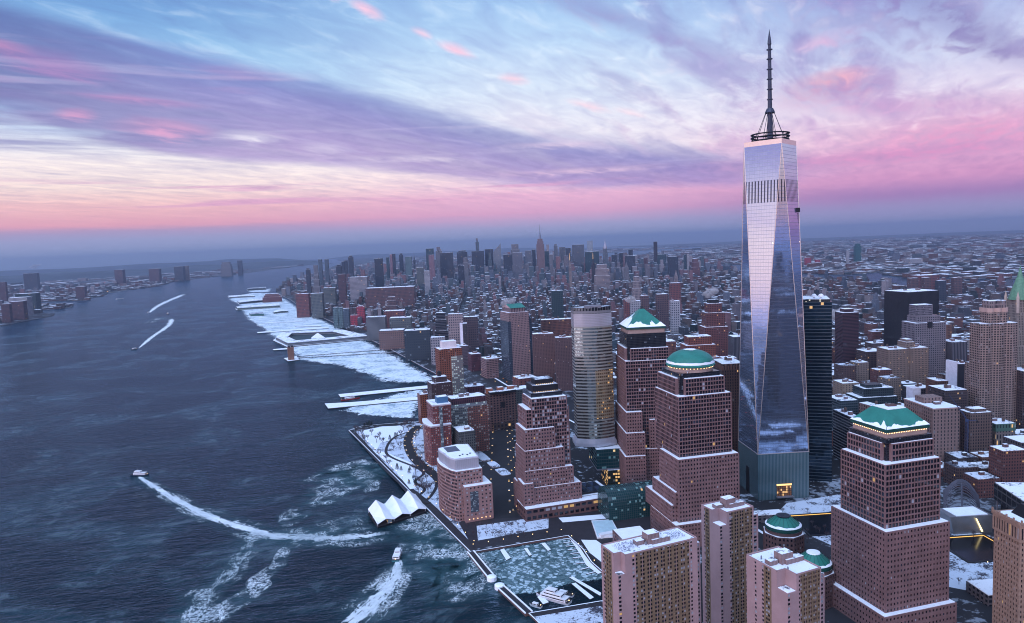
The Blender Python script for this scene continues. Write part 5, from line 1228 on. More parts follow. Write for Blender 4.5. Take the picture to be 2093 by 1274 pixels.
# ================================================================== THE OTHER BUILDINGS
def W(name, wall, glass=(.012,.015,.022), pu=3., pv=3.8, wf=.5, hf=.55, **k): return windows('facade_'+name, wall, glass, pu, pv, wf, hf, **k)
ST = {
 'gdark': W('gdark', (.10,.13,.16), (.012,.028,.045), 3.2, 4.2, 1, .80, band=True, lit=.004, gr=.07, metal=.6, pale=.1),
 'pinkgrid': W('pinkgrid', (.40,.26,.26), (.02,.02,.03), 3.6, 4.0, .48, .50), 'brownv': W('brownv', (.17,.09,.09), (.04,.03,.035), 3.4, 3, .45, .5),
 'brick': W('brick', (.19,.075,.06)), 'deco': W('deco', (.11,.065,.06), pu=3.4, pv=4, wf=.42, hf=.66), 'redbrick': W('redbrick', (.26,.075,.05), pu=3.6, lit=.03),
 'redbrown': W('redbrown', (.19,.065,.065), pu=4.2, pv=4.2, wf=.52, lit=.015), 'blackv': W('blackv', (.035,.032,.040), (.010,.010,.013), 2.6, 4, .6, 1, vert=True, lit=0),
 'darkred': W('darkred', (.10,.04,.06), (.02,.015,.02), 3, 3., 1, .55, band=True, lit=0), 'greygrid': W('greygrid', (.30,.25,.28), pu=4.4, pv=4.3, wf=.5, hf=.5, lit=.003),
 'tan': W('tan', (.36,.24,.19), pu=2.8, pv=3.9, wf=.45, hf=.42, lit=.02), 'brownm': W('brownm', (.12,.075,.075), lit=.03), 'limestone': W('limestone', (.40,.26,.23), pu=4.6, pv=4.6, wf=.30, hf=.62, lit=.003),
 'cream2': W('cream2', (.44,.31,.27), (.02,.018,.02), 3.6, 3.5, .62, .60, lit=.004, pale=.05), 'tealwin': W('tealwin', (.12,.16,.19), (.015,.03,.04), pu=3, wf=.8), 'bandw': W('bandw', (.36,.38,.42), (.01,.01,.014), 4, 4., 1, .66, band=True, lit=0),
 'tealdark': W('tealdark', (.03,.055,.065), lit=0), 'creamb': W('creamb', (.42,.30,.22), pu=5, wf=.3), 'brownstone': W('brownstone', (.22,.14,.12), pu=3.4, pv=4, wf=.42, hf=.6, lit=.003),
 'verdi': W('verdi', (.30,.24,.22), pu=4, pv=8, wf=.4, hf=.7, lit=.1), 'rust': W('rust', (.20,.09,.06)), 'whitewall': W('whitewall', (.06,.05,.06)), 'greyv': W('greyv', (.20,.18,.21), pu=3, pv=4, wf=.5, hf=1, vert=True, lit=0),
 'blackm': flat('facade_black', (.02,.018,.025), .7), 'grim': W('grim', (.16,.12,.13), pu=4, pv=5), 'brownhotel': W('brownhotel', (.19,.10,.09), pu=5.5, pv=4.2, wf=.55, hf=.55, lit=.004), 'brickglass': W('brickglass', (.26,.09,.07), (.05,.05,.055), pu=3.6, pv=3.5, wf=.62, hf=.55, lit=.004, pale=.25),
 'darkbrick': W('darkbrick', (.075,.035,.04), (.03,.03,.035), pu=4, pv=3.6, wf=.4, hf=.5, pale=.3), 'orangebrick': W('orangebrick', (.34,.105,.055), pu=3.8, pv=3.5, wf=.5, hf=.55), 'maroon': W('maroon', (.14,.04,.06), pu=3, pv=6, wf=.4, hf=.8, lit=0), 'greengrey': W('greengrey', (.11,.12,.12)),
 'pinkoff': W('pinkoff', (.36,.22,.22), pu=7, pv=4.2, wf=.8, hf=.4), 'grape': W('grape', (.17,.12,.15)), 'redlow': W('redlow', (.22,.075,.065), pu=9, pv=6, wf=.3),
}
def far_style(n, c, g=(.02,.03,.05), **k): ST[n] = W(n, c, g, **dict(dict(pu=6, pv=7, wf=.5, hf=.5, lit=.012), **k))
for n, c in dict(navy=(.030,.045,.075), bluegl=(.09,.14,.19), greyp=(.22,.22,.25), maroonf=(.12,.06,.075), whitelow=(.40,.38,.42), teal=(.02,.07,.09), pinkf=(.36,.20,.24), tealw=(.14,.24,.26), greyg=(.15,.18,.18), white=(.50,.50,.54),
      slate=(.045,.055,.08), slantgl=(.30,.33,.38), greyv2=(.20,.21,.26), slate2=(.14,.16,.20), palesky=(.45,.52,.6), black=(.012,.018,.03), stonef=(.34,.27,.25), stonep=(.36,.30,.31), redf=(.19,.08,.09), redf2=(.24,.085,.085), tealglass=(.02,.06,.07),
      brownf=(.17,.10,.105), brownlong=(.17,.09,.095), crimson=(.50,.05,.09), banded=(.22,.24,.26), blackband=(.03,.03,.04), whitegrid=(.46,.36,.37), longbrick=(.27,.16,.14), darkglass=(.03,.05,.07), greentower=(.008,.12,.125)).items(): far_style(n, c)
ST['banded'] = W('banded2', (.26,.28,.31), (.03,.035,.045), 4, 3.6, 1, .5, band=True, lit=0); ST['blackband'] = W('blackband2', (.12,.13,.16), (.01,.01,.015), 4, 4.4, 1, .7, band=True, lit=0)
BRICKS = [(.20,.085,.075), (.15,.075,.075), (.26,.115,.09), (.12,.075,.08), (.30,.21,.18), (.22,.17,.17), (.17,.14,.15), (.36,.29,.28), (.10,.08,.09), (.42,.36,.36), (.06,.07,.09)]
TANK = flat('tank_wood', (.09,.06,.05), .9)
def roof_bits(root, poly, h, n, seed, az=29):
    r = random.Random(seed); c = cen(poly); sx = max(abs(poly[0][0]-poly[1][0])+abs(poly[0][1]-poly[1][1]), 6)
    for i in range(n):
        t, u = r.uniform(.25, .75), r.uniform(.25, .75)
        x = poly[0][0]+(poly[1][0]-poly[0][0])*t+(poly[3][0]-poly[0][0])*u; y = poly[0][1]+(poly[1][1]-poly[0][1])*t+(poly[3][1]-poly[0][1])*u
        if r.random() < .6:
            m_ = MB(); m_.box(x, y, h, h+r.uniform(2.4, 5), r.uniform(3, 8), r.uniform(3, 6), az, mt=1); m_.build('bulkhead', [flat('bulkhead_brick', (.16,.11,.11), .9), SNOWR], root)
        else:
            m_ = MB(); z = h+2
            for a in range(4): m_.tube((x+1.2*math.cos(a*1.57), y+1.2*math.sin(a*1.57), h), (x+1.2*math.cos(a*1.57), y+1.2*math.sin(a*1.57), z), .2, n=3)
            m_.lathe(x, y, [(1.9,z),(1.9,z+3.6),(.01,z+5)], 9); m_.build('water_tank', TANK, root)
def block(x, y, h, L, R_, az, st, shape, name, label, group=None, bits=2, roofmat=None):
    gz = curv(x, y)+1.5; p = rectp((x, y), L, R_, az); claim(p, 3); c = cen(p)
    o = thing(name, label, 'tower' if 'tower' in name else 'building', (c[0], c[1], gz), group)
    wm = ST[st]; H = h+gz*0
    rm = roofmat or SNOWR
    def snow(q, z, k=.5): m_ = MB(); m_.prism(inset(q, k), z+.02, z+.35); m_.build('roof_snow', rm, o)
    def wall(q, z0, z1, mat=None, nm='wall'): m_ = MB(); m_.prism(q, z0, z1, 0); return m_.build(nm, mat or wm, o)
    sd = int(abs(x*7+y*3))
    if shape == 'step':
        wall(p, gz, H*.62); snow(p, H*.62); q = inset(p, min(L, R_)*.12); wall(q, H*.62+.01, H*.85, nm='upper_wall'); snow(q, H*.85); q2 = inset(p, min(L, R_)*.24); wall(q2, H*.85+.01, H, nm='top_wall'); snow(q2, H)
        if st == 'redbrown': m_ = MB(); m_.box(c[0], c[1], H+.4, H+9, 24, 16, az, mt=1); m_.build('roof_box', [BLACKM, SNOWR], o)
    elif shape == 'octcrown':
        n = 10; cx, cy_ = off(p[0], L*.5, R_*.5, az)
        base = []
        for i in range(13): t = i/12; base.append(off(p[0], -3.5*abs(math.sin(3*math.pi*t))*(1 if .1 < t < .9 else .3), R_*t, az))
        body = base+[p[2], p[3]]
        wall(body, gz, H-26); snow(body, H-26); q = [off(p[0], L*.15-2.5*abs(math.sin(3*math.pi*i/12)), R_*(.24+.52*i/12), az) for i in range(13)]+[off(p[0], L*.9, R_*.76, az), off(p[0], L*.9, R_*.24, az)]
        wall(q, H-26+.01, H-10, nm='upper_wall'); m_ = MB(); m_.prism(inset(q, -.8), H-10+.01, H-4); m_.build('cornice_band', flat('plain_pink_band', (.42,.28,.24), .8), o)
        wall(inset(q, 1.5), H-4+.01, H+6, W('crown_arches', (.36,.27,.27), pu=3, pv=9, wf=.35, hf=.75, lit=0), 'crown'); snow(inset(q, 1.5), H+6)
    elif shape == 'crown':
        wall(p, gz, H-16); snow(p, H-16); q = inset(p, 7); wall(q, H-16+.01, H-3, nm='upper_wall'); q2 = rectp(off(p[0], L*.3, R_*.15, az), L*.5, R_*.55, az); wall(q2, H-3+.01, H+18, W('lattice_crown', (.30,.26,.30), (.015,.014,.02), 2.4, 3.4, .6, .62, lit=0), 'crown'); snow(q2, H+18)
        m_ = MB(); m_.prism(rectp(off(p[0], -.4, R_*.40, az), 2, R_*.16, az), H-26, H-14.5); m_.build('dark_loggia', BLACKM, o)
    elif shape == 'crenel':
        wall(p, gz, H-8); q = inset(p, 2.2); wall(q, H-8+.01, H, nm='upper_wall'); snow(q, H); m_ = MB()
        for i in range(9): a = off(p[0], 0.3, R_*(i+.5)/9, az); m_.box(a[0], a[1], H-8, H-2+2*(i % 2), 1.6, 1.6, az)
        for i in range(9): a = off(p[0], L*(i+.5)/9, .3, az); m_.box(a[0], a[1], H-8, H-2+2*(i % 2), 1.6, 1.6, az)
        m_.build('pinnacles', flat('deco_brick', (.13,.075,.065), .85), o); roof_bits(o, inset(q, 6), H+.35, 2, sd, az)
    elif shape == 'greenroof':
        wall(p, gz, H-14); q = rectp(off(p[0], 2, 6, az), L-4, R_-14, az); wall(q, H-14+.01, H-4, W('tall_slots', (.40,.26,.26), (.02,.02,.03), 4, 12, .4, .8, lit=0), 'upper_wall'); snow(p, H-14)
        m_ = MB(); a, b, c3, d4 = rectp(off(p[0], 0, 5, az), L, R_-12, az); r1 = off(a, L/2, 0, az); r2 = off(b, L/2, 0, az)
        m_.face([(a[0],a[1],H-4),(b[0],b[1],H-4),(r2[0],r2[1],H+4),(r1[0],r1[1],H+4)]); m_.face([(c3[0],c3[1],H-4),(d4[0],d4[1],H-4),(r1[0],r1[1],H+4),(r2[0],r2[1],H+4)])
        m_.face([(d4[0],d4[1],H-4),(a[0],a[1],H-4),(r1[0],r1[1],H+4)], None, 1); m_.face([(b[0],b[1],H-4),(c3[0],c3[1],H-4),(r2[0],r2[1],H+4)], None, 1); m_.build('roof', [GREEN, flat('gable_stone', (.42,.29,.29), .8)], o)
        m_ = MB(); m_.prism(rectp(off(p[0], -.6, -2.5, az), L-4, 8, az), gz, H*.80); m_.build('grey_bay', windows('slate_bay', (.06,.085,.12), (.02,.03,.05), 3, 4, .7, .6, lit=0), o)
        m_ = MB(); m_.prism(rectp(off(p[0], 6, R_-.5, az), L-10, 9, az), gz, H*.86); m_.build('dark_wing', windows('slate_bay', (.06,.085,.12)), o)
    elif shape == 'hotel':
        wall(p, gz, H-6); snow(p, H-6); m_ = MB(); q = [off(p[0], -2-3*math.sin(math.pi*i/10), R_*(i/10), az) for i in range(11)]+[off(p[0], 6, R_, az), off(p[0], 6, 0, az)]
        m_.prism(q, H-5.6, H-1.5, 0, 1, bottom=True); m_.build('curved_canopy', [BLACKM, SNOWR], o)
        for k in (.08, .5, .9): m_ = MB(); a = off(p[0], 12, R_*k, az); m_.box(a[0], a[1], H-5.6, H+3, 10, 8, az, mt=1); m_.build('bulkhead', [flat('rust_brick', (.26,.10,.06), .85), SNOWR], o)
        m_ = MB(); m_.prism(rectp(off(p[0], -.5, 4, az), 2, R_-9, az), 3, 15); m_.build('lobby_glass', windows('lobby_glass', (.08,.05,.04), (.02,.02,.03), 6.5, 6.2, .55, .62, lit=.2), o)
        m_ = MB(); m_.prism(rectp(off(p[0], -.5, R_*.4, az), 2, R_*.18, az), 40, 50); m_.build('dark_loggia', BLACKM, o)
    elif shape == 'louvre':
        wall(p, gz, H-14); q = inset(p, 1.2); wall(q, H-14+.01, H-9, windows('pale_glass_band', (.35,.38,.42), (.14,.17,.18), 3, 5, .8, .6, pale=.3), 'glass_storey')
        wall(inset(p, 2.4), H-9+.01, H, ST['maroon'], 'louvred_storey'); snow(inset(p, 2.4), H); roof_bits(o, inset(p, 6), H+.3, 3, sd, az)
        m_ = MB(); m_.prism(rectp(off(p[0], -.5, 1, az), 3, R_*.42, az), gz, H-14.5); m_.build('glass_bay', windows('bay_glass', (.20,.19,.18), (.06,.07,.08), 3, 3.5, .8, .6, pale=.4, lit=.004), o)
    elif shape == 'pyr' or shape == 'spire' or shape == 'oct':
        hb = H*(.78 if shape != 'oct' else .90); wall(p, gz, hb); q = inset(p, min(L, R_)*.16)
        if shape == 'oct': wall(q, hb+.01, H, nm='upper_wall'); m_ = MB(); m_.prism(inset(p, 12), H, H+5); m_.build('crown', wm, o)
        else: m_ = MB(); cc = cen(p); m_.taper(q, hb, [(cc[0]+(a-cc[0])*.05, cc[1]+(b-cc[1])*.05) for a, b in q], H if shape == 'pyr' else H*.94); m_.build('pointed_roof', wm, o)
        if shape == 'spire': m_ = MB(); m_.tube((c[0],c[1],H*.92), (c[0],c[1],H*1.12), 1.2, .3); m_.build('spire', WARM2 if 'lit' in label else STEEL, o)
    elif shape == 'slant':
        m_ = MB(); a, b, c3, d4 = p; z = [H*.80, H*1.02, H*.98, H*.76]
        for i in range(4):
            q, r = p[i], p[(i+1) % 4]; l_ = math.hypot(r[0]-q[0], r[1]-q[1]); m_.face([(q[0],q[1],gz),(r[0],r[1],gz),(r[0],r[1],z[(i+1) % 4]),(q[0],q[1],z[i])], [(0,0),(l_,0),(l_,z[(i+1)%4]),(0,z[i])])
        m_.face([(p[i][0], p[i][1], z[i]) for i in (0,1,2)]); m_.face([(p[i][0], p[i][1], z[i]) for i in (0,2,3)]); m_.build('wall', wm, o)
        m_ = MB(); m_.tube((b[0]-3,b[1],H), (b[0]-3,b[1],H*1.12), .8, .2); m_.build('mast', STEEL, o)
    elif shape == 'dishes':
        wall(p, gz, H); wall(inset(p, 1.5), H+.01, H+3, windows('dark_louvre', (.03,.04,.045), (.01,.01,.012), 2, 4, .8, .8, lit=.08, litcol=(1,.95,.8)), 'parapet'); snow(inset(p, 1.5), H+3)
        m_ = MB(); m_.prism(rectp(off(p[0], 5, R_, az), L-8, 5, az), gz, H-4); m_.build('side_wing', flat('plum_stone', (.14,.07,.08), .8), o)
        for k in (.2, .33): a = off(p[0], L*k, 4, az); m_ = MB(); m_.lathe(a[0], a[1], [(.5,H+3),(.6,H+5),(3.4,H+6),(3.0,H+8),(1.5,H+9.5),(.01,H+10)], 12); m_.build('dish', SNOW, o)
    elif shape == 'terr':
        wall(p, gz, H*.8); snow(p, H*.8); wall(rectp(off(p[0], 4, 10, az), L-8, R_-14, az), H*.8+.01, H, nm='upper_wall'); snow(rectp(off(p[0], 4, 10, az), L-8, R_-14, az), H); wall(rectp(off(p[0], 8, 16, az), 18, 26, az), H+.4, H+5, nm='top_wall')
    elif shape == 'crane_roof':
        wall(p, gz, H); m_ = MB(); q = inset(p, -.7); m_.prism(q, H+.01, H+1.6, 0, 1); m_.build('cornice', [flat('limestone_cornice', (.42,.28,.25), .8), SNOW], o); roof_bits(o, inset(p, 8), H+1.7, 5, 5, az)
        wall(rectp(off(p[0], L*.45, 6, az), 20, R_*.7, az), H+1.61, H+9, nm='upper_wall')
    else:
        wall(p, gz, H); snow(p, H, .7)
        if shape == 'cap': q = inset(p, min(L, R_)*.22); wall(q, H+.4, H+max(4, H*.05), nm='cap'); snow(q, H+max(4, H*.05), .4)
        elif shape == 'tank': m_ = MB(); q = inset(p, 6); m_.prism(q, H+.4, H+9, 0, 1); m_.build('upper_wall', [wm, SNOWR], o); m_ = MB(); m_.lathe(c[0], c[1], [(3.2,H+9),(3.2,H+16),(.01,H+18)], 10); m_.build('water_tank', BLACKM, o)
        elif shape == 'whitecap': q = inset(p, 7); m_ = MB(); m_.prism(q, H+.4, H+12, 0, 1); m_.build('white_box', [flat('white_box', (.62,.55,.56), .7), SNOW], o); m_ = MB(); m_.prism(rectp(off(p[0], -.6, R_*.5, az), 8, R_*.5+.6, az), gz, H-13); m_.build('glass_corner', windows('corner_glass', (.30,.24,.22), (.12,.14,.15), 3.4, 3.5, .7, .6, pale=.45), o)
        if st == 'verdi': m_ = MB(); m_.prism(inset(p, -.5), H-9, H+1, 0, 1); m_.build('copper_storey', [windows('copper_arches', (.10,.22,.17), (.02,.03,.03), 4, 9, .5, .5, lit=.1), SNOWR], o)
        if st == 'whitewall': m_ = MB(); m_.prism(rectp(off(p[0], -.3, -.5, az), L*.6, R_*.4, az), gz, H+1); m_.build('white_wall', flat('white_render', (.62,.6,.66), .8), o)
        if st == 'blackm': m_ = MB(); m_.prism(rectp(off(p[0], 3, -1, az), L, 5, az), gz, H+3); m_.build('white_wall', flat('white_render', (.62,.6,.66), .8), o)
        if bits and shape == 'flat': roof_bits(o, inset(p, 2), H+.35, bits, sd, az)
    return o
for x, y, h, L, R_, az, st, sh, nm, lb in NEAR_B: block(x, y, h, L, R_, az, st, sh, nm, lb, bits=3)
for x, y, h, w_, st, sh, lb in FAR_B:
    d_ = math.hypot(x-CAM.x, y-CAM.y); dp = min(70, max(w_*.6, 22)); az = 29 if x > -500 else 20
    va = math.degrees(math.atan2(x-CAM.x, y-CAM.y)); r = dirv(az+90)*(w_/2)
    low = h < 60
    block(x-r.x, y-r.y, h, dp, w_*(.97 if abs(va-az) < 12 else .85), az, st, sh, 'tower_block' if not low else 'city_block', lb, bits=1 if d_ < 4500 else 0)
# ---------------------------------------------------------------- landmark spires
def landmark(label, c, rows, az, wm, name='landmark_tower', spire=None, smat=None):
    gz = curv(*c); o = thing(name, label, 'tower', (c[0], c[1], gz)); claim(boxp(c[0], c[1], 90, 90, az), 0)
    for i, (w_, d_, z0, z1) in enumerate(rows): m_ = MB(); m_.box(c[0], c[1], z0+.02*i+gz, z1+gz, w_, d_, az); m_.build('wall' if i == 0 else 'upper_wall', wm, o)
    if spire: m_ = MB(); m_.lathe(c[0], c[1], [(r, z+gz) for r, z in spire], 10); m_.build('spire', smat or STEEL, o)
    return o
landmark('art deco landmark tower with tiered crown and antenna, highest on the midtown skyline', (2293, 3955), [(125,60,0,30),(90,52,30,80),(70,46,80,110),(56,42,110,300),(46,36,300,322),(36,30,322,340)], 29,
   W('landmark', (.34,.22,.22), (.04,.04,.06), 6, 9, .4, 1, vert=True, lit=0), spire=[(9,340),(8,366),(6,372),(5,384),(2.4,388),(1.6,420),(.6,450)], smat=flat('mooring_mast', (.16,.18,.24), .5))
landmark('slender tower with a tapering needle spire and glowing crown in eastern midtown', (3111, 4210), [(50,50,0,70),(36,36,70,200),(30,30,200,240)], 29, W('needle', (.25,.26,.30), pu=6, pv=9), spire=[(15,240),(12,258),(7.5,276),(3.5,292),(1.5,305),(.3,326)], smat=flat('steel_needle', (.34,.32,.36), .35, .6, .1))
o = landmark('gothic stone tower with green copper pyramid roof at the right edge', (580, 7), [(46,46,0,120),(30,30,120,172),(25,25,172,192)], 28, W('gothic', (.42,.33,.28), (.03,.028,.03), 2.6, 4, .36, .75, lit=.02), name='gothic_tower', spire=[(16,192),(11,208),(7,220),(6,224),(4.6,226),(1.8,238),(.2,246)], smat=flat('copper_green_roof', (.10,.22,.14), .6, 0, .4, .3))
for sx in (-1, 1):
    for sy in (-1, 1): m_ = MB(); p = off((580,7), 13*sy, 13*sx, 28); m_.lathe(p[0], p[1], [(2.2,172),(2.2,196),(.1,206)], 8); m_.build('turret', flat('turret_stone', (.42,.33,.28), .8), o)
# ornate tower at the lower right edge
AZ = 28; o = thing('office_tower', 'ornate buff stone tower cut by the right edge, low corner of the view', 'tower', (-125, -310, 2)); F = Facade(); N9 = (-134, -309)
p = rectp(N9, 26, 30, AZ); claim(p, 2); BUFF = flat('buff_terracotta', (.28,.18,.135), .8, 0, .3, .4)
F.grid(p[0], p[1], 2, 84, 2.6, 3.9, .42, .55); F.grid(p[3], p[0], 2, 84, 2.6, 3.9, .42, .55); F.grid(inset(p,-.8)[0], inset(p,-.8)[1], 84, 96, 2.6, 12, .5, .7); F.grid(inset(p,-.8)[3], inset(p,-.8)[0], 84, 96, 2.6, 12, .5, .7)
F.w.wallq(p[1], p[2], 2, 96); F.w.wallq(p[2], p[3], 2, 96); F.w.face([(q[0],q[1],96) for q in inset(p,-.8)], None, 0); F.finish(o, [BUFF])
m_ = MB(); q = inset(p, -1.4); m_.prism(q, 96.02, 97.6, 0, 0, bottom=True)
for k in range(12):
    for a, b in ((q[0], q[1]), (q[3], q[0])): t = (k+.5)/12; m_.box(a[0]+(b[0]-a[0])*t, a[1]+(b[1]-a[1])*t, 97.6, 99.4+(k % 3 == 0)*1.4, 1., 1., 28)
m_.build('cornice', BUFF, o); m_ = MB(); m_.prism(inset(p, 1.6), 97.62, 98); m_.build('roof_snow', SNOW, o)
m_ = MB(); m_.taper(rectp(off(N9,5,9,AZ), 16, 16, AZ), 98, rectp(off(N9,9,13,AZ), 8, 8, AZ), 106); m_.build('mansard', BLACKM, o)
# ================================================================== THE CARPET OF THE CITY
def proj(x, y, z=0):
    d_ = Vector((x, y, z+curv(x, y)))-CAM; q = d_.dot(fwd)
    if q < 50: return None
    return 1046.5+1475.8*d_.dot(r2)/q, 637-1475.8*d_.dot(u2)/q, q
FG = {}
for x, y, r in FOOT:
    for i in range(int((x-r)//60), int((x+r)//60)+1):
        for j in range(int((y-r)//60), int((y+r)//60)+1): FG.setdefault((i, j), []).append((x, y, r))
def free(x, y, pad):
    for X_, Y_, r in FG.get((int(x//60), int(y//60)), ()):
        if abs(X_-x) < r*.8+pad and abs(Y_-y) < r*.8+pad: return False
    return True
def near_line(x, y, pts, d_):
    for a, b in zip(pts, pts[1:]):
        dx, dy = b[0]-a[0], b[1]-a[1]; L = dx*dx+dy*dy; t = max(0, min(1, ((x-a[0])*dx+(y-a[1])*dy)/L))
        if math.hypot(x-a[0]-t*dx, y-a[1]-t*dy) < d_: return True
    return False
BROADWAYS = [((120,2600),(2600,7200))]
lots = []
rr = random.Random(11)
def gen(poly, az, x0, x1, y0, y1, bl, bw, ave, st_, lot, hfun, org=(0, 0), bound=None, dens=1.):
    """blocks in a grid turned by az around org"""
    u_ = dirv(az+90); v_ = dirv(az); j = y0
    while j < y1:
        i = x0
        while i < x1:
            cx = org[0]+u_.x*i+v_.x*j; cy_ = org[1]+u_.y*i+v_.y*j; pr = proj(cx, cy_)
            if (cy_ < -430 or (pr and -150 < pr[0] < 2330 and pr[1] < 1500)) and inside(cx, cy_, poly) and (not bound or bound(cx, cy_)):
                nn = max(1, int(bl/lot)); bt = hfun(cx, cy_, None)
                for row in (-1, 1):
                    for k in range(nn):
                        if rr.random() > dens: continue
                        w_ = bl/nn; dd = bw/2*rr.uniform(.72, .98)
                        a = -bl/2+w_*(k+.5); b = row*(bw/2-dd/2)
                        x = cx+u_.x*a+v_.x*b; y = cy_+u_.y*a+v_.y*b
                        h = hfun(x, y, bt); ww = w_*rr.uniform(.82, .99)
                        if rr.random() < .10: ww *= 1.0; h *= 1.5
                        if free(x, y, max(ww, dd)*.5) and inside(x, y, poly): lots.append((x, y, ww, dd, h, az))
            i += bl+ave
        j += bw+st_
def hm(x, y, bt):
    r = math.hypot(x-2500, y-4400)
    if bt is None: return rr.uniform(.8, 1.25)
    h = rr.uniform(11, 27)*bt
    if rr.random() < .16: h = rr.uniform(28, 58)
    if y > 3300 and x < 5000:
        k = max(0, 1-math.hypot(x-2700, y-4700)/2100)
        if rr.random() < .22+.65*k: h = rr.uniform(38, 75)+k*rr.random()*135
    if y > 2500 and rr.random() < .05: h = rr.uniform(40, 75)
    return h
def hlow(x, y, bt): return 1. if bt is None else (rr.uniform(8, 18) if rr.random() > .08 else rr.uniform(20, 50))
west_ok = lambda x, y: not near_line(x, y, D_WESTST, 38)
def tri(x, y): return x > 40+.16*(y-700) and west_ok(x, y) and y > 640
gen(D_MAN, 10, -900, 3900, 640, 3200, 150, 62, 20, 16, 18, hm, (0, 0), lambda x, y: tri(x, y) and y < 1500+x*.25)
gen(D_MAN, 29, -2200, 4200, 900, 4600, 205, 62, 28, 17, 17, hm, (0, 0), lambda x, y: tri(x, y) and y >= 1500+x*.25 and True and math.hypot(x-CAM.x, y-CAM.y) < 4600)
gen(D_MAN, 29, -2200, 4800, 3000, 11000, 205, 90, 28, 24, 30, hm, (0, 0), lambda x, y: math.hypot(x-CAM.x, y-CAM.y) >= 4600 and x > 40+.16*(y-700))
gen(D_MAN, 28, -80, 3600, -1200, 1500, 90, 60, 18, 16, 26, hm, (250, 0), lambda x, y: x > 205 and y < 640+(x-330)*.1 and -700 < y and x < 3600 and not (x < 300 and y < -150))
gen(D_MAN, 8, -400, 900, -1400, -300, 70, 60, 20, 16, 34, lambda x, y, b: 1. if b is None else (rr.uniform(70, 210) if x > -170 else rr.uniform(25, 70)), (0, 0), lambda x, y: y < -430 and x > -380)
gen(D_QNS, 15, -4000, 22000, -4000, 14000, 330, 110, 60, 45, 60, hlow, (3600, 2000), lambda x, y: math.hypot(x-CAM.x, y-CAM.y) < 11500, .8)
gen(D_QNS, 15, -4000, 34000, -4000, 30000, 900, 300, 200, 160, 150, hlow, (3600, 2000), lambda x, y: 11500 <= math.hypot(x-CAM.x, y-CAM.y) < 26000, .6)
gen(D_MAN, 29, -2500, 16000, 9000, 30000, 900, 300, 200, 160, 150, hlow, (0, 0), lambda x, y: math.hypot(x-CAM.x, y-CAM.y) < 26000, .6)
gen(D_NJ, 15, -7000, 9000, -1500, 11000, 250, 100, 40, 30, 40, hlow, (-1300, 2500), lambda x, y: math.hypot(x-CAM.x, y-CAM.y) < 11000, .92)
gen(D_NJ, 15, -24000, 14000, 2000, 30000, 900, 300, 200, 160, 150, hlow, (0, 0), lambda x, y: 11000 <= math.hypot(x-CAM.x, y-CAM.y) < 24000, .5)
# rank the lots by how large they show, build the largest as things of their own
def size(l):
    p = proj(l[0], l[1], l[4]); 
    if not p or not (0 < p[0] < 2093 and p[1] < 1274): return 0
    return l[2]*l[4]/p[2]**2
lots.sort(key=size, reverse=True)
NIND = 160
def relate(x, y):
    """the named tower this lot stands nearest to in the view"""
CNAMES = [('brick red', (.22,.085,.075)), ('brown', (.15,.085,.08)), ('rust', (.27,.12,.085)), ('dark umber', (.10,.07,.072)), ('buff', (.33,.24,.20)), ('grey', (.21,.19,.20)), ('slate', (.09,.10,.125)), ('cream', (.42,.35,.33))]
GW = [windows('carpet_%s' % n.replace(' ', '_'), c, (.02,.022,.03), 3.2, 3.7, .45, .5, lit=.02) for n, c in CNAMES]
ANCH = [(1020,640,'the pink gridded tower'), (1140,600,'the teal hotel tower'), (1212,620,'the curved glass tower'), (1315,640,'the pointed pyramid roof'), (1410,720,'the green dome'), (1465,625,'the red-brown brick tower'), (1740,640,'the lined dark red tower'), (1860,600,'the black slab tower'),
        (1900,640,'the gridded crown box'), (2040,640,'the tall cream tower'), (900,640,'the black banded tower'), (930,650,'the white gridded block'), (765,650,'the wide banded slab'), (800,680,'the long tan depot'), (850,680,'the dark glass office block'), (735,630,'the crimson tower'), (690,630,'the pale green glass towers'), (620,600,'the long red warehouse'), (1680,620,'the dark glass tower'), (2075,600,'the gothic tower'), (960,700,'the orange brick tower'), (1570,640,'the tallest skyscraper')]
used_l = {}
def lot_label(l, ci, k):
    p = proj(l[0], l[1], l[4]); best = min(ANCH, key=lambda a: (a[0]-p[0])**2+(2*(a[1]-p[1]))**2)
    dx, dy = p[0]-best[0], p[1]-best[1]
    pos_ = ('left of ' if dx < 0 else 'right of ') if abs(dx) > abs(dy)*1.2 else ('above ' if dy < 0 else 'below ')
    far_ = 'just ' if math.hypot(dx, dy) < 45 else ('' if math.hypot(dx, dy) < 110 else 'far ')
    hs = 'low ' if l[4] < 18 else ('mid-height ' if l[4] < 30 else 'tall ')
    ws = 'narrow ' if l[2] < 19 else ('wide ' if l[2] > 26 else '')
    kind_ = ['block', 'loft house', 'rooftop block', 'walk-up'][k % 4] if False else 'block'
    return hs+ws+CNAMES[ci][0]+' block with snowy roof '+far_+pos_+best[2]
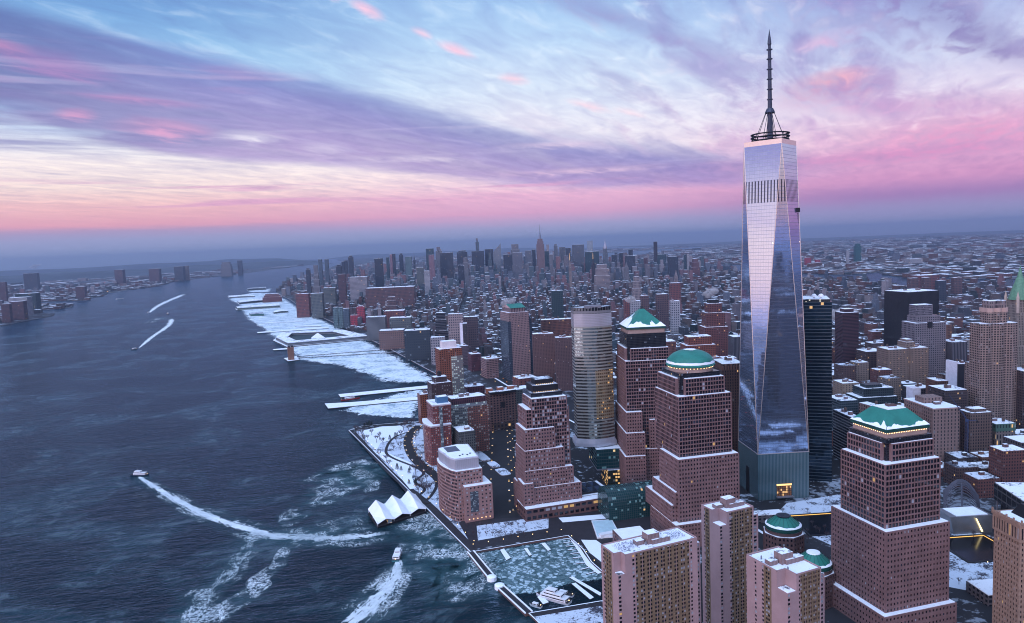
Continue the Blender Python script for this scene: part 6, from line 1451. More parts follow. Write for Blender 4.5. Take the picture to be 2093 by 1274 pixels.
for k, l in enumerate(lots[:NIND]):
    x, y, ww, dd, h, az = l; ci = rr.choice([0,0,1,1,2,3,4,5,6,7]); lb = lot_label(l, ci, k); gz = curv(x, y)+1.6
    # copies of a label get a plain telling difference first
    if lb in used_l: lb = lb.replace('with snowy roof', 'with roof tank')
    t = thing('apartment_block', lb, 'building', (x, y, gz), 'blocks in the carpet of roofs between the towers'); tank = 'tank' in lb
    used_l[lb] = used_l.get(lb, 0)+1
    p = boxp(x, y, ww, dd, az); m_ = MB(); m_.prism(p, gz, h+gz, 0); m_.build('wall', GW[ci], t)
    m_ = MB(); m_.prism(inset(p, .7), h+gz+.02, h+gz+.4); m_.build('roof_snow', SNOWR if rr.random() < .6 else SNOWD, t)
    m_ = MB(); q = (x+rr.uniform(-.2,.2)*ww, y+rr.uniform(-.2,.2)*dd); m_.box(q[0], q[1], h+gz+.4, h+gz+4, 5, 4, az, mt=1); m_.build('bulkhead', [GW[ci], SNOWR], t)
    if tank: m_ = MB(); m_.lathe(q[0]+5, q[1]+2, [(1.8,h+gz+1.6),(1.8,h+gz+5),(.01,h+gz+6.5)], 8); m_.build('water_tank', TANK, t)
CARP = windows('carpet_wall', (1,1,1), (.018,.022,.03), 3.4, 3.8, .45, .5, lit=.012, vc=True)
PAL = [tuple(v*.5 for v in c) for c in [(.20,.085,.08), (.16,.08,.08), (.24,.11,.09), (.12,.08,.085), (.26,.20,.19), (.20,.19,.21), (.09,.10,.13), (.34,.30,.31), (.15,.12,.14), (.06,.075,.10), (.03,.06,.075)]]
def mass(name, label, sub, farz=False):
    m_ = MB()
    for x, y, ww, dd, h, az in sub:
        gz = curv(x, y)+1.0
        if h > 70: dd *= .8
        p = boxp(x, y, ww, dd, az); c = list(rr.choice(PAL)); f = rr.uniform(.7, 1.15); c = tuple(v*f for v in c)
        d_ = math.hypot(x-CAM.x, y-CAM.y)
        if h > 60: c = rr.choice([(.04,.06,.09), (.10,.12,.16), (.22,.20,.22), (.05,.08,.10), (.17,.09,.10), (.12,.11,.13)])
        rm_ = 1 if rr.random() < .42 else (2 if rr.random() < .62 else 3)
        if h > 50 and rr.random() < .5:
            m_.prism(p, gz, h*.75+gz, 0, rm_, c); q = boxp(x, y, ww*.68, dd*.68, az); m_.prism(q, h*.75+gz, h+gz, 0, rm_, c)
        else: m_.prism(p, gz, h+gz, 0, rm_, c)
        if d_ < 3600 and rr.random() < .6:
            for q in range(rr.choice((1, 1, 2))): m_.box(x+rr.uniform(-.3,.3)*ww, y+rr.uniform(-.3,.3)*dd, h+gz, h+gz+rr.uniform(2, 5), rr.uniform(2.5,6), rr.uniform(2.5,5), az, c=c, mt=rm_)
    o = m_.build(name, [CARP, SNOWR, SNOWD, flat('dark_roof', (.05,.05,.06), .9)]); tag(o, label, kind='stuff'); return o
rest = lots[NIND:]; print('lots', len(lots))
mass('city_blocks', 'carpet of countless low city blocks with snowy roofs', [l for l in rest if inside(l[0], l[1], D_MAN)])
mass('east_city_blocks', 'countless low roofs beyond the east river', [l for l in rest if inside(l[0], l[1], D_QNS)])
mass('west_city_blocks', 'countless low roofs on the far west shore', [l for l in rest if inside(l[0], l[1], D_NJ)])
# avenue lights: tiny street and car lights strung along the far avenues
m_ = MB()
def lights(a, b, n, jw, s0, mi=None):
    for i in range(n):
        t = rr.random(); x = a[0]+(b[0]-a[0])*t+rr.uniform(-jw, jw); y = a[1]+(b[1]-a[1])*t+rr.uniform(-jw, jw); z = curv(x, y)+rr.uniform(3, 9); d_ = math.hypot(x-CAM.x, y-CAM.y); s_ = s0*d_/2500
        m_.box(x, y, z, z+s_, s_, s_, 20, mi=rr.choice((0, 0, 0, 1)) if mi is None else mi, bottom=True)
for bx, n in ((660, 170), (1500, 30), (300, 30), (2300, 30)):
    pass
ax = dirv(28.2)
lights((CAM.x+ax.x*2700, CAM.y+ax.y*2700), (CAM.x+ax.x*4600, CAM.y+ax.y*4600), 150, 9, 1.5)
for l in rr.sample(lots, 520):
    if math.hypot(l[0]-CAM.x, l[1]-CAM.y) > 2000: lights((l[0]+l[2]*.7, l[1]), (l[0]+l[2]*.8, l[1]), 1, 2, .85)
LB = lamp('street_glow', (1,.62,.3), 7.); LR = lamp('tail_glow', (1,.12,.08), 5.); LB.cycles.emission_sampling = 'NONE'; LR.cycles.emission_sampling = 'NONE'
tag(m_.build('street_lights', [LB, LR]), 'countless street and car lights glinting in the far streets', kind='stuff')
# ================================================================== WATERFRONT, PLAZAS AND SMALL THINGS
TIMBER = flat('pier_timber', (.06,.05,.05), .9); WHITEP = flat('white_paint', (.68,.70,.74), .5, 0, .1); CONC = flat('pier_concrete', (.22,.20,.21), .85)
NAVY = flat('navy_hull', (.015,.03,.06), .4); TEAL = flat('teal_paint', (.03,.14,.16), .5)
# curved red apartment building by the park
o = thing('apartment_block', 'curved red brick apartment building beside the snowy park, with a blue box on its roof', 'building', (-262, 420, 2))
RB = W('redcurve', (.28,.055,.045), (.05,.05,.06), 3.2, 3.4, .55, .55, lit=.01, pale=.35)
ctr = Vector((-200, 455, 0)); R0 = 74
def cv(a, r): return (ctr.x+r*math.sin(rad(a)), ctr.y+r*math.cos(rad(a)))
NR = (-285, 372)
arcp = [off(NR, 52*i/10, -7*math.sin(math.pi*(.15+.7*i/10))+3, 12) for i in range(11)]
low = [NR, off(NR, 2, 30, 12), off(NR, 50, 32, 12)]+arcp[::-1][:-1]
claim(low, 4)
m_ = MB(); m_.prism(low, 2, 58, 0); m_.build('wall', RB, o)
m_ = MB(); m_.prism(inset(low, -.8), 58.02, 60, 0, 1, bottom=True); m_.build('cornice', [flat('pale_band', (.42,.36,.38), .8), SNOW], o)
up_ = rectp(off(NR, 8, 6, 12), 40, 27, 12)
m_ = MB(); m_.prism(up_, 60.02, 86, 0); m_.build('upper_wall', RB, o)
m_ = MB(); m_.prism(inset(up_, -.6), 86.02, 88, 0, 1, bottom=True); m_.build('upper_cornice', [flat('pale_band', (.42,.36,.38), .8), SNOWR], o)
m_ = MB(); m_.prism(rectp(off(NR, 16, 15, 12), 14, 16, 12), 88.02, 97, 0, 1); m_.build('blue_roof_box', [flat('blue_panel', (.05,.13,.24), .5), SNOWR], o)
m_ = MB(); m_.prism(rectp(off(NR, -.3, 14, 12), 4, 4, 12), 2, 86); m_.build('glass_bay', windows('bay_glass2', (.22,.24,.26), (.06,.08,.10), 2, 3.4, .8, .7, pale=.3), o)
o = block(-252, 350, 50, 34, 24, 12, 'greengrey', 'flat', 'apartment_block', 'glassy grey apartment block between the curved red building and the salmon block')
# avenue park between the buildings
o = thing('avenue_garden', 'long narrow snowy garden with rounded ends in the middle of the dark avenue', 'garden', (-197, 330, 2))
for (y0, y1, w_) in ((268,300,15),(306,336,13),(342,392,15)):
    ptsg = []
    cxg = -232+(y0-200)*.17
    for k in range(16):
        a = 2*math.pi*k/16; ca_, sa_ = math.cos(a), math.sin(a); L2 = (y1-y0)/2; p = off((cxg, (y0+y1)/2), (abs(sa_)**.4)*(1 if sa_ > 0 else -1)*L2, (abs(ca_)**.5)*(1 if ca_ > 0 else -1)*w_/2, 10); ptsg.append(p)
    m_ = MB(); m_.prism(ptsg, 2.1, 3.2, 0, 1); m_.build('bed', [CONC, SNOWT], o)
# glass winter garden hall between the domed and pointed towers
GH = windows('vault_glass', (.05,.09,.10), (.01,.04,.045), 2.4, 2.4, .86, .86, lit=.008, pale=.08, gr=.08)
o = thing('glass_hall', 'dark teal glass hall with vaulted roof between the pointed and domed towers', 'building', (-190, 60, 2))
m_ = MB(); c0 = off((-205, 62), 0, 0, 18); w_ = 36; n = 10; L = 60; PW = (-216, 60)
prof = [(w_/2-w_/2*math.cos(math.pi*i/n), 20+16*math.sin(math.pi*i/n)) for i in range(n+1)]
for i in range(n):
    (a, za), (b, zb) = prof[i], prof[i+1]; p = off(PW, 0, 0, 18)
    q = lambda along, across: off(PW, across, along, 18)
    m_.face([q(0,a)+(za,), q(L,a)+(za,), q(L,b)+(zb,), q(0,b)+(zb,)], [(0,i*4),(L,i*4),(L,i*4+4),(0,i*4+4)])
    m_.face([q(0,a)+(2,), q(0,a)+(za,), q(0,b)+(zb,), q(0,b)+(2,)], [(a,0),(a,za),(b,zb),(b,0)])
m_.wallq(off(PW,0,0,18), off(PW,0,L,18), 2, 20)
m_.build('glass_vault', GH, o); claim(rectp(PW, 36, 60, 18), 0)
o = thing('podium', 'low rose granite annex with broad snowy roof behind the marina', 'building', (-285, -20, 2))
m_ = MB(); p = rectp((-272, -50), 62, 30, 18); m_.prism(p, 2, 19, 0); m_.build('wall', windows('rose_granite_grid', (.2,.1,.1)), o); m_ = MB(); m_.prism(inset(p, 1), 19.02, 19.6); m_.build('roof_snow', SNOW, o); claim(p, 2)
# ice rink with white kerbs
o = thing('ice_rink', 'small pale ice rink with white rim on the dark plaza behind the marina', 'rink', (D_RINK[0][0], D_RINK[0][1], 2))
def ccw(p): return p if sum(p[i-1][0]*p[i][1]-p[i][0]*p[i-1][1] for i in range(len(p))) > 0 else p[::-1]
rk = ccw(D_RINK); m_ = MB(); m_.prism(inset(rk, -1.5), 2.05, 3.6, 0); m_.build('rim', WHITEP, o); m_ = MB(); m_.prism(rk, 3.62, 3.7); m_.build('ice', flat('rink_ice', (.42,.58,.64), .3), o); m_ = MB(); m_.box(rk[1][0], rk[1][1]+4, 2, 6, 24, 6, 12, mt=0); m_.build('shelter', WHITEP, o)
# plaza sheets
tag(sheet('plaza', [(-395,-54),(-333,-76),(-297,-78),(-296,-45),(-288,-5),(-280,18),(-271,60),(-372,88),(-352,160),(-262,130),(-170,110),(-150,0),(-230,-60),(-300,-120),(-395,-130)][::-1], 2.04, PATHM), kind='structure')
g_ = [(-366,100),(-345,150),(-300,140),(-262,118),(-268,82),(-366,106)]
tag(sheet('plaza_snow', [(-358,104),(-340,140),(-285,124),(-262,112),(-280,86)][::-1], 2.13, SNOWT), kind='structure')
tag(sheet('plaza_snow', [(-254,104),(-200,78),(-205,66),(-258,90)], 2.14, SNOWG), kind='structure')
tag(sheet('plaza_snow', [(-282,10),(-270,40),(-258,30),(-262,0),(-276,-30),(-290,-40)], 2.15, SNOWG), kind='structure')
tag(sheet('park_ground', [(-410,-150),(-395,-62),(-340,-80),(-335,-120),(-360,-160)][::-1], 2.16, SNOWT), kind='structure')
tag(ribbon('path', [(-400,-75),(-372,-98),(-356,-120),(-350,-150)], 6, 2.19, PATHM), kind='structure')
def mound(name, poly, z, h, mat):
    pass
# breakwaters and cove docks
for nm, pts in (('breakwater', D_BREAK1), ('breakwater', D_BREAK2[:2])):
    o = thing(nm, 'upper stone breakwater with snowy rims, joined to the promenade' if pts is D_BREAK1 else 'lower stone breakwater with rounded snowy tip, at the mouth of the cove', 'breakwater', (pts[0][0], pts[0][1], 0))
    m_ = MB(); Lf, Rt_ = ribbon_pts(pts, 6.5); p = ccw([tuple(v) for v in (Rt_[0], Rt_[1], Lf[1], Lf[0])]); m_.prism(p, -1.5, 2.6, 0, 1); m_.build('wall', [WALLB, PATHM], o)
    for s_ in (Lf, Rt_):
        m_ = MB(); a, b = ribbon_pts([tuple(s_[0]), tuple(s_[1])], 1.1); m_.prism(ccw([tuple(v) for v in (b[0], b[1], a[1], a[0])]), 2.61, 3.5); m_.build('snowy_parapet', SNOW, o)
    e = pts[1] if pts is D_BREAK1 else pts[0]
    m_ = MB(); m_.lathe(e[0], e[1], [(4.6,-1.5),(4.6,3.7),(3.,4.4),(.01,4.6)], 16); m_.build('round_end', SNOW, o)
dl = ['dock with two broad snow-covered floats, left of three in the cove', 'middle one of three small snowy docks in the cove', 'right one of three small snowy docks in the cove', 'long curved snowy dock with finger berths along the inner cove wall', 'upper of two long snowy docks at the lower right of the cove', 'broad snow-covered dock beside the moored yacht, nearer the shore', 'short snowy dock with a small boat beside the moored yacht']
for p, l in zip(D_COVEDOCKS, dl):
    p = ccw(p); o = thing('dock', l, 'dock', (p[0][0], p[0][1], 0)); m_ = MB(); m_.prism(p, -.3, .9, 0, 1); m_.build('float', [TIMBER, SNOW], o)
    if 'curved' in l:
        rim_ = [Vector(q) for q in (D_COVEDOCKS[3][0], D_COVEDOCKS[3][7], D_COVEDOCKS[3][6], D_COVEDOCKS[3][5])]
        for a, b in zip(rim_, rim_[1:]):
            n = max(1, int((b-a).length/9))
            for k in range(n):
                q = a.lerp(b, (k+.5)/n); t = (b-a).normalized(); nn = Vector((-t.y, t.x))
                if (q+nn*7-Vector((-345,-25))).length > (q-nn*7-Vector((-345,-25))).length: nn = -nn
                e = q+nn*9; L_, R2_ = ribbon_pts([tuple(q), tuple(e)], 1.3); m_ = MB(); m_.prism(ccw([tuple(v) for v in (R2_[0], R2_[1], L_[1], L_[0])]), -.2, .85, 0, 1); m_.build('finger_berth', [TIMBER, SNOW], o)
for i, (x, y) in enumerate([(1160,1107),(1168,1116),(1178,1126),(1180,1135),(1181,1144),(1186,1154),(1196,1161),(1207,1168)]): pass
# wooden pier strips from the plan
def pier(label, poly, z=2.0, mat=None, top=None, name='pier', piles=True):
    p = ccw(poly); o = thing(name, label, 'pier', (p[0][0], p[0][1], curv(*p[0]))); c = curv(*p[0]); m_ = MB(); m_.prism(p, z-1.3+c, z+c, 0, 1, bottom=True); m_.build('deck', [mat or TIMBER, top or SNOW], o)
    if piles:
        m_ = MB()
        for i in range(len(p)):
            a, b = Vector(p[i-1]), Vector(p[i]); n = int((b-a).length/9)
            for k in range(n): q = a.lerp(b, (k+.5)/n); m_.box(q.x, q.y, -2+c, z-1.2+c, .8, .8)
        if m_.f: tag(m_.build('piles', TIMBER, o), kind='stuff')
    return o
pier('long bare snow-covered pier, upper of the two park piers', D_PIER26)
p25 = pier('long snowy pier with a red ship beside it, lower of the two park piers', D_PIER25)
pier('thin snowy pier upstream of the big square pier', D_PA); pier('short snowy pier with huts close to the highway upstream', D_PB); pier('faint line of old pier stubs in the ice', D_PC, 1.); pier('narrow dark pier below the square pier', D_P40S)
pier('platform in the river carrying the brick ventilation tower', D_VENTP, 3, CONC)
for i, q in enumerate((D_P34A, D_P34B)): Lf, Rt_ = ribbon_pts(q, 5); pier(('farther' if i == 0 else 'nearer')+' of two thin catwalks running to the ventilation tower', [tuple(v) for v in (Rt_[0], Rt_[1], Lf[1], Lf[0])], 3)
def shed(label, poly, h, wmat, top=SNOWR, name='pier_shed'):
    p = ccw(poly); c = curv(*p[0]); o = thing(name, label, 'building', (p[0][0], p[0][1], c)); m_ = MB(); m_.prism(p, c-1, c+2, 0, 1); m_.build('deck', [TIMBER, SNOWR], o); q = [(Vector(a)*.96+Vector(cen(p))*.04) for a in p]; q = [tuple(v) for v in q]
    m_ = MB(); m_.prism(q, c+2.02, c+h, 0); m_.build('wall', wmat, o); a, b, c3, d4 = q[:4]; m1 = tuple((Vector(d4)+Vector(a))/2); m2 = tuple((Vector(b)+Vector(c3))/2); H = h+c
    if (Vector(a)-Vector(b)).length < (Vector(b)-Vector(c3)).length: a, b, c3, d4 = b, c3, d4, a; m1 = tuple((Vector(d4)+Vector(a))/2); m2 = tuple((Vector(b)+Vector(c3))/2)
    m_ = MB(); m_.face([a+(H,), b+(H,), m2+(H+2.5,), m1+(H+2.5,)]); m_.face([c3+(H,), d4+(H,), m1+(H+2.5,), m2+(H+2.5,)]); m_.build('roof', top, o); return o
SH1 = W('shed_green', (.22,.30,.27), pu=8, pv=12, wf=.6, hf=.4); SH2 = W('shed_dark', (.04,.07,.08), pu=8, pv=12)
shed('long pale green pier shed on the upper river', D_PE, 13, SH1); shed('dark pier shed just beyond the long pale green one', D_PD, 12, SH2); shed('dark pier at the upstream edge of the ice', D_PF, 7, SH2); shed('farthest dark pier shed seen against the water', D_PG, 14, SH2, SNOWD); shed('small teal building moored inside the ice', D_PH, 9, flat('teal_shed', (.02,.10,.09), .7), SNOWD); shed('low white pier shed beside the small teal building', D_PI, 8, SH1, SNOW)
block(*[round(v, 1) for v in (Vector(D_MAN[25] if False else (330, 4250)))], 52, 60, 120, 12, 'redf2', 'step', 'warehouse', 'bulky red-brown waterfront warehouse at the head of the far piers', bits=0)
# the big square pier with its roofed ring and sunken fields
P4 = ccw(D_PIER40); c = cen(P4); o = thing('square_pier', 'huge square pier building with snowy roofs around a dark inner court', 'pier', (c[0], c[1], 0)); m_ = MB(); m_.prism(inset(P4, -8), -1, 2.5, 0, 1); m_.build('deck', [TIMBER, SNOW], o)
ring_i = [((a[0]-c[0])*.66+c[0], (a[1]-c[1])*.66+c[1]) for a in P4]; PW_ = W('pier_wall', (.26,.28,.32), (.03,.04,.05), 8, 6, 1, .4, band=True, lit=0)
m_ = MB(); n = len(P4)
for i in range(n):
    a, b = P4[i], P4[(i+1) % n]; e, f = ring_i[(i+1) % n], ring_i[i]
    m_.wallq(a, b, 2.5, 13, 0); m_.wallq(e, f, 2.5, 13, 0); m_.face([a+(13,), b+(13,), e+(13,), f+(13,)], None, 1)
m_.build('roofed_ring', [PW_, SNOWR], o); m_ = MB(); m_.prism(ring_i, 2.5, 3, 0); m_.build('court', flat('court_floor', (.04,.06,.07), .9), o)
m_ = MB(); m_.taper(boxp(c[0]+20, c[1]-10, 46, 30, 12), 3.02, boxp(c[0]+20, c[1]-10, 3, 3, 12), 20); m_.build('white_tent', SNOW, o)
# ventilation tower in the river
o = thing('ventilation_tower', 'square tan brick ventilation tower standing alone in the river', 'tower', (-177, 1570, 3)); hv = 34
BR = W('vent_brick', (.36,.19,.13), (.16,.09,.07), 4, 12, .4, .8, lit=0, pale=0)
m_ = MB(); m_.box(-177, 1570, 3, 3+hv, 17, 17, 10); m_.build('wall', BR, o); m_ = MB(); m_.box(-177, 1570, 3+hv+.02, 5+hv, 18.5, 18.5, 10); m_.build('cornice', flat('vent_cap', (.22,.12,.10), .8), o)
for sx in (-1, 1):
    for sy in (-1, 1): m_ = MB(); m_.box(-177+4.5*sx, 1570+4.5*sy, 5+hv, 9+hv, 4, 4, 10); m_.build('vent_hood', BLACKM, o)
# ferry terminal under white folded tents
T4 = ccw(P_TENT); o = thing('ferry_terminal', 'floating ferry terminal under white zigzag tent roofs', 'pier', (cen(T4)[0], cen(T4)[1], 0))
m_ = MB(); m_.prism(T4, -.5, 2.2, 0, 1, bottom=True); m_.build('deck', [BLACKM, PATHM], o)
# corners: near-left, near-right, far-right, far-left in the pier's own axes
def bil(u, v): a, b, c3, d4 = [Vector(p) for p in P_TENT]; return (a*(1-u)+d4*u)*(1-v)+(b*(1-u)+c3*u)*v
m_ = MB(); NF = 3
for i in range(NF):
    u0, u1 = i/NF, (i+1)/NF; um = (u0+u1)/2
    for v0, v1 in ((.02, .5), (.5, .98)):
        z_r = (15, 14) if v0 < .1 else (14, 8.5); z_v = (6.5, 6.5) if v0 < .1 else (6.5, 5)
        A1, A2 = bil(u0, v0), bil(u0, v1); M1, M2 = bil(um, v0), bil(um, v1); B1, B2 = bil(u1, v0), bil(u1, v1)
        P3 = lambda p, z: (p.x, p.y, z)
        m_.face([P3(A1,z_v[0]), P3(A2,z_v[1]), P3(M2,z_r[1]), P3(M1,z_r[0])]); m_.face([P3(M1,z_r[0]), P3(M2,z_r[1]), P3(B2,z_v[1]), P3(B1,z_v[0])])
tm = m_.build('tent_roof', flat('white_membrane', (.78,.80,.86), .6, 0, .06), o)
sol = tm.modifiers.new('s', 'SOLIDIFY'); sol.thickness = .5
m_ = MB()
for i in range(NF+1):
    for v in (.04, .5, .96): q = bil(min(.99, max(.01, i/NF)), v); m_.tube((q.x,q.y,2.2), (q.x,q.y,8), .3, n=5)
m_.build('columns', WHITEP, o)
m_ = MB(); q = bil(.25, .8); m_.box(q.x, q.y, 2.22, 5.5, 20, 5, 100); m_.build('ticket_hall', [windows('kiosk_glass', (.35,.38,.42), (.1,.14,.16), 2, 3, .8, .7, lit=.1)], o)
a_, b_ = bil(1, .3), Vector((-352, 238)); pier('covered gangway linking the tented terminal to the promenade', [tuple(v) for v in (lambda L: (L[1][0], L[1][1], L[0][1], L[0][0]))(ribbon_pts([tuple(a_), tuple(b_)], 5))], 3, TIMBER, PATHM, 'gangway', False)
# ---------------------------------------------------------------- boats
def hull(m_, L, w_, h, mi=0, n=9):
    sec = []
    for i in range(n):
        t = i/(n-1); x = -L/2+L*t; ww = w_/2*(1 if t < .6 else max(.03, math.cos((t-.6)/.4*math.pi/2)))
        sec.append([(x, -ww, h*(1+.25*max(0, t-.6)*2)), (x, -ww*.8, -.4), (x, ww*.8, -.4), (x, ww, h*(1+.25*max(0, t-.6)*2))])
    for a, b in zip(sec, sec[1:]):
        for k in range(3): m_.face([a[k], b[k], b[k+1], a[k+1]][::-1], None, mi)
        m_.face([a[0], a[3], b[3], b[0]][::-1], None, mi+1)
    m_.face([sec[0][k] for k in range(4)], None, mi)
def boat(name, label, x, y, hd, L, w_, decks, hcol, cat='boat', mast=True, hh=1.6):
    c = curv(x, y); o = bpy.data.objects.new(name, None); COL.objects.link(o); o.location = (x, y, c+.05); o.rotation_euler.z = math.pi/2-rad(hd); tag(o, label, cat); o['_o'] = (0, 0, 0)
    m_ = MB(); hull(m_, L, w_, hh); m_.build('hull', [hcol, PATHM], o); z = hh
    for i, (l_, ww, h_, dx) in enumerate(decks):
        m_ = MB(); m_.box(dx, 0, z+.01, z+h_, l_, ww, 0); m_.build('deckhouse' if i == 0 else 'bridge', WHITEP, o)
        for s_ in (-1, 1): m_ = MB(); m_.box(dx, s_*(ww/2+.03), z+h_*.4, z+h_*.75, l_*.9, .08, 0); m_.build('window_strip', GL[0], o)
        m_ = MB(); m_.box(dx-l_/2-.03, 0, z+h_*.4, z+h_*.75, .08, ww*.8, 0); m_.build('window_strip', GL[0], o)
        m_ = MB(); m_.box(dx, 0, z+h_+.01, z+h_+.15, l_*1.04, ww*1.04, 0); m_.build('roof', WHITEP, o); z += h_+.15
    if mast: m_ = MB(); m_.tube((decks[-1][3], 0, z), (decks[-1][3], 0, z+3), .12, n=4); m_.build('mast', WHITEP, o)
    m_ = MB(); m_.box(-L/2+.6, 0, hh+1.0, hh+1.4, .3, 1.0); m_.build('stern_light', WARM, o)
    return o
PTS = D_PT
boat('ferry', 'white passenger ferry heading left at the head of the long bright wake', *PTS['ferry1'], 305, 27, 8, [(17,6.6,2.6,-2),(9,5.4,2.3,1)], NAVY)
boat('ferry', 'small white ferry heading up the river, beside the cove', *PTS['ferry2'], 33, 25, 8, [(17,6.8,2.6,-1),(8,5.4,2.3,2)], TEAL)
boat('motor_boat', 'boat at the foot of the nearer upstream wake', PTS['boatD'][0]-20, PTS['boatD'][1]-20, 225, 26, 8, [(14,6,3,-1)], NAVY)
boat('motor_boat', 'dark boat where the looping upstream wake begins', *PTS['boatA'], 20, 26, 9, [(10,6,5,2)], NAVY)
boat('motor_boat', 'boat at the head of the farthest wake', *PTS['boatB'], 220, 30, 9, [(12,6,5,0)], NAVY)
boat('barge', 'low pale vessel far up the river near the west shore', *PTS['boatC'], 70, 60, 14, [(50,12,6,-1)], WHITEP, mast=False)
boat('yacht', 'large white three-deck yacht moored in the lower cove', *PTS['yacht'], 335, 34, 8.5, [(25,7.6,2.6,-2),(18,6.8,2.4,-1),(9,5.4,2.2,1)], WHITEP, hh=2.2)
boat('motor_boat', 'small white boat moored on the left of the yacht', PTS['yacht'][0]-19, PTS['yacht'][1]-1, 335, 12, 4, [(5,3,1.6,0)], WHITEP, mast=False)
boat('motor_boat', 'snow-covered sailing boat moored right of the yacht', PTS['barge'][0]-22, PTS['barge'][1]+6, 335, 20, 5, [(7,3.4,1.6,0)], WHITEP)
rs = boat('ship', 'old red-hulled ship moored at the lower park pier', PTS['redship'][0]+4, PTS['redship'][1]+10, 96, 40, 8, [(20,5.6,2.6,-2),(7,4.6,2.6,3)], flat('red_hull', (.30,.02,.02), .5), hh=2.4)
# ---------------------------------------------------------------- right hand plaza
o = thing('memorial_pool', 'square memorial pool, dark void with a glowing golden water line on its walls', 'pool', (14, -211, 2))
def pool(o, c, s, az):
    p = boxp(c[0], c[1], s, s, az); q = boxp(c[0], c[1], s-5, s-5, az)
    m_ = MB()
    for i in range(4): a, b = p[i], p[(i+1) % 4]; e, f = q[(i+1) % 4], q[i]; m_.face([a+(3,), b+(3,), e+(3,), f+(3,)]); m_.wallq(a, b, 2, 3)
    m_.build('parapet', BLACKM, o)
    m_ = MB()
    for i in range(4): a, b = q[i], q[(i+1) % 4]; m_.face([a+(3,), b+(3,), b+(2.2,), a+(2.2,)])
    m_.build('inner_wall', flat('wet_granite', (.025,.02,.02), .25), o)
    m_ = MB(); m_.prism(q, 2.06, 2.2); m_.build('water_floor', flat('black_water', (.006,.006,.008), .15), o)
    m_ = MB(); q2 = boxp(c[0], c[1], s-5.3, s-5.3, az)
    for i in (1, 2):
        a, b = q2[i], q2[(i+1) % 4]; L, R2 = ribbon_pts([a, b], .35); m_.prism(ccw([tuple(v) for v in (R2[0], R2[1], L[1], L[0])]), 2.21, 2.6+i*.01)
    m_.build('light_line', lamp('gold_light', (1,.55,.15), 1.6), o)
pool(o, (22, -205), 58, 28)
o = thing('memorial_pool', 'second dark memorial pool with gold light line, beside the flat-topped granite tower', 'pool', (-50, -80, 2)); pool(o, (-40, -82), 58, 28)
o = thing('pavilion', 'wedge-shaped metal pavilion with snowy roof and one bright slanting light strip', 'building', (52, -165, 2))
p = rectp((38, -176), 26, 40, 28); m_ = MB(); m_.taper(p, 2, [off(p[0],1,-4,28), p[1], p[2], p[3]], 20); m_.build('wall', flat('brushed_metal', (.24,.24,.25), .35, .7, .15), o); m_ = MB(); m_.prism(inset(p, 3), 20.02, 20.6); m_.build('roof_snow', SNOW, o)
a = off(p[0], -1.2, 22, 28); b = off(p[0], -.6, 29, 28); m_ = MB(); m_.tube((a[0],a[1],18), (b[0],b[1],4), .6, .9); m_.build('light_strip', lamp('gold_light2', (1,.8,.4), 2.2), o); claim(p, 0)
# steel frame of an unfinished building
o = thing('steel_structure', 'unfinished building with tall dark steel columns and a wide snowy roof, right edge', 'building', (80, -240, 2)); p = rectp((55, -232), 60, 95, 40); claim(p, 0)
m_ = MB(); m_.prism(p, 30, 47, 0, 0); m_.build('upper_frame', windows('steel_frame', (.08,.08,.09), (.012,.012,.014), 9, 8.5, .88, .8, lit=0, pale=.0), o); m_ = MB(); m_.prism(inset(p, 1), 47.02, 47.8); m_.build('roof_snow', SNOWR, o)
m_ = MB()
for i in range(9):
    for j in (0, 1, 2): a = off(p[0], 1+j*28, 2+i*11.3, 40); m_.box(a[0], a[1], 2, 30, 1.1, 1.1, 40)
for zz in (16, 29): m_.prism(rectp(off(p[0], .5, 1, 40), 1.2, 93, 40), zz, zz+1)
m_.build('columns', STEEL, o); m_ = MB(); m_.prism(rectp(off(p[0], 20, 6, 40), 38, 88, 40), 2, 30); m_.build('dark_core', BLACKM, o)
m_ = MB(); a = off(p[0], 30, 62, 40); m_.box(a[0], a[1], 47.8, 56, 20, 14, 40, mt=1); m_.build('machine_room', [flat('beige_box', (.34,.28,.26), .8), SNOW], o)
# ribbed transit hall under construction
o = thing('transit_hall', 'dark ribbed arching steel hall under construction behind the flat-topped granite tower', 'building', (110, -130, 2)); RIB = flat('rib_steel', (.12,.12,.15), .5, .4)
cR = Vector((118, -142)); dv = dirv(62); dn = dirv(152)
for i in range(22):
    t = i/21; p = cR+Vector((dv.x, dv.y))*(t-.5)*86; hh = 8+22*math.sin(math.pi*min(1, t*.9+.05)); m_ = MB(); prev = None
    for k in range(9):
        s_ = (k/8-.5)*2; q = (p.x+dn.x*s_*17, p.y+dn.y*s_*17, 2+hh*math.cos(s_*1.35)**.8)
        if prev: m_.tube(prev, q, .5, n=4)
        prev = q
    m_.build('rib', RIB, o)
claim(boxp(118,-142,60,90,62), 0)
m_ = MB(); m_.tube((cR.x-dv.x*40, cR.y-dv.y*40, 10), (cR.x, cR.y, 31), .9); m_.tube((cR.x, cR.y, 31), (cR.x+dv.x*40, cR.y+dv.y*40, 12), .9); m_.build('ridge_beam', RIB, o)
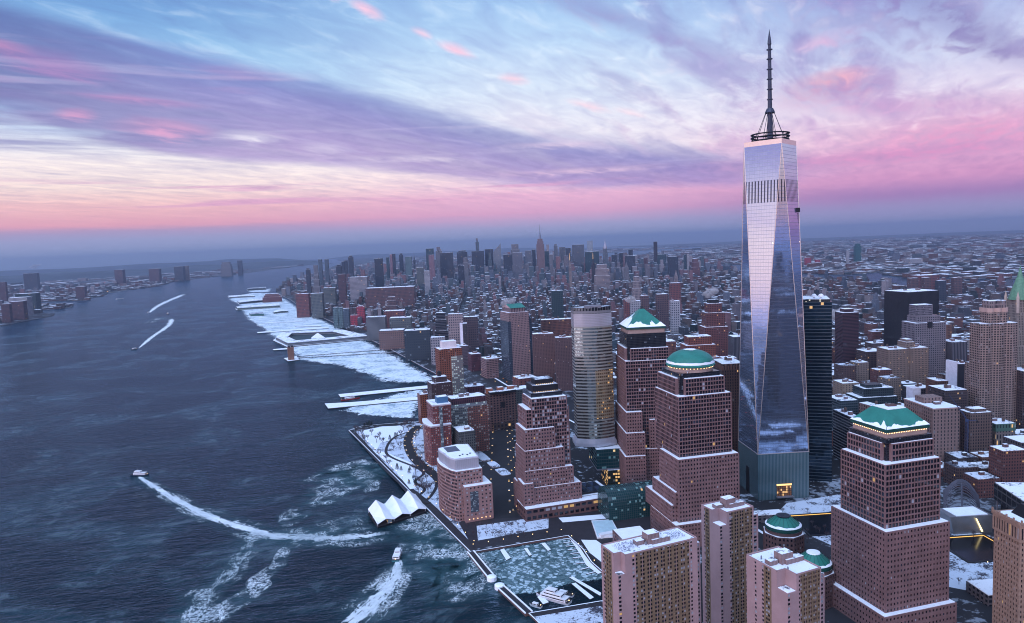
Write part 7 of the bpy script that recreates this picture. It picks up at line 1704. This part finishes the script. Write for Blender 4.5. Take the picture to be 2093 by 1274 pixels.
# cranes
def crane(label, x, y, h, az_, jib, lift):
    o = thing('tower_crane', label, 'crane', (x, y, 2)); B = flat('crane_blue', (.03,.05,.12), .5)
    m_ = MB(); s_ = 1.3
    for z in range(2, int(h), 4):
        for sx, sy in ((-s_,-s_),(s_,-s_),(s_,s_),(-s_,s_)): m_.tube((x+sx,y+sy,z), (x+sx,y+sy,z+4), .22, n=3)
        m_.tube((x-s_,y-s_,z), (x+s_,y-s_,z+4), .15, n=3); m_.tube((x-s_,y+s_,z), (x-s_,y-s_,z+4), .15, n=3)
    m_.build('mast', B, o); d_ = dirv(az_)*math.cos(rad(lift))+Vector((0,0,math.sin(rad(lift)))); a = Vector((x,y,h+2)); m_ = MB(); e = a+d_*jib
    m_.tube(a, e, .35, .2, 4); m_.tube(a+Vector((0,0,2)), e, .3, .2, 4); m_.tube(a, a-dirv(az_)*12, .5, n=4); m_.build('jib', B, o)
    m_ = MB(); m_.box(x, y, h, h+3, 3.4, 3.4, az_); m_.build('cab', B, o); m_ = MB(); q = a-dirv(az_)*11; m_.box(q.x, q.y, h, h+2.6, 3, 2, az_); m_.build('counterweight', BLACKM, o)
crane('blue tower crane rising beside the long pale limestone building', 262, -75, 62, 330, 38, 58)
crane('blue tower crane before the small copper-topped building', 285, -152, 60, 340, 30, 70)
# low things on the plaza at lower right
for i, (x, y, w_, d_, h, l) in enumerate([(-52,-268,60,26,9,'low round-cornered snowy site building right of the flat-topped granite tower'), (-20,-262,14,12,15,'small pale concrete shaft with dark opening on the snowy site'), (-6,-130,26,16,10,'low grey entrance shed between the pools'), (-75,-40,30,14,8,'low snowy hut row beside the supertall tower base'), (40,20,30,18,12,'grey snow-roofed plant building right of the supertall tower base'), (-30,-300,46,24,14,'long grey shed with green skylight ridge at the bottom edge')]):
    o = thing('site_building', l, 'building', (x, y, 2)); p = boxp(x, y, w_, d_, 28); claim(p, 0); m_ = MB(); m_.prism(p, 2, h+2, 0); m_.build('wall', W('site_wall', (.16,.15,.17), pu=5, pv=4, lit=.02), o); m_ = MB(); m_.prism(inset(p, .5), h+2.02, h+2.6); m_.build('roof_snow', SNOWR, o)
# ---------------------------------------------------------------- trees, lamps, cars
BARK = flat('bark', (.06,.045,.045), .95); TWIG = flat('bare_twigs', (.075,.055,.065), .95, 0, .5, .8); NEEDLE = flat('conifer', (.012,.022,.018), .9)
def bare_tree(seed, h=9.):
    r = random.Random(seed); o = thing('bare_tree', 'bare winter tree', 'tree', (0, 0, 0)); t = MB(); c = MB()
    t.tube((0,0,0), (0,0,h*.35), .28, .2, 6); t.build('trunk', BARK, o)
    def br(p, d_, l, w_, lv):
        e = p+d_*l; c.tube(p, e, w_, w_*.6, 4 if lv < 2 else 3)
        if lv < 4:
            for i in range(4 if lv < 1 else 3): nd = (d_+Vector((r.uniform(-1,1), r.uniform(-1,1), r.uniform(-.2,.7)))*.75).normalized(); br(p+(e-p)*r.uniform(.5,1), nd, l*r.uniform(.55,.8), w_*.68, lv+1)
    for i in range(4): a = i*1.6+r.random(); br(Vector((0,0,h*.33)), Vector((math.cos(a)*.6, math.sin(a)*.6, 1)).normalized(), h*.26, .15, 0)
    c.build('crown', TWIG, o); return o
def pine(seed):
    r = random.Random(seed); o = thing('evergreen_tree', 'dark evergreen tree', 'tree', (0, 0, 0)); t = MB(); t.tube((0,0,0), (0,0,2), .25, .2, 5); t.build('trunk', BARK, o); c = MB()
    for i in range(420):
        z = 1+7*r.random(); R_ = 2.6*(1-(z-1)/7.6)**.8*r.uniform(.5,1.1); a = r.random()*6.3; x, y = R_*math.cos(a), R_*math.sin(a); s_ = .6
        c.face([(x,y,z), (x+s_*r.uniform(-1,1), y+s_*r.uniform(-1,1), z-.3), (x+s_*r.uniform(-1,1), y+s_*r.uniform(-1,1), z+.5)])
    c.build('crown', NEEDLE, o); return o
protoT = [bare_tree(i) for i in range(3)]; protoP = pine(5); used = set()
def plant(proto, x, y, s, label, group, z=2.0):
    if proto not in used: used.add(proto); proto.location = (x, y, z); proto.rotation_euler.z = rng.random()*6; proto.scale = (s,)*3; proto['label'] = label; proto['group'] = group; return proto
    return copytree(proto, (x, y, z), rng.random()*6, label, group, s)
for i, (x, y) in enumerate(TREES): plant(protoT[i % 3], x, y, rng.uniform(1.1, 1.9), 'bare leafless tree in the snowy riverside park', 'bare trees in the riverside park')
for i, (x, y) in enumerate(GRID_TREES): plant(protoT[i % 3], x, y, rng.uniform(.6, .8), 'small bare tree in the planted rows on the snowy esplanade', 'rows of small trees on the esplanade')
for i, (x, y) in enumerate(PLAZA_TREES): plant(protoT[i % 3], x, y, rng.uniform(.7, 1.), 'bare tree on the snowy memorial plaza', 'trees on the memorial plaza')
for i, (x, y) in enumerate(BANK_TREES): plant(protoT[i % 3], x, y, rng.uniform(.9, 1.3), 'bare tree between the highway and the frozen river edge', 'trees along the highway')
for i, (x, y) in enumerate(PINES): plant(protoP, x, y, rng.uniform(.8, 1.2), 'dark evergreen tree in the snowy riverside park', 'evergreens in the riverside park')
lp = thing('street_lamp', 'street lamp', 'street lamp', (0, 0, 0)); m_ = MB(); m_.tube((0,0,0), (0,0,4), .09, n=5); m_.build('post', BLACKM, lp); m_ = MB(); m_.lathe(0, 0, [(.1,4),(.32,4.2),(.3,4.6),(.01,4.8)], 6); m_.build('lantern', WARM, lp)
def strew(proto, pts, n, o_, label, group, z=2.1, first=[0]):
    tot = [0]
    for a, b in zip(pts, pts[1:]): tot.append(tot[-1]+math.hypot(b[0]-a[0], b[1]-a[1]))
    for i in range(n):
        s_ = tot[-1]*(i+.5)/n; k = max(j for j in range(len(tot)-1) if tot[j] <= s_); a, b = Vector(pts[k]), Vector(pts[k+1]); t = (b-a).normalized(); p = a+t*(s_-tot[k])+Vector((-t.y, t.x))*o_
        yield p, math.atan2(t.y, t.x)
k = 0
for pts, n, o_, lb, gp in ((D_PROM, 22, 5.5, 'lamp on the long riverside promenade', 'lamps along the promenade'), (D_RIVTER, 9, 9, 'lamp on the curving street by the red building', 'lamps along the curved street'), ([(-270,60),(-380,88)], 7, -4, 'lamp on the upper rim of the cove', 'lamps around the cove'), ([(-300,-45),(-282,20),(-272,55)], 5, 3, 'lamp on the curved inner rim of the cove', 'lamps on the inner cove rim'), (D_NEND, 9, 20, 'lamp on the dark avenue', 'lamps on the dark avenue')):
    for p, a in strew(lp, pts, n, o_, lb, gp):
        if k == 0: lp.location = (p.x, p.y, 2.1); lp['label'] = lb; lp['group'] = gp
        else: copytree(lp, (p.x, p.y, 2.1), 0, lb, gp)
        k += 1
for x, y in [(-20,-160),(-60,-120),(-10,-230),(60,-190),(0,-150),(-80,-60),(40,-130),(-60,-160),(20,-250),(80,-150)]: copytree(lp, (x, y, 2.1), 0, 'lamp on the memorial plaza', 'lamps on the memorial plaza')
CARM = [flat('car_'+n, c, .3, .1, 0) for n, c in (('black', (.02,.02,.025)), ('white', (.6,.6,.62)), ('silver', (.3,.3,.33)), ('yellow', (.6,.32,.02)))]
HL = lamp('headlight', (1,.72,.42), 5.); TL = lamp('tail_light', (1,.06,.03), 5.); HL.cycles.emission_sampling = 'NONE'; TL.cycles.emission_sampling = 'NONE'
def car(mi):
    o = bpy.data.objects.new('car', None); COL.objects.link(o); o['_o'] = (0, 0, 0); tag(o, 'car', 'car')
    m_ = MB(); m_.box(0, 0, .3, .95, 4.5, 1.8); m_.taper(boxp(-.2, 0, 2.8, 1.7), .96, boxp(-.25, 0, 1.9, 1.45), 1.5); m_.build('body', CARM[mi], o)
    m_ = MB(); m_.taper(boxp(-.2, 0, 2.9, 1.5), 1.0, boxp(-.25, 0, 2.05, 1.25), 1.42); m_.build('windows', GL[0], o)
    for s_ in (-1, 1):
        m_ = MB(); m_.box(2.3, s_*.6, .5, .85, .12, .4); m_.build('headlight', HL, o); m_ = MB(); m_.box(-2.3, s_*.6, .55, .85, .12, .35); m_.build('tail_light', TL, o)
    m_ = MB()
    for sx in (-1.4, 1.4):
        for sy in (-.9, .9): m_.tube((sx,sy-.1,.33), (sx,sy+.1,.33), .33, n=8)
    m_.build('wheels', BLACKM, o); return o
cars = [car(i) for i in range(4)]; placed = set()
def put_car(i, x, y, ang, lb, gp, z=2.12):
    c_ = cars[i]; o = c_ if i not in placed else None
    if o is None: o = copytree(c_, (x, y, z), ang, lb, gp)
    else: placed.add(i); o.location = (x, y, z); o.rotation_euler.z = ang; o['label'] = lb; o['group'] = gp
    return o
CN = ['dark', 'white', 'silver', 'yellow']
for lane, n, back in ((-15,30,0),(-10,34,0),(-5,26,0),(6,28,1),(11,32,1),(16,24,1)):
    wp = D_WESTST
    for p, a in strew(None, wp, n, lane, '', ''):
        i = rng.choice((0,0,0,1,2,2,3)); j = rng.uniform(-9, 9); put_car(i, p.x+math.cos(a)*j, p.y+math.sin(a)*j, a+(math.pi if back else 0), CN[i]+(' car heading towards the viewer' if back else ' car driving away up')+' the riverside highway', 'traffic on the riverside highway')
for o_, n, wd in ((6.2, 17, 'outer'), (-6.2, 12, 'park')):
    for p, a in strew(None, D_RIVTER, n, o_, '', ''): i = rng.choice((0,0,1,2)); put_car(i, p.x, p.y, a, CN[i]+' car parked on the '+wd+' side of the curving street', 'cars parked on the curving street', 2.22)
for o_, n in ((12, 12), (-12, 11), (16, 9)):
    for p, a in strew(None, D_NEND, n, o_, '', ''):
        i = rng.choice((0,0,1,2,3)); side = 'left' if o_ > 0 else 'right'; put_car(i, p.x, p.y, a, CN[i]+' car on the '+side+' side of the dark avenue', 'cars on the dark avenue')
for lane, n, back in ((-14,14,0),(-9,16,0),(8,15,1),(13,14,1)):
    for p, a in strew(None, D_WS2, n, lane, '', ''):
        i = rng.choice((0,0,1,2,3)); j = rng.uniform(-8, 8); put_car(i, p.x+math.cos(a)*j, p.y+math.sin(a)*j, a+(math.pi if back else 0), CN[i]+' car on the road between the granite towers and the tallest skyscraper', 'cars on the road by the memorial', 2.22)
for p, a in strew(None, D_WS2, 12, 20, '', ''): copytree(lp, (p.x, p.y, 2.1), 0, 'lamp beside the road before the tallest skyscraper', 'lamps by the memorial road')
for k in range(46):
    x = -75+rng.random()*150; y = -300+rng.random()*260; c_ = off((0,0), 0, 0, 28)
    if any(abs(x-a)+abs(y-b) < 48 for a, b in ((22,-205),(-40,-82),(52,-165))) or not inside(x, y, [(-90,-200),(-30,-330),(70,-290),(60,-170),(90,-60),(60,-40),(-20,-20),(-70,-40)]): continue
    plant(protoT[k % 3], x, y, rng.uniform(.6, .9), 'bare tree on the snowy memorial plaza', 'trees on the memorial plaza', 2.15)
# white steam plumes
def plume(label, x, y, z, s, lean, dens, name='steam'):
    m = None
    if not m:
        m = bpy.data.materials.new('steam_vapour'); m.use_nodes = True; n_ = m.node_tree; n_.nodes.remove(n_.nodes['Principled BSDF']); v = n_.nodes.new('ShaderNodeVolumePrincipled'); v.inputs['Color'].default_value = (.95,.92,.95,1)
        tc_ = n_.nodes.new('ShaderNodeTexCoord'); g = noise(n_, tc_.outputs['Object'], 1.6, 4, .6); put(n_, v.inputs['Density'], g.ss(.40, .6)*(dens*80/s)); n_.links.new(v.outputs[0], n_.nodes['Material Output'].inputs['Volume'])
    o = bpy.data.objects.new(name, bpy.data.meshes.new(name)); bm = bmesh.new(); bmesh.ops.create_icosphere(bm, subdivisions=3, radius=1)
    for v in bm.verts:
        k = 1+.45*pnoise(v.co*1.5+Vector((x, y, 0))); v.co *= k; v.co.x += lean*(v.co.z+1)*.4; v.co.x *= 1+.5*(v.co.z+1)*.5
    bm.to_mesh(o.data); bm.free(); o.data.materials.append(m); COL.objects.link(o); o.location = (x, y, z); o.scale = (s, s, s*.8); tag(o, label, kind='stuff')
sp_ = PTS['steam1']
plume('white steam plume over the far west shore', sp_[0], sp_[1]+300, 200, 120, 1.2, .02)
pr_ = [(592.,702.,95.,16.,'thin steam')]
plume('steam wisp above the pointed pyramid roof', -97, 155, 236, 6, .4, .02); plume('steam above the pink gridded tower', 150, 880, 178, 14, .8, .02); plume('steam above the red-brown brick tower', 640, 720, 172, 16, .8, .02); plume('steam plume right of the tallest skyscraper', 1150, 700, 70, 30, .3, .02)
# ================================================================== SUB-PARTS: roof gear belongs to its roof, collars to the spire
PARENTS = {'roof': ('roof_snow', 'roof_cap', 'roof_ribs', 'roof_crown', 'roof_machine', 'roof_machine_room', 'roof_vent', 'bulkhead', 'water_tank', 'machine_room', 'roof_fan', 'roof_garden_shrubs', 'roof_box'), 'dome': ('roof_snow',), 'spire': ('spire_tip', 'spire_collar', 'stay_cable'), 'frieze': ('lamp',), 'drum': ('lamp',), 'deckhouse': ('window_strip',), 'crown': ('roof_snow',)}
base = lambda o: o.name.split('.')[0]
for t in list(bpy.data.objects):
    if t.parent or not t.children or t.get('category') is None: continue
    ch = {}
    for c in t.children: ch.setdefault(base(c), []).append(c)
    if 'roof' not in ch and 'dome' not in ch and 'roof_snow' in ch:
        r = ch['roof_snow'].pop(0); r.name = 'roof'; ch['roof'] = [r]
    for pn, subs in PARENTS.items():
        if pn in ch:
            for s_ in subs:
                for c in ch.get(s_, []):
                    if c.parent == t and c != ch[pn][0] and not c.children: c.parent = ch[pn][0]
# ================================================================== HAZE
m = bpy.data.materials.new('haze'); m.use_nodes = True; nt = m.node_tree
nt.nodes.remove(nt.nodes['Principled BSDF']); pv = nt.nodes.new('ShaderNodeVolumePrincipled')
pv.inputs['Color'].default_value = (.54,.72,1.0,1); pv.inputs['Density'].default_value = 4.0e-5; pv.inputs['Anisotropy'].default_value = .68
nt.links.new(pv.outputs[0], nt.nodes['Material Output'].inputs['Volume'])
mb = MB(); mb.box(CAM.x, CAM.y, -122, 565, 86000, 86000, bottom=True)
hz = mb.build('haze', m); tag(hz, kind='stuff')
